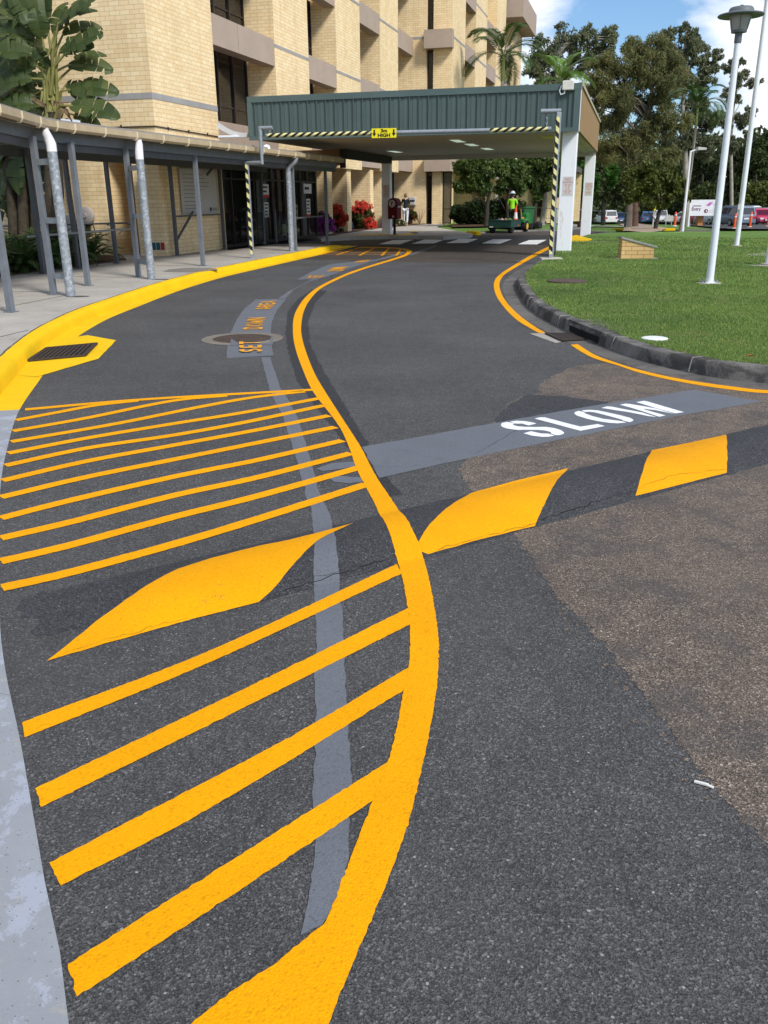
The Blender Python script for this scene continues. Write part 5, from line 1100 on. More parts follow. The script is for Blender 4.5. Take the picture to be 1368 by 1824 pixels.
wb = thing('wall_phone_box', 'pale grey rounded dispenser box on the brick wall beside the woman', 'box', L(.05, W0-.1, 1.2)); m = MB(); lbox(m, -.22, W0-.30, 1.16, .22, W0-.001, 1.66); m.build('housing', m_signg, wb, bevel=.07); m = MB(); lbox(m, -.10, W0-.312, 1.38, .17, W0-.301, 1.48); m.build('opening', m_blk, wb)
# ------------------------------------------------------------------ people
def skin(name, verts, edges, mat_, parent, T, sub=2):
    me = bpy.data.meshes.new(name); me.from_pydata([v[:3] for v in verts], edges, []); o = bpy.data.objects.new(name, me); COL.objects.link(o)
    bm = bmesh.new(); bm.from_mesh(me); ly = bm.verts.layers.skin.verify(); bm.verts.ensure_lookup_table()
    for v, src in zip(bm.verts, verts): v[ly].radius = (src[3], src[4] if len(src) > 4 else src[3]); v[ly].use_root = False
    bm.verts[0][ly].use_root = True; bm.to_mesh(me); bm.free()
    o.modifiers.new('Skin', 'SKIN').use_smooth_shade = True; s = o.modifiers.new('Sub', 'SUBSURF'); s.levels = s.render_levels = sub
    dg = bpy.context.evaluated_depsgraph_get(); m2 = bpy.data.meshes.new_from_object(o.evaluated_get(dg)); bpy.data.objects.remove(o); m2.name = name
    m2.materials.clear(); m2.transform(T); return link(name, m2, mat_, parent)
def chain_e(*ch):
    e = []
    for c in ch: e += list(zip(c[:-1], c[1:]))
    return e
def person(label, base, yaw, ht, skincol, haircol, top, legs, shoe, armL, armR, stride=.06, hat=None, longhair=False):
    s = ht/1.75; p = thing('person', label, 'person', base); T = Matrix.Translation(base) @ Matrix.Rotation(yaw, 4, 'Z') @ Matrix.Scale(s, 4)
    msk = M('skin_tone', skincol, .6, .05)
    J = [(0, 0, .95, .09, .075), (0, .0, 1.12, .085, .07), (0, .0, 1.32, .105, .075), (0, -.01, 1.45, .075, .065), (0, .0, 1.52, .048, .05), (0, .01, 1.60, .072, .082), (0, .005, 1.70, .062, .075)]
    E = chain_e((0, 1, 2, 3, 4, 5, 6)); ext = {}
    for side, arm in ((-1, armL), (1, armR)):
        i = len(J); J += [(side*.17, 0, 1.40, .055, .055), (side*arm[0][0], arm[0][1], arm[0][2], .042, .042), (side*arm[1][0], arm[1][1], arm[1][2], .028, .028)]; E += chain_e((2, i, i+1, i+2))
        w, e_ = Vector(J[i+2][:3]), Vector(J[i+1][:3]); dr = (w-e_).normalized(); sd = dr.cross(Vector((0, 0, 1)) if abs(dr.z) < .8 else Vector((0, 1, 0))).normalized()
        pi_ = len(J); pc = w+dr*.06; J.append((*pc, .036, .018)); E.append((i+2, pi_))
        for f in range(4):
            k0 = len(J); off = sd*(f-1.5)*.019; ln = (.06, .075, .07, .055)[f]; cu = dr.cross(sd)*.02
            J += [(*(pc+off+dr*.04), .009), (*(pc+off+dr*(.04+ln*.55)+cu*.5), .0085), (*(pc+off+dr*(.04+ln)+cu*1.4), .007)]; E += [(pi_, k0), (k0, k0+1), (k0+1, k0+2)]
        k0 = len(J); J += [(*(w+dr*.045-sd*.035), .011), (*(w+dr*.085-sd*.05), .009)]; E += [(pi_, k0), (k0, k0+1)]
    for side, fwd in ((-1, stride), (1, -stride)):
        i = len(J); J += [(side*.095, 0, .88, .09, .095), (side*.09, fwd*.6+.015, .48, .058, .062), (side*.085, fwd, .09, .038, .042), (side*.09, fwd+.10, .035, .04, .03)]; E += chain_e((0, i, i+1, i+2, i+3))
    skin('body', J, E, msk, p, T, 1)
    # face features on the front of the head
    m = MB(); m.tube([T @ Vector((0, .085, 1.63)), T @ Vector((0, .108, 1.60)), T @ Vector((0, .09, 1.585))], [.008, .014, .012], 6)
    for sd in (-1, 1): m.lathe(T @ Vector((sd*.075, .01, 1.60)), [(.018, -.03), (.026, 0), (.015, .03)], 8)
    m.build('face', msk, p, smooth=True); m = MB()
    for sd in (-1, 1): m.lathe(T @ Vector((sd*.03, .088, 1.635)), [(.01, 0), (.004, .008)], 8, axis=T.to_3x3() @ Vector((0, 1, 0)))
    m.build('eye', m_blk, p); m = MB(); m.bar(T @ Vector((-.025, .093, 1.555)), T @ Vector((.025, .093, 1.555)), .008); m.build('mouth', m_red, p)
    hr_ = [(0, -.012, 1.62, .075, .082), (0, -.005, 1.70, .07, .08), (0, -.03, 1.55, .05, .04)]
    if longhair: hr_ += [(0, -.06, 1.47, .03, .025)]
    skin('hair', hr_, [(0, 1), (0, 2)]+([(2, 3)] if longhair else []), M('hair_%.2f' % haircol[0], haircol, .6, .2, 30), p, T, 1)
    tv = [(0, .0, .84, .15, .13), (0, 0, .98, .148, .122), (0, 0, 1.12, .128, .104), (0, 0, 1.30, .152, .108), (0, -.008, 1.44, .088, .075)]; te = chain_e((0, 1, 2, 3, 4))
    for side, arm in ((-1, armL), (1, armR)):
        i = len(tv); a1 = Vector((side*.17, 0, 1.40)); a2 = Vector((side*arm[0][0], arm[0][1], arm[0][2])); tv += [(*a1, .066), (*a1.lerp(a2, .9), .054)]; te += [(3, i), (i, i+1)]
    skin('shirt', tv, te, top, p, T, 1)
    lv = [(0, 0, .93, .14, .118)]; le = []
    for side, fwd in ((-1, stride), (1, -stride)):
        i = len(lv); lv += [(side*.097, 0, .86, .10, .108), (side*.092, fwd*.6+.015, .48, .068, .072), (side*.087, fwd, .13, .05, .052)]; le += chain_e((0, i, i+1, i+2))
    skin('trousers', lv, le, legs, p, T, 1)
    for side, fwd in ((-1, stride), (1, -stride)):
        m = MB(); sv = [(side*.088, fwd-.05, .05, .045, .04), (side*.09, fwd+.04, .045, .048, .035), (side*.092, fwd+.14, .03, .04, .025)]; skin('shoe', sv, [(0, 1), (1, 2)], shoe, p, T, 1)
    return p, T
arm_dn = ((.24, -.03, 1.12), (.25, .06, .88)); arm_up = ((.24, .02, 1.12), (.22, .24, 1.18))
bw = G(722.5, 402.5, Z0, FL)
pw, Tw = person('woman with short hair in a dark top and white trousers seen from behind', bw, math.radians(-14), 1.72, (.45, .27, .19), (.16, .075, .03), M('top_dark', (.012, .018, .022), .85, .2, 12), M('trousers_white', (.66, .67, .72), .8, .06, 8), M('shoe_pink', (.55, .35, .32), .7), ((.23, .03, 1.13), (.16, .22, 1.05)), arm_up, .05)
skin('scarf', [(0, -.09, 1.46, .05, .03), (-.04, -.10, 1.40, .035, .02), (.03, -.105, 1.36, .03, .02)], [(0, 1), (0, 2)], M('scarf_cream', (.55, .48, .36), .9, .2, 30), pw, Tw, 1)
bm_ = at(911, 405, 47.3); bm_.z = .08
pm, Tm2 = person('worker in a bright lime hi-vis shirt and white hat behind the garden trailer', bm_, math.radians(-20), 1.74, (.40, .24, .17), (.02, .02, .025), M('hivis_lime', (.28, .70, .02), .7, .12, 14), M('trousers_black', (.012, .012, .015), .85), M('boot_black', (.02, .018, .016), .7), ((.26, .04, 1.14), (.2, .22, 1.02)), ((.26, .04, 1.14), (.2, .22, 1.02)), .04)
m = MB(); m.lathe(Tm2 @ Vector((0, 0, 1.69)), [(.17, 0), (.175, .012), (.11, .03), (.095, .10), (.03, .125)], 18); m.build('hat', M('hat_white', (.55, .58, .62), .9, .15, 20), pm, smooth=True)
# ------------------------------------------------------------------ ride-on mower and trailer
tyre = M('tyre', (.018, .017, .016), .85, .2, 20); m_mgr = M('mower_green', (.022, .16, .035), .35, .08, 3, 0, .5); m_tgr = M('trailer_green', (.014, .048, .038), .5, .12, 4); m_myel = M('rim_yellow', (.60, .38, .02), .45); m_mblk = M('plastic_black', (.015, .015, .016), .6, .15, 10)
hd = math.radians(90-28); hv = Vector((math.cos(hd), math.sin(hd), 0)); c0 = G(889, 416, 0, FL)
def wheel(parent, c, r, w, rim, yaw_dir, hubr=.55):
    m = MB(); pr = [(r*.6, -w/2), (r*.93, -w/2), (r, -w*.32), (r, w*.32), (r*.93, w/2), (r*.6, w/2)]; m.lathe(c, pr, 24, axis=yaw_dir); wh = m.build('wheel', tyre, parent, smooth=True)
    m = MB(); m.lathe(c, [(r*hubr, -w*.505), (r*hubr, w*.505)], 20, axis=yaw_dir); m.lathe(c, [(r*.16, -w*.54), (r*.16, w*.54)], 10, axis=yaw_dir); m.build('rim', rim, wh); return wh
rt_ = Vector((hv.y, -hv.x, 0))
def LM(o): return lambda x, y, z: o+hv*x-rt_*y+Vector((0, 0, z))
T0 = c0; tr = thing('garden_trailer', 'dark green garden trailer hitched behind the ride-on mower', 'trailer', c0+hv*.7); B = LM(T0)
def gb(m, *a): m.box(*a, T=B)
m = MB(); gb(m, 0, -.56, .26, .04, .56, .58); gb(m, 1.36, -.56, .26, 1.40, .56, .58); gb(m, .04, -.56, .26, 1.36, -.52, .58); gb(m, .04, .52, .26, 1.36, .56, .58); gb(m, .04, -.52, .26, 1.36, .52, .30); tray = m.build('tray', m_tgr, tr, bevel=.008)
m = MB(); gb(m, -.015, -.58, .56, .05, .58, .60); gb(m, 1.35, -.58, .56, 1.41, .58, .60); gb(m, -.01, -.585, .56, 1.41, -.53, .595); gb(m, -.01, .53, .56, 1.41, .585, .595); m.build('rim_rail', m_tgr, tray)
m = MB(); gb(m, .1, -.6, .18, .18, .6, .25); gb(m, .0, -.04, .2, 1.95, .04, .255); m.build('chassis', m_mblk, tr)
m = MB(); gb(m, -.022, .30, .27, -.016, .48, .31); m.build('plate', m_sign, tr)
for y in (-.46, .46): wheel(tr, B(.32, y, .225), .225, .17, m_mblk, rt_)
for k_, (x, y, c, s) in enumerate(((.45, .05, (.32, .22, .2), .13), (.55, -.1, (.20, .14, .12), .11), (.5, .22, (.06, .07, .08), .1), (.8, -.2, (.07, .12, .03), .15))):
    m = MB(); c_ = B(x, y, .42); m.lathe(c_, [(s*.3, -.15), (s, -.08), (s*1.05, .1), (s*.7, .2), (s*.2, .25)], 7); o = m.build('rubbish_bag', M('bag_%d' % k_, c, .8, .3, 12), None, origin=B(x, y, .3)); setp(o, ('crumpled brownish bag in the garden trailer left of the cone', 'small dark brown bag in the middle of the garden trailer', 'small dark grey bag at the left of the garden trailer', 'heap of green clippings in the front of the garden trailer')[k_], 'bag' if k_ < 3 else 'clippings')
# cone
cb = B(1.05, -.40, .30); cb.z = .31; cn = thing('traffic_cone', 'orange and white traffic cone standing in the garden trailer', 'traffic cone', cb)
m_or2 = M('cone_orange', (.80, .10, .02), .5, .06); zt = topz(cb, 907, 366)-.31; zt = min(max(zt, .75), .95)
m = MB(); m.box(cb.x-.16, cb.y-.16, .31, cb.x+.16, cb.y+.16, .35); m.build('base', m_or2, cn, bevel=.01)
r_ = lambda h: .13-.105*h/zt
m = MB(); m.lathe(cb, [(r_(.03), .03), (r_(zt*.5), zt*.5), (r_(zt*.98), zt), (.01, zt+.005)], 20); m.build('cone', m_or2, cn, smooth=True); m = MB(); m.lathe(cb, [(r_(zt*.36)+.004, zt*.36), (r_(zt*.66)+.004, zt*.66)], 20); m.build('white_band', m_sign, cn, smooth=True)
mo = thing('ride_on_mower', 'green ride-on lawn mower with yellow wheel rims and black seat', 'lawn mower', c0+hv*3.1); B = LM(c0+hv*2.65)
m = MB(); gb(m, -.45, -.34, .42, .25, .34, .56); gb(m, -.48, .26, .40, .12, .46, .60); gb(m, -.48, -.46, .40, .12, -.26, .60); m.build('rear_body', m_mgr, mo, bevel=.05)
m = MB(); pr = [(.52, .30), (1.48, .30), (1.52, .55), (1.42, .74), (.95, .84), (.52, .86)]; m.prism([B(x, -.25, z) for x, z in pr], (0, 0, 0), B(0, .25, 0)-B(0, -.25, 0)); m.build('hood', m_mgr, mo, bevel=.06)
m = MB(); gb(m, 1.49, -.2, .45, 1.535, .2, .6); m.build('headlight', m_sign, mo); m = MB(); gb(m, .2, -.42, .26, .62, .42, .30); gb(m, -.35, -.2, .25, 1.45, .2, .36); m.build('foot_deck', m_mblk, mo)
m = MB(); gb(m, -.36, -.23, .60, .10, .23, .70); m.prism([B(x, -.22, z) for x, z in ((-.36, .68), (-.24, .68), (-.36, 1.06), (-.46, 1.05))], (0, 0, 0), B(0, .22, 0)-B(0, -.22, 0)); se = m.build('seat', m_mblk, mo, bevel=.03)
m = MB(); gb(m, -.30, -.236, .605, .10, -.228, .66); m.prism([B(x, -.232, z) for x, z in ((-.30, .66), (-.25, .70), (-.37, 1.05), (-.42, 1.03))], (0, 0, 0), B(0, .012, 0)-B(0, 0, 0)); m.build('seat_trim', m_myel, se)
m = MB(); a_, b_ = B(.62, 0, .82), B(.42, 0, 1.0); m.tube([a_, b_], .022, 8); ax = (b_-a_).normalized(); x_ = ax.orthogonal().normalized(); y_ = ax.cross(x_)
m.tube([b_+(x_*math.cos(t)+y_*math.sin(t))*.19 for t in np.linspace(0, 2*PI, 19)], .016, 7, cap=False); m.bar(b_-x_*.18, b_+x_*.18, .02); m.build('steering_wheel', m_mblk, mo)
for y in (-.40, .40): wheel(mo, B(-.18, y, .255), .255, .24, m_myel, rt_, .58)
for y in (-.38, .38): wheel(mo, B(1.12, y, .19), .19, .15, m_myel, rt_, .5)
m = MB(); gb(m, .18, -.62, .10, .98, .55, .24); m.build('mowing_deck', m_mblk, mo, bevel=.04)
m = MB(); gb(m, .35, -.95, .12, .85, -.63, .42); m.build('discharge_chute', m_mblk, mo, bevel=.06)
# wheelie bin
bb = at(940, 395, 45.5); bb.z = .08; wbn = thing('wheelie_bin', 'green wheelie bin standing on the grass behind the mower', 'bin', bb)
m = MB(); vs = []
for z, hx, hy in ((.06, .21, .24), (.98, .27, .33)): vs += [(bb.x+i*hx, bb.y+j*hy, bb.z+z) for i, j in ((-1, -1), (1, -1), (1, 1), (-1, 1))]
m.add(vs, [(3, 2, 1, 0), (4, 5, 6, 7), (0, 1, 5, 4), (1, 2, 6, 5), (2, 3, 7, 6), (3, 0, 4, 7)]); m_bin = M('bin_green', (.035, .135, .05), .5, .08); m.build('bin_body', m_bin, wbn, bevel=.02)
m = MB(); m.box(bb.x-.29, bb.y-.36, bb.z+.985, bb.x+.29, bb.y+.36, bb.z+1.05); m.tube([(bb.x-.25, bb.y+.40, bb.z+.97), (bb.x+.25, bb.y+.40, bb.z+.97)], .02, 8); m.build('lid', m_bin, wbn, bevel=.025)
for i in (-1, 1): m = MB(); m.lathe((bb.x+i*.24, bb.y+.22, bb.z+.1), [(.1, -.03), (.1, .03)], 14, axis=(1, 0, 0)); m.build('wheel', tyre, wbn)
# ------------------------------------------------------------------ cars
def car(label, base, yaw, body, Ln=4.2, Wd=1.75, Ht=1.5, kind='hatch', group='cars parked in the far car park'):
    t = thing('parked_car', label, 'car', base, yaw, group); R_ = Matrix.Translation(base) @ Matrix.Rotation(yaw, 4, 'Z'); h = Ln/2; w = Wd/2; bz = Ht*.58
    nose = {'hatch': .30, 'sedan': .36, 'suv': .30, 'ute': .3}[kind]
    cols = [(-h, .32, bz*.92, .86), (-h+.10, .24, bz*.99, .95), (-h*.5, .22, bz, 1.), (0, .22, bz, 1.), (h-Ln*nose*.9, .22, bz*.97, 1.), (h-.35, .22, bz*.82, .96), (h-.06, .25, bz*.70, .86), (h, .34, bz*.55, .76)]
    m = MB(); vs = []; n = 8
    for x, z0_, z1_, k_ in cols:
        ww = w*k_; vs += [(x, -ww*.94, z0_), (x, -ww, z0_+.12), (x, -ww, z1_-.14), (x, -ww*.93, z1_), (x, ww*.93, z1_), (x, ww, z1_-.14), (x, ww, z0_+.12), (x, ww*.94, z0_)]
    fs = [(i*n+k_, i*n+(k_+1) % n, (i+1)*n+(k_+1) % n, (i+1)*n+k_) for i in range(len(cols)-1) for k_ in range(n)]+[tuple(range(n)), tuple((len(cols)-1)*n+k_ for k_ in range(n))]
    m.add([R_ @ Vector(v) for v in vs], fs); m.build('body', body, t, smooth=True, bevel=.02)
    xr, xf = {'hatch': (-h+.06, h-Ln*.24), 'sedan': (-h+.55, h-Ln*.27), 'suv': (-h+.06, h-Ln*.25), 'ute': (-.35, h-Ln*.26)}[kind]; rr, rf = {'hatch': .30, 'sedan': .75, 'suv': .22, 'ute': .15}[kind], .75
    def gh(z, a): zt = bz-.02; f = (z-zt)/(Ht-zt); return xr+rr*f, xf-rf*f, w*(.93-.17*f)
    m = MB(); b0 = gh(bz-.02, 0); b1 = gh(Ht-.05, 0); b2 = gh(Ht, 0)
    def ring(z, q, s=1., ins=0.): x0, x1, y = q; return [(x0+ins, -y*s, z), (x1-ins, -y*s, z), (x1-ins, y*s, z), (x0+ins, y*s, z)]
    vs = ring(bz-.02, b0)+ring(Ht-.06, b1)+ring(Ht, b2, .92, .12); fs = [(j*4+i, j*4+(i+1) % 4, j*4+4+(i+1) % 4, j*4+4+i) for j in range(2) for i in range(4)]+[(8, 9, 10, 11)]
    m.add([R_ @ Vector(v) for v in vs], fs); m.build('cabin', body, t, bevel=.03)
    def win(pts): m = MB(); m.quad(*[R_ @ Vector(p) for p in pts]); m.build('window', m_glass, t)
    za, zb2 = bz+.03, Ht-.12; A, Bq = gh(za, 0), gh(zb2, 0); e = .012
    win([(A[1]+e, -A[2]*.90, za), (A[1]+e, A[2]*.90, za), (Bq[1]+e, Bq[2]*.90, zb2), (Bq[1]+e, -Bq[2]*.90, zb2)])
    win([(A[0]-e, -A[2]*.88, za), (A[0]-e, A[2]*.88, za), (Bq[0]-e, Bq[2]*.88, zb2), (Bq[0]-e, -Bq[2]*.88, zb2)])
    for sd in (-1, 1):
        mid = (A[0]+A[1])/2-.05
        for x0, x1, x2, x3 in ((A[0]+.12, mid-.05, mid-.05, Bq[0]+.10), (mid+.05, A[1]-.15, Bq[1]-.10, mid+.05)): win([(x0, sd*(A[2]+e), za), (x1, sd*(A[2]+e), za), (x2, sd*(Bq[2]+e), zb2), (x3, sd*(Bq[2]+e), zb2)])
        for x in (-h*.60, h*.62):
            wheel(t, R_ @ Vector((x, sd*(w-.09), .31)), .31, .2, M('alloy', (.35, .36, .38), .35, .05, 2, .6), R_.to_3x3() @ Vector((0, 1, 0)), .62)
        m = MB(); m.box(h-.16, sd*w*.62-.16, bz*.58, h+.0, sd*w*.62+.16, bz*.74, T=R_); m.build('headlight', M('headlight', (.62, .64, .66), .2, .03, 2, 0, .6), t, bevel=.02)
        m = MB(); m.box(-h-.012, sd*w*.74-.13, bz*.66, -h+.12, sd*w*.74+.13, bz*.90, T=R_); m.build('tail_light', M('tail_red', (.45, .01, .012), .3), t, bevel=.02)
        m = MB(); m.box(A[1]-.45, sd*(w+.10)-.08, bz+.0, A[1]-.28, sd*(w+.10)+.08, bz+.13, T=R_); m.build('mirror', body, t, bevel=.02)
    m = MB(); m.box(-h*.86, -w*.9, .16, h*.9, w*.9, .30, T=R_); m.build('underside', m_blk, t)
    m = MB(); m.box(h-.06, -w*.45, .36, h+.015, w*.45, .52, T=R_); m.build('grille', m_blk, t); m = MB(); m.box(h+.012, -.2, .42, h+.022, .2, .52, T=R_); m.box(-h-.016, -.2, bz*.62, -h-.004, .2, bz*.75, T=R_); m.build('number_plate', m_sign, t)
    if kind == 'suv': 
        for sd in (-1, 1): m = MB(); m.tube([R_ @ Vector((b1[0]+.2, sd*b1[2]*.86, Ht+.04)), R_ @ Vector((b1[1]-.2, sd*b1[2]*.86, Ht+.04))], .02, 6); m.build('roof_rail', m_galv, t)
    return t
def cpaint(n, c): return M('car_paint_'+n, c, .28, .03, 2, 0, .6)
def cpos(px, Y):
    d = ray(px, 400); x = d[0]*Y/d[1]; return Vector((x, Y, terr(x, Y)+.19))
R90 = PI/2
car('pink hatchback facing the camera at the right end of the car park', cpos(1353, 90), -R90-.05, cpaint('pink', (.50, .03, .10)), 3.8, 1.7, 1.5, 'hatch')
car('metallic blue grey wagon seen from behind just right of the lamp post', cpos(1303, 76), R90+.12, cpaint('bluegrey', (.12, .17, .24)), 4.6, 1.85, 1.6, 'suv')
car('white four wheel drive parked behind the pink hatchback', cpos(1337, 100), -R90+.5, cpaint('white', (.66, .66, .66)), 4.7, 1.85, 1.85, 'suv')
car('white sedan parked side on below the left of the Entry sign', cpos(1218, 110), PI-.8, cpaint('white', (.66, .66, .66)), 4.5, 1.75, 1.42, 'sedan')
car('bright red hatchback half hidden behind the left sign post', cpos(1237, 99), R90+.25, cpaint('red', (.42, .015, .015)), 3.9, 1.7, 1.5, 'hatch')
car('dark maroon car in shade behind the brick letterbox pier', cpos(1253, 101), R90, cpaint('maroon', (.13, .01, .012)), 4.1, 1.75, 1.5, 'hatch')
car('silver white hatchback with red tail lights below the Entry sign', cpos(1264, 92), R90+.2, cpaint('silver', (.55, .56, .57)), 3.9, 1.7, 1.5, 'hatch')
car('white car cut off by the extreme right edge of the photo', cpos(1376, 98), -R90, cpaint('white', (.66, .66, .66)), 4.3, 1.8, 1.6, 'suv')
car('white van seen over the verge just right of the far white pillar', cpos(1078, 123), R90+.1, cpaint('white', (.66, .66, .66)), 4.6, 1.8, 1.75, 'suv')
car('dark blue car beside the white van under the trees', cpos(1099, 124), -R90, cpaint('navy', (.03, .07, .16)), 4.2, 1.75, 1.5, 'hatch')
car('blue car parked alone left of the round dark tree', cpos(1151, 123), R90-.2, cpaint('blue', (.05, .13, .27)), 4.0, 1.75, 1.55, 'hatch')
car('white wagon parked behind the trunk of the round tree', cpos(1176, 120), -R90-.3, cpaint('white', (.66, .66, .66)), 4.5, 1.8, 1.7, 'suv')
b = vpole(1191, 397); ts = thing('trailer_sign', 'small grey panel on two legs in the grass left of the white sedan', 'sign', b); sc = mpp(b)
m = MB(); m.box(b.x-7*sc, b.y-.04, b.z+.45, b.x+7*sc, b.y+.04, b.z+.95); m.build('panel', m_signg, ts)
for i in (-5, 5): m = MB(); m.box(b.x+i*sc-.04, b.y-.03, b.z-.05, b.x+i*sc+.04, b.y+.03, b.z+.45); m.build('leg', m_galv, ts)
b = vpole(1245, 401.5); bpier = thing('brick_pier', 'small orange and cream brick pier under the Entry sign', 'pier', b); sc = mpp(b); m = MB(); m.box(b.x-4.6*sc, b.y-.3, b.z-.1, b.x+4.6*sc, b.y+.3, b.z+17*sc); m.build('brickwork', brick('pier_brick', (.42, .17, .06), (.50, .30, .15), (.42, .33, .2), .6, .22), bpier)
m = MB(); m.box(b.x-5*sc, b.y-.34, b.z+17*sc, b.x+5*sc, b.y+.34, b.z+18.5*sc); m.build('cap', m_conc, bpier)
def bollard(label, px, py, ty):
    b = vpole(px, py); zt = topz(b, px+2, ty); t = thing('bollard', label, 'bollard', b, group='orange bollards by the car park'); r = 2.1*mpp(b); h_ = zt-b.z
    m = MB(); m.lathe(b, [(r, 0), (r*.95, h_*.9), (r*.5, h_)], 12); m.build('tube', m_or2, t, smooth=True); m = MB(); m.lathe(b, [(r*1.04, h_*.74), (r*1.04, h_*.84)], 12); m.lathe(b, [(r*2.2, 0), (r*2.2, .04), (r*1.1, .08)], 12); m.build('band', m_sign, t)
bollard('orange bollard on the yellow kerb island right of the lamp post', 1307.5, 408, 380); bollard('orange bollard beside the pink hatchback', 1335.5, 405.5, 377)
bollard('thin orange bollard left of the white sedan', 1202.5, 395, 377.5); bollard('orange bollard at the extreme right edge of the car park', 1367, 404, 382)
for lab, pts in (('yellow kerb island holding the orange bollards, upper strip', [(1296, 404), (1341, 406.4)]), ('yellow kerb island nearest the lawn, lower strip', [(1306, 409.3), (1345, 408.3)]), ('yellow kerb island at the right edge beyond the lawn', [(1361, 407.6), (1400, 407.6)])):
    kerbblock(lab, pts, .15, .45, 'kerb_island')
b = vpole(1163.5, 393.5); tt = thing('marker_post', 'thin yellow topped marker post beside the dirt path', 'post', b); m = MB(); m.box(b.x-.05, b.y-.05, b.z, b.x+.05, b.y+.05, b.z+1.8); m.build('stake', m_signg, tt); m = MB(); m.box(b.x-.12, b.y-.07, b.z+1.4, b.x+.12, b.y+.07, b.z+1.75); m.build('marker_top', yel_s, tt)
# ------------------------------------------------------------------ vegetation
m_bark = concrete('bark', (.15, .125, .10), .35, .3, (.07, .055, .045), .5)
m_barkr = concrete('bark_red', (.13, .075, .055), .35, .3, (.05, .035, .03), .5)
m_barkd = concrete('bark_dark', (.05, .042, .034), .35, .3)
m_barkp = concrete('bark_pale', (.33, .30, .25), .25, .25, (.18, .16, .13), .55)
lf_gum = leafmat('leaves_gum', [(.09, .118, .06), (.13, .16, .082), (.175, .20, .105), (.22, .235, .145), (.30, .29, .20)], .5, .3, .16, .45)
lf_she = leafmat('leaves_sheoak', [(.115, .14, .055), (.155, .18, .072), (.20, .215, .09), (.25, .25, .115), (.30, .25, .125)], .7, .2, .14, .5)
lf_shade = leafmat('leaves_shade', [(.045, .08, .022), (.075, .118, .03), (.11, .158, .042), (.16, .20, .058)], .45, .35, .3, .3)
lf_round = leafmat('leaves_round', [(.065, .09, .02), (.095, .125, .027), (.135, .165, .036), (.18, .19, .05)], .5, .3, .3)
lf_big = leafmat('leaves_bright', [(.025, .075, .012), (.045, .115, .018), (.07, .16, .028)], .4, .35, .3)
lf_dark = leafmat('leaves_dark', [(.042, .06, .028), (.062, .082, .036), (.085, .105, .045), (.115, .13, .058)], .7, .15, .08)
lf_mid = leafmat('leaves_mid', [(.04, .062, .02), (.06, .085, .027), (.085, .11, .036), (.12, .14, .05)], .6, .2, .15)
lf_hedge = leafmat('leaves_hedge', [(.016, .034, .009), (.026, .05, .013), (.042, .07, .02)], .5, .3, .7)
lf_palm = leafmat('fronds', [(.03, .07, .015), (.05, .10, .022), (.08, .14, .032)], .4, .4, .5)
lf_palmb = leafmat('fronds_bright', [(.07, .16, .02), (.11, .22, .03), (.16, .28, .045)], .4, .35, .5)
lf_fern = leafmat('fern_fronds', [(.025, .06, .014), (.04, .085, .02), (.06, .115, .03)], .5, .3, 1.)
def blobs(px, Y, dz=.55, sub=14, srad=.42, jitter=.85):
    """photo ellipses (x, y, r) -> many small 3-D clumps round that depth"""
    C = []; Rr_ = []
    for x, y, r in px:
        c = at(x, y, Y); R = r*mpp(c); k_ = max(4, int(sub))
        for _ in range(k_):
            d = rng.normal(size=3); d /= np.linalg.norm(d); d *= R*jitter*rng.random()**.45; d[1] *= dz/.55
            C.append((c.x+d[0], c.y+d[1], c.z+d[2]*.9)); Rr_.append(R*srad*rng.uniform(.6, 1.15))
    return np.array(C), np.array(Rr_)
def limbs(m, base, trunk, C, r0, nl=14, droop=.1):
    """trunk polyline from base then limbs out to some of the clumps"""
    T_ = [Vector(base)]+[Vector(t) for t in trunk]; n = len(T_); m.tube(T_, [r0*(1-.68*i/(n-1)) for i in range(n)], 10)
    idx = rng.choice(len(C), min(nl, len(C)), replace=False)
    for i in idx:
        e = Vector(C[i]); j = min(range(1, n), key=lambda q: (T_[q]-e).length+.5*max(0, T_[q].z-e.z)); a = T_[j].lerp(T_[j-1], random.uniform(.0, .6))
        mid = a.lerp(e, .5)+Vector((random.uniform(-.3, .3), random.uniform(-.3, .3), .12*(e-a).length)); r = r0*.30*random.uniform(.6, 1.1); m.tube([a, mid, e], [r, r*.62, r*.2], 6, cap=False)
def tree(name, label, base, trunkpx, crown, Y, lmat, bmat, r0, nleaf, ll, lw, group=None, droop=.2, dz=.55, sub=14, srad=.42, nl=16, shell=.35, cat='tree', jitter=.85):
    t = thing(name, label, cat, base, 0, group); C, R = blobs(crown, Y, dz, sub, srad, jitter)
    m = MB(); limbs(m, Vector(base)-Vector((0, 0, .2)), [at(x, y, Y+dy) for x, y, dy in trunkpx], C, r0, nl); m.build('trunk', bmat, t, smooth=True)
    quads_obj('crown', leaves(C, R, nleaf, ll, lw, droop, shell), lmat, t); return t
def gp_(px, Y): p = at(px, 390, Y); return Vector((p.x, Y, terr(p.x, Y)+.1))
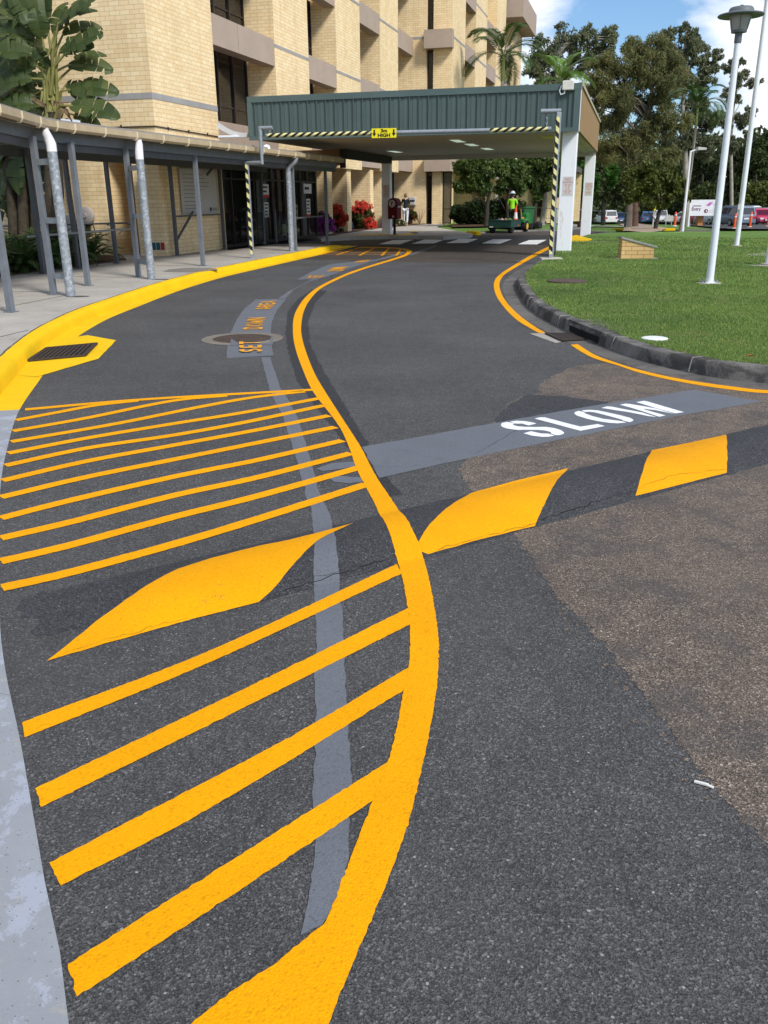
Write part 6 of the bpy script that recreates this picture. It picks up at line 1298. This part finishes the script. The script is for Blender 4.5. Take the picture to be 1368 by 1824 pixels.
# tall trees behind the portico
tree('gum_tree', 'tall open gum tree with sky gaps directly above the portico roof', gp_(1010, 92), [(1005, 300, 0), (1000, 200, 0), (990, 120, 0), (995, 80, 0)],
     [(975, 100, 36), (948, 128, 24), (1012, 72, 28), (1046, 66, 26), (992, 148, 40), (1040, 112, 36), (965, 175, 36), (1000, 200, 45), (1072, 75, 24), (935, 160, 18), (1020, 260, 45), (960, 70, 14), (1090, 60, 20), (1075, 95, 26), (1000, 50, 14)], 92, lf_gum, m_barkp, .36, 26000, .36, .12, 'tall trees behind the portico', .5, sub=24, srad=.26)
tree('sheoak_tree', 'broad brownish green she-oak, the largest tree in the middle of the skyline', gp_(1120, 78), [(1122, 330, 0), (1130, 285, 0), (1142, 240, 0), (1158, 190, 0), (1165, 130, 0)],
     [(1100, 128, 50), (1150, 100, 46), (1185, 150, 50), (1110, 200, 55), (1165, 215, 50), (1085, 265, 45), (1140, 275, 45), (1075, 175, 42), (1125, 85, 24), (1180, 85, 26), (1210, 220, 30), (1190, 280, 30), (1060, 225, 30), (1072, 125, 34), (1055, 165, 30), (1140, 145, 44), (1200, 120, 30)], 78, lf_she, m_bark, .36, 50000, .40, .07, 'tall trees behind the portico', .7, sub=26, srad=.27, nl=60)
tree('gum_tree', 'wide gum tree with a ragged top between the she-oak and the lamp post', gp_(1225, 88), [(1222, 330, 0), (1220, 250, 0), (1216, 180, 0), (1220, 120, 0)],
     [(1225, 80, 26), (1205, 108, 36), (1248, 96, 26), (1262, 118, 22), (1278, 95, 14), (1218, 150, 34), (1252, 150, 24), (1240, 200, 36), (1268, 215, 26), (1215, 250, 40), (1262, 260, 32), (1195, 62, 18), (1218, 52, 14), (1180, 75, 18), (1170, 110, 22), (1235, 60, 12)], 88, lf_gum, m_barkp, .34, 27000, .36, .115, 'tall trees behind the portico', .5, sub=24, srad=.26)
tree('gum_tree', 'slender open gum tree seen between the lamp post and the flagpole', gp_(1305, 98), [(1303, 330, 0), (1302, 250, 0), (1308, 180, 0), (1315, 140, 0)],
     [(1318, 142, 20), (1300, 120, 15), (1340, 148, 14), (1352, 145, 9), (1300, 170, 16), (1318, 215, 18), (1335, 200, 14), (1296, 215, 18), (1310, 178, 12), (1322, 110, 8), (1298, 255, 22)], 98, lf_gum, m_barkp, .22, 9500, .36, .12, 'tall trees behind the portico', .5, sub=18, srad=.28)
for i, (lab, x, Y, cr_, lm) in enumerate((
    ('dark tree on the skyline behind the flagpole base', 1298, 120, [(1300, 290, 28), (1290, 330, 30), (1315, 340, 28), (1305, 262, 18)], lf_dark),
    ('olive green tree rising at the right edge of the photo', 1348, 118, [(1350, 285, 28), (1365, 265, 24), (1340, 315, 30), (1368, 320, 30), (1372, 240, 12)], lf_mid),
    ('soft green rounded tree low at the right above the pink car', 1345, 108, [(1340, 352, 22), (1362, 350, 24), (1325, 362, 18), (1350, 335, 20)], lf_round),
    ('shadowy tree behind the Entry sign', 1262, 125, [(1260, 310, 32), (1240, 340, 30), (1275, 350, 28), (1250, 280, 22)], lf_dark),
    ('mid green bushy tree between the street lamp and the Entry sign', 1250, 112, [(1247, 348, 18), (1258, 340, 16), (1240, 358, 14)], lf_mid),
    ('dark tree behind the far white pillar', 1075, 110, [(1080, 310, 32), (1060, 340, 30), (1100, 345, 30), (1075, 280, 24)], lf_dark))):
    tree('dense_tree', lab, gp_(x, Y), [(x, 350, 0), (x+2, 310, 0)], cr_, Y, lm, m_barkd, .3, 11000, .5, .24, 'trees along the far edge of the car park', .1, sub=13, srad=.42, nl=8)
tree('shade_tree', 'round dark olive tree with a forked trunk in front of the parked cars', gp_(1168, 66), [(1174, 378, 0), (1180, 360, 0), (1175, 330, 0)],
     [(1160, 305, 26), (1135, 320, 24), (1185, 312, 26), (1160, 335, 30), (1205, 330, 20), (1125, 345, 18), (1190, 350, 24), (1150, 355, 20), (1215, 348, 14)], 66, lf_round, m_barkd, .17, 24000, .30, .13, None, .1, sub=16, srad=.36, nl=18)
tree('broadleaf_tree', 'bright green broad leaved small tree just right of the tall white pillar', gp_(1040, 62), [(1040, 360, 0), (1041, 320, 0)],
     [(1040, 300, 20), (1028, 325, 16), (1052, 325, 16), (1085, 305, 14), (1092, 322, 12), (1045, 345, 14)], 62, lf_big, m_barkr, .16, 5200, .42, .20, None, .2, sub=10, srad=.45, nl=10)
tree('bare_trunk_tree', 'reddish straight trunked tree behind the pipe fence beside the far pillar', gp_(1036, 80), [(1037, 340, 0), (1038, 290, 0), (1040, 250, 0)], [(1040, 250, 30), (1030, 280, 24), (1055, 270, 20)], 80, lf_she, m_barkr, .34, 9000, .4, .1, None, .5, sub=12, nl=8)
tree('bare_trunk_tree', 'thick red brown trunked tree rising left of the round dark olive tree', gp_(1131, 84), [(1131, 340, 0), (1130, 300, 0), (1128, 260, 0)], [(1128, 255, 26), (1115, 280, 22), (1145, 270, 20)], 84, lf_she, m_barkr, .40, 9000, .4, .1, None, .5, sub=12, nl=8)
for lab, x, Y, tp, cr_ in (
    ('dark leafy shade tree nearest the brick wall under the portico', 866, 48, [(868, 365, 0), (874, 335, 0), (868, 310, 0)], [(832, 300, 24), (860, 290, 26), (845, 322, 22), (880, 305, 24), (862, 335, 16), (820, 330, 14)]),
    ('dark leafy shade tree behind the worker in lime', 906, 50, [(904, 360, 0), (910, 330, 0), (908, 310, 0)], [(900, 296, 26), (925, 310, 22), (905, 325, 22), (888, 335, 14), (925, 335, 15)]),
    ('dark leafy shade tree with leaning stems behind the green bin', 952, 51, [(954, 362, 0), (962, 335, 0), (965, 310, 0)], [(955, 296, 26), (985, 300, 24), (945, 325, 20), (975, 330, 20), (1005, 305, 18), (1000, 335, 16), (960, 345, 12)])):
    b = gp_(x, Y); b.z = .14; tr_ = tree('shade_tree', lab, b, tp, cr_, Y, lf_shade, m_barkd, .13, 17000, .24, .11, 'shade trees beyond the portico', .1, sub=15, srad=.38, nl=22)
# shrubs and hedge
def shrub(name, label, C, R, n, ll, lw, lm, group=None, cat='shrub', extra=()):
    C = np.array(C, float); R = np.array(R, float); b = Vector((C[:, 0].mean(), C[:, 1].mean(), .14)); t = thing(name, label, cat, b, 0, group)
    m = MB(); 
    for c in C[:12]: m.tube([b, b.lerp(Vector(c), .6)+Vector((0, 0, .08)), Vector(c)], [.025, .016, .006], 5, cap=False)
    m.build('stem', m_barkd, t); quads_obj('foliage', leaves(C, R, n, ll, lw, .1, .5), lm, t)
    for nm, n2, ll2, mt, Ck, Rk in extra: quads_obj(nm, leaves(np.array(Ck, float), np.array(Rk, float), n2, ll2, ll2*.8, 0, .8), mt, t)
    return t
C, R = blobs([(817, 380, 15)], 52, sub=30, srad=.5); C[:, 2] = np.clip(C[:, 2], .3, 1.4); shrub('clipped_shrub', 'dark clipped ball of shrub at the end of the brick wall', C, R, 9000, .16, .08, lf_hedge)
C = []; R = []
for x in np.arange(832, 930, 3.5):
    for z in (.35, .75, 1.05):
        p = at(x, 385, 51.0); C.append((p.x, 51.0+rng.uniform(-.5, .5), z+rng.uniform(-.1, .1))); R.append(rng.uniform(.3, .45))
shrub('hedge', 'low dark green hedge behind the garden trailer', C, R, 16000, .15, .075, lf_hedge, cat='hedge')
m_fr = leafmat('petals_red', [(.50, .03, .03), (.66, .08, .055), (.74, .17, .11)], .7, .1, 2., .3); m_fp = leafmat('petals_purple', [(.28, .04, .34), (.42, .08, .46), (.56, .16, .56)], .7, .1, 2., .3); m_fw = leafmat('petals_cream', [(.45, .40, .28), (.6, .55, .4)], .7, .1, 2., .3)
lf_bg = leafmat('leaves_bougain', [(.03, .05, .014), (.05, .075, .02), (.09, .10, .03), (.12, .08, .03)], .6, .2, 1.)
def flower(label, px, Y, fl, gl=None, n=6000, kind='bougainvillea'):
    px = [(x, y+2, r*1.4) for x, y, r in px]; gl = gl and [(x, y+1, r*1.3) for x, y, r in gl]
    C, R = blobs(px, Y, sub=40, srad=.20, jitter=1.05); C[:, 2] = np.maximum(C[:, 2], .22); gc, gr = blobs([(x, y+2, r*1.15) for x, y, r in px] if gl is None else gl, Y+.1, sub=18, srad=.34); gc[:, 2] = np.maximum(gc[:, 2], .22)
    shrub(kind, label, gc, gr, 6500, .12, .065, lf_bg, 'flowering bushes by the wall', 'bush', [('blossom', n, .075, fl, C, R)])
Lw = lambda s: L(.35, s).y
flower('red flowering bush between two brick fins beside the walkway post', [(602, 378, 11), (608, 388, 9), (592, 372, 7), (585, 370, 5)], L(.1, 16).y, m_fr, [(598, 385, 13), (590, 395, 8)])
flower('purple flowering bush low at the end of the entrance doors', [(577, 392, 10), (588, 400, 9), (575, 405, 8)], L(-.4, 13.4).y, m_fp, [(580, 398, 12), (575, 385, 8)])
flower('tall red flowering bush behind the blue pot', [(640, 370, 10), (650, 368, 9), (655, 388, 9), (660, 398, 8), (632, 373, 6)], Lw(20.5), m_fr, [(640, 388, 15), (625, 385, 10), (655, 380, 10), (640, 398, 10)], 5200)
flower('purple flowering bush right of the portico pillar', [(690, 378, 7), (691, 395, 8), (688, 402, 6)], Lw(23), m_fp, [(692, 375, 8), (700, 392, 8), (697, 368, 6)], 1400)
flower('cream flowering low shrub behind the postbox', [(714, 396, 6), (722, 397, 4), (706, 398, 4)], Lw(25.5), m_fw, [(712, 396, 8), (704, 385, 7)], 700, 'flowering_shrub')
flower('pale dry flowering tuft left of the blue pot', [(605, 404, 5), (600, 407, 4)], Lw(16.9), m_fw, None, 500, 'flowering_shrub')
flower('reddish leafed bush in a dark pot behind the woman', [(731, 378, 7), (737, 385, 6), (729, 390, 6)], L(-.3, 28.6).y, leafmat('leaves_croton', [(.10, .05, .015), (.25, .06, .02), (.06, .08, .02)], .5, .3, 2.), [(732, 382, 9)], 700, 'croton_bush')
b = at(620.5, 406, Lw(18.3)); b.z = .14; pt = thing('plant_pot', 'round dark blue glazed pot among the flowering bushes', 'pot', b); m = MB(); m.lathe(b, [(.12, 0), (.2, .06), (.25, .2), (.23, .34), (.19, .38), (.2, .42), (.17, .42), (.16, .34)], 22); m.build('pot_body', M('pot_blue', (.02, .04, .085), .25, .2, 5), pt, smooth=True)
m = MB(); m.lathe(b, [(.165, .36), (.165, .38)], 18); m.build('soil', m_mulch, pt)
b = at(728, 399, L(-.3, 28.6).y); b.z = .14; pt = thing('plant_pot', 'black pot on the ground behind the woman by the brick wall', 'pot', b); m = MB(); m.lathe(b, [(.16, 0), (.2, .25), (.22, .3), (.18, .3)], 18); m.build('pot_body', m_blk, pt, smooth=True); m = MB(); m.lathe(b, [(.17, .26), (.17, .28)], 16); m.build('soil', m_mulch, pt)
for x, Y in ((742, 400), (748, 400)): pass
bx = at(747, 398, L(0, 28.9).y); dsh = thing('bare_shrub', 'dry leafless twigs against the brick wall right of the woman', 'shrub', (bx.x, bx.y, .14)); m = MB()
for i in range(8): a = random.uniform(-.35, .35); m.tube([(bx.x, bx.y, .14), (bx.x+a*.5, bx.y+.05, .5), (bx.x+a, bx.y+random.uniform(-.1, .1), random.uniform(.7, 1.05))], [.012, .009, .004], 4)
m.build('twigs', m_barkr, dsh)
struct(sheet('garden_bed', [Lp(u, s) for u, s in ((-1.2, 12.9), (.35, 13.1), (.1, 18), (-.0, 22), (.5, 26), (.9, 29.4), (-1.2, 29.4))], Z0+.03, m_mulch, skirt=.03, hf=FL))
struct(sheet('garden_bed', [Lp(u, s) for u, s in ((-12, -11), (-.2, -12), (-.12, -4.2), (-.3, -1.6), (-1.7, -.1), (-12, -.1))], Z0+.02, m_mulch, skirt=.03, hf=FL))
struct(sheet('garden_bed', dens(P([(800, 399.5), (860, 398), (935, 396.5), (935, 399.5), (860, 403), (805, 404)], .17, FL), .05, mn=.3), .17, m_mulch, hf=FL))
# palms
def frond(base, az, elev, length, droop, lw=.05, ln=.55, n=34, twist=.35):
    """pinnate frond: list of leaflet quads plus rachis points"""
    pts = []; p = np.array(base, float); e = elev; st = length/16; h = np.array([math.cos(az), math.sin(az), 0])
    for i in range(17): pts.append(p.copy()); p = p+(h*math.cos(e)+np.array([0, 0, math.sin(e)]))*st; e -= droop/16*(.5+i/11)
    pts = np.array(pts); side = np.array([-math.sin(az), math.cos(az), 0]); Q = []
    for i in range(n):
        t = .14+.85*i/n; f = t*16; j = int(f); c = pts[j]+(pts[min(j+1, 16)]-pts[j])*(f-j); d = unit((pts[min(j+1, 16)]-pts[j])[None])[0]; up = np.cross(side, d); up = -up if up[2] < 0 else up
        l = ln*math.sin(PI*min(1, .12+t*.86))**.7*rng.uniform(.85, 1.1)
        for sg in (-1, 1):
            dr = unit((side*sg*.85+d*.55+up*(twist-.55*t)*rng.uniform(.5, 1.2))[None])[0]; w = d*lw*.5; tip = c+dr*l-np.array([0, 0, .22*l*l]); mid = c+dr*l*.5
            Q.append(np.stack([c-w*.5, mid-w, tip, mid+w]))
    return np.array(Q), pts
def palm(label, base, crown, shaft_r, nf, fl, spread, trunk_mid=None, bright=False, droop=1.5, seed=0):
    t = thing('palm_tree', label, 'palm', base, 0, 'palms around the portico'); random.seed(seed); cr_v = Vector(crown); base = Vector(base); sh = max(.9, fl*.42)
    mid = trunk_mid or base.lerp(cr_v, .5); cs = cr_v-Vector((0, 0, sh)); m = MB(); m.tube([base-Vector((0, 0, .1)), base+Vector((0, 0, .3)), mid, cs], [shaft_r*1.7, shaft_r*1.25, shaft_r, shaft_r*.95], 12); m.build('trunk', m_barkp, t, smooth=True)
    m = MB(); m.tube([cs, cs.lerp(cr_v, .3), cr_v], [shaft_r*1.15, shaft_r*1.05, shaft_r*.7], 12); m.build('crownshaft', M('crownshaft', (.16, .21, .06), .5, .15, 4), t, smooth=True)
    Qs = []; rm_ = MB()
    for i in range(nf):
        az = 2*PI*i/nf*2.618+random.uniform(-.25, .25); el = math.radians(random.uniform(*spread)); Q, pts = frond(cr_v, az, el, fl*random.uniform(.85, 1.12), droop*random.uniform(.75, 1.2), .055*fl/2, .24*fl); Qs.append(Q); rm_.tube([Vector(p) for p in pts[::2]], [.028*(1-.09*j) for j in range(len(pts[::2]))], 5, cap=False)
    rm_.build('rachis', M('rachis_green', (.10, .13, .04), .5), t); quads_obj('fronds', np.concatenate(Qs), lf_palmb if bright else lf_palm, t)
    return t
c = at(897, 100, 54); palm('tall feathery palm in front of the far wing of the building', (c.x-.2, 54, .1), c, .11, 13, 3.0, (5, 82), droop=1.7, seed=3)
c = at(1000, 148, 55); b = gp_(966, 52); palm('palm with a pale leaning trunk and bright tip above the portico', (b.x, 52, .14), c, .11, 10, 2.6, (15, 85), at(980, 300, 53), True, 1.4, 5)
c = at(1243, 192, 64); b = at(1221, 398, 66); palm('slim palm rising behind the single arm street lamp', (b.x-.3, 66, terr(b.x, 66)), c, .09, 12, 2.9, (5, 85), at(1231, 300, 65), False, 1.8, 8)
c = at(1250, 172, 63.5)
# giant bird of paradise
m_sl = leafmat('paddle_leaves', [(.034, .056, .016), (.055, .082, .024), (.085, .11, .034)], .45, .3, .9, .3); m_pet = M('petiole', (.20, .19, .055), .5, .25, 5); m_dead = M('dead_leaf_sheath', (.16, .105, .055), .9, .4, 9); m_stm = M('banana_stem', (.055, .043, .028), .9, .5, 7, bump=.6, bscale=20)
def paddle(m, a, b, w, sag, tilt, face):
    """a banana-like blade from a to b, torn into ragged strips on either side of the midrib"""
    a, b = Vector(a), Vector(b); n = 15; Lg = (b-a).length; d0 = (b-a).normalized(); side = d0.cross(face).normalized(); nr = side.cross(d0)
    mid = [a.lerp(b, t)+nr*sag*Lg*4*t*(1-t)*.5-Vector((0, 0, sag*Lg*.35*t*t)) for t in [i/n for i in range(n+1)]]
    for sd in (-1, 1):
        i = 0
        while i < n:
            k_ = min(n-i, random.choice((1, 2, 2, 3, 4))); dip = random.uniform(-.12, .30); ds = random.uniform(-.10, .14)
            st = []
            for q in range(i, i+k_+1):
                t = q/n; ww = w*(math.sin(PI*min(1, t*.93+.05))**.62); e = mid[q]+side*sd*ww+nr*(tilt*ww-dip*ww)+d0*ds*ww*1.2
                st.append((mid[q], mid[q].lerp(e, .55)+nr*.07*w, e))
            if k_ >= 2 and random.random() < .8: st[-1] = (st[-1][0], st[-1][1].lerp(st[-2][1], .10), st[-1][2].lerp(st[-2][2], .35))
            vs = [p for r_ in st for p in r_]; m.add(vs, [(3*q+j, 3*q+j+1, 3*q+j+4, 3*q+j+3) for q in range(k_) for j in range(2)]); i += k_
    return mid
def strel(label, base, hub, leaves_, Y, stems):
    t = thing('strelitzia', label, 'plant', base, 0, 'giant bird of paradise clumps'); pm_ = MB(); hub = Vector(hub)
    for (x0, y0, x1, y1, w, dy) in leaves_:
        a = at(x0, y0, Y+dy*.5); b = at(x1, y1, Y+dy); sc_ = mpp(a); m = MB()
        fc = Vector((random.uniform(-.4, .4), -.75, random.uniform(.3, .9))).normalized(); paddle(m, a, b, w*sc_*.70, random.uniform(.10, .28), random.uniform(.1, .45), fc); me = m.build('leaf', m_sl, t)
        h_ = hub+Vector((random.uniform(-.16, .16), random.uniform(-.1, .1), random.uniform(-.5, .25))); mid = h_.lerp(a, .5)+Vector(((a.x-h_.x)*-.12, 0, .18)); pm_.tube([h_, mid, a, a.lerp(b, .5)+(b-a).cross(fc).cross(b-a).normalized()*0, ], [.045, .034, .024, .012], 7, cap=False)
    pm_.build('petiole', m_pet, t, smooth=True); sm2 = MB()
    for (x, y, x1, y1, r) in stems: q0 = at(x, y, Y); q0.z = max(q0.z, .1) if y < 400 else .1; sm2.tube([q0, q0.lerp(at(x1, y1, Y), .5)+Vector((.06, 0, 0)), at(x1, y1, Y)], [r*1.15, r, r*.8], 10)
    sm2.build('stem', m_stm, t, smooth=True); dm = MB()
    for i in range(10):
        p = hub+Vector((random.uniform(-.35, .3), random.uniform(-.25, .2), random.uniform(-.9, .2))); q = p+Vector((random.uniform(-.35, .35), random.uniform(-.2, .1), random.uniform(-.45, .3))); paddle(dm, p, q, .06, .2, .2, Vector((0, -1, .2)))
    dm.build('dead_leaf', m_dead, t); return t
random.seed(21)
strel('nearer giant bird of paradise with torn paddle leaves rising over the walkway gutter', L(-3.2, -1.9, .14), at(92, 185, 22.6),
      [(66, 62, 18, -42, 30, .3), (84, 42, 78, -55, 28, .6), (104, 42, 172, -6, 26, -.2), (98, 58, 174, 14, 30, .2), (112, 62, 182, 45, 24, .5), (116, 96, 184, 55, 30, -.3), (122, 116, 202, 122, 32, .2), (126, 122, 190, 92, 20, .6), (122, 160, 212, 160, 34, 0), (126, 188, 214, 206, 34, -.4), (132, 205, 182, 230, 22, .3),
       (62, 72, -14, 58, 30, .4), (58, 96, -14, 92, 34, -.2), (66, 118, -8, 130, 36, .3), (58, 140, -12, 168, 34, -.1), (64, 168, 2, 158, 32, .4), (72, 188, -4, 196, 34, -.4), (60, 40, -10, 5, 34, .6), (44, 20, 20, -40, 34, .8), (118, 150, 160, 175, 26, .4), (76, 70, 62, 8, 26, -.2), (88, 120, 62, 80, 22, -.3), (100, 64, 120, 2, 26, .5), (106, 92, 168, 78, 26, -.1), (72, 60, 40, 6, 30, .1)], 22.6, [(98, 440, 95, 200, .15), (78, 440, 86, 210, .12)])
strel('farther giant bird of paradise clump at the left edge behind the walkway posts', L(-5.2, -2.4, .14), at(30, 215, 23.6),
      [(28, 190, 60, 140, 30, .2), (22, 180, -15, 120, 32, 0), (34, 200, 82, 215, 28, .3), (20, 210, -20, 215, 30, .2), (38, 240, 75, 275, 26, -.2), (20, 250, -8, 290, 28, 0), (42, 262, 80, 320, 26, .2), (30, 270, 35, 345, 28, -.3), (58, 300, 96, 345, 24, .2), (12, 300, -4, 360, 26, .1), (46, 230, 112, 272, 26, .4), (70, 300, 58, 372, 26, .3), (34, 240, 8, 330, 30, .4), (60, 250, 40, 330, 28, .6), (84, 262, 100, 330, 24, .5), (20, 235, 50, 300, 30, .7)], 23.6, [(40, 440, 28, 240, .13), (22, 440, 8, 260, .12), (62, 440, 48, 250, .11)])
strel('dense dark bird of paradise mass filling the upper left corner', L(-4.4, -1.2, .14), at(22, 190, 24.2),
      [(20, 150, -18, 90, 34, .2), (26, 120, 2, 40, 32, .4), (14, 110, -22, 60, 32, 0), (36, 130, 66, 74, 30, .5), (30, 160, 78, 130, 30, .3), (18, 180, -20, 178, 34, .1), (34, 186, 84, 196, 30, .4), (40, 90, 52, 20, 30, .6), (16, 80, -12, 18, 32, .5), (28, 70, 18, -10, 30, .4), (46, 110, 92, 88, 28, .6), (22, 205, 58, 236, 28, 0), (50, 150, 104, 150, 26, .7), (8, 140, -24, 130, 30, .2), (44, 176, 100, 178, 28, .5), (30, 100, 70, 46, 28, .7), (18, 262, 52, 318, 26, .3), (8, 270, -14, 340, 26, .2), (28, 280, 72, 362, 24, .4), (12, 300, 22, 392, 24, .2), (40, 300, 88, 390, 22, .5), (52, 262, 104, 300, 22, .6), (24, 330, 48, 412, 22, .3), (6, 340, -8, 410, 22, .4)], 24.2, [(30, 440, 20, 240, .13), (50, 440, 34, 250, .12)])
# ferns along the walkway
def fern(label, u, s, n, fl, k_):
    n = int(n*1.5); fl *= 1.12
    b = L(u, s, .16); t = thing('fern', label, 'fern', b, 0, 'ferns beside the walkway'); Qs = []; rm_ = MB()
    for i in range(n):
        Q, pts = frond(np.array(b), rng.uniform(0, 2*PI), math.radians(rng.uniform(35, 80)), fl*rng.uniform(.7, 1.15), rng.uniform(1.0, 1.9), .04, .17, 26, .15); Qs.append(Q); rm_.tube([Vector(p) for p in pts[::4]], .007, 4, cap=False)
    rm_.build('stalk', M('rachis_green', (.10, .13, .04), .5), t); quads_obj('fronds', np.concatenate(Qs), lf_fern, t)
for i, (lab, u, s, n, fl) in enumerate((('green fern spilling onto the footpath near the second back post', -.45, -5.6, 26, .9), ('fern in the bed at the far left edge of the photo', -.75, -7.2, 28, 1.0), ('tall fern under the handrail beside the hose reel', -.6, -4.1, 28, 1.0), ('fern nearest the dark wall recess', -.75, -2.6, 24, .95), ('fern at the foot of the bird of paradise stems', -1.7, -3.6, 28, 1.1), ('dark fern behind the first walkway post', -1.5, -6.0, 28, 1.1), ('fern against the brick wall behind the ferns of the path', -2.2, -1.4, 24, 1.1), ('fern in the back corner of the garden bed', -3.2, -3.9, 26, 1.2), ('low fern beside the first walkway bay', -.7, -8.6, 26, .9), ('bushy fern between the second and third back posts', -.35, -4.8, 26, .85), ('fern tucked behind the pale outlet box', -1.9, -2.5, 24, 1.2), ('wide fern under the paddle leaves near the back posts', -1.3, -5.1, 28, 1.2), ('tall fern crowding the first back post', -.9, -6.5, 28, 1.15))): fern(lab, u, s, n, fl, i)
# distant wood closing the view
C = []; R = []
for x in np.arange(-60, 190, 4.5):
    for z in (1, 4.5, 8, 11): C.append((x, 172+rng.uniform(-10, 10), z-3+rng.uniform(-1, 1))); R.append(rng.uniform(3, 4.6))
setp(quads_obj('wood', leaves(np.array(C), np.array(R), 90000, 1.3, .7, .1, .4), lf_dark), 'distant dark wood closing the view behind the car park', 'wood', kind='stuff')
C = []; R = []
for px in np.arange(925, 1300, 9):
    Y = rng.uniform(128, 142); p = at(px, 350, Y); C.append((p.x, Y, terr(p.x, Y)+rng.uniform(.6, 3.2))); R.append(rng.uniform(1.2, 2.4))
setp(quads_obj('undergrowth', leaves(np.array(C), np.array(R), 26000, .7, .4, .1, .4), lf_mid), 'low tangled undergrowth between the far tree trunks', 'undergrowth', kind='stuff')
# ------------------------------------------------------------------ camera, sun, sky
cam = bpy.data.cameras.new('camera'); co = bpy.data.objects.new('camera', cam); COL.objects.link(co); S.camera = co
r_ = Vector((1, 0, 0)); u_ = Vector((0, sp_, cp)); f_ = Vector((0, cp, -sp_))
X_ = r_*cr-u_*sr; Y_ = r_*sr+u_*cr; Z_ = -f_
co.matrix_world = Matrix(((X_.x, Y_.x, Z_.x, 0), (X_.y, Y_.y, Z_.y, 0), (X_.z, Y_.z, Z_.z, H), (0, 0, 0, 1)))
cam.sensor_fit = 'VERTICAL'; cam.sensor_height = 24; cam.lens = F_/1824*24; cam.clip_start = .05; cam.clip_end = 4000
sd = (E2*.62-E1*.46+Vector((0, 0, .72))).normalized(); el = math.asin(sd.z); az = math.atan2(sd.x, sd.y)
su = bpy.data.lights.new('sun', 'SUN'); su.energy = 2.6; su.angle = math.radians(12); su.color = (1, .965, .91); so = bpy.data.objects.new('sun', su); COL.objects.link(so)
so.rotation_euler = sd.to_track_quat('Z', 'Y').to_euler(); so.location = (0, 0, 60)
w = bpy.data.worlds.new('World'); S.world = w; w.use_nodes = True; nt = w.node_tree; bg = nt.nodes['Background']
sk = nt.nodes.new('ShaderNodeTexSky'); sk.sky_type = 'NISHITA'; sk.sun_disc = False; sk.sun_elevation = el; sk.sun_rotation = az; sk.air_density = 1.0; sk.dust_density = .6; sk.ozone_density = 2.
tc = nt.nodes.new('ShaderNodeTexCoord'); mp = nt.nodes.new('ShaderNodeMapping'); mp.inputs['Scale'].default_value = (1, 1, 2.1); mp.inputs['Location'].default_value = (.0, .0, .0)
nt.links.new(tc.outputs['Generated'], mp.inputs['Vector'])
no = nt.nodes.new('ShaderNodeTexNoise'); no.inputs['Scale'].default_value = 3.1; no.inputs['Detail'].default_value = 9; no.inputs['Roughness'].default_value = .56; no.inputs['Distortion'].default_value = .3; nt.links.new(mp.outputs[0], no.inputs['Vector'])
rp_ = nt.nodes.new('ShaderNodeValToRGB'); rp_.color_ramp.elements[0].position = .47; rp_.color_ramp.elements[1].position = .575; nt.links.new(no.outputs['Fac'], rp_.inputs['Fac'])
n2_ = nt.nodes.new('ShaderNodeTexNoise'); n2_.inputs['Scale'].default_value = 6; n2_.inputs['Detail'].default_value = 7; nt.links.new(mp.outputs[0], n2_.inputs['Vector'])
cc_ = nt.nodes.new('ShaderNodeValToRGB'); e_ = cc_.color_ramp.elements; e_[0].position = .3; e_[0].color = (6.8, 7.1, 8.0, 1); e_[1].position = .65; e_[1].color = (9.3, 9.4, 9.8, 1); nt.links.new(n2_.outputs['Fac'], cc_.inputs['Fac'])
mx = nt.nodes.new('ShaderNodeMix'); mx.data_type = 'RGBA'; nt.links.new(rp_.outputs['Color'], mx.inputs[0]); tn = nt.nodes.new('ShaderNodeMix'); tn.data_type = 'RGBA'; tn.blend_type = 'MULTIPLY'; tn.inputs[0].default_value = 1; nt.links.new(sk.outputs[0], tn.inputs[6]); tn.inputs[7].default_value = (.74, .90, 1.06, 1); nt.links.new(tn.outputs[2], mx.inputs[6]); nt.links.new(cc_.outputs['Color'], mx.inputs[7]); nt.links.new(mx.outputs[2], bg.inputs['Color']); bg.inputs['Strength'].default_value = .10
S.view_settings.view_transform = 'Standard'; S.view_settings.look = 'None'; S.view_settings.exposure = .5; S.view_settings.gamma = 1
S.render.engine = 'CYCLES'; S.cycles.max_bounces = 6; S.cycles.transparent_max_bounces = 8
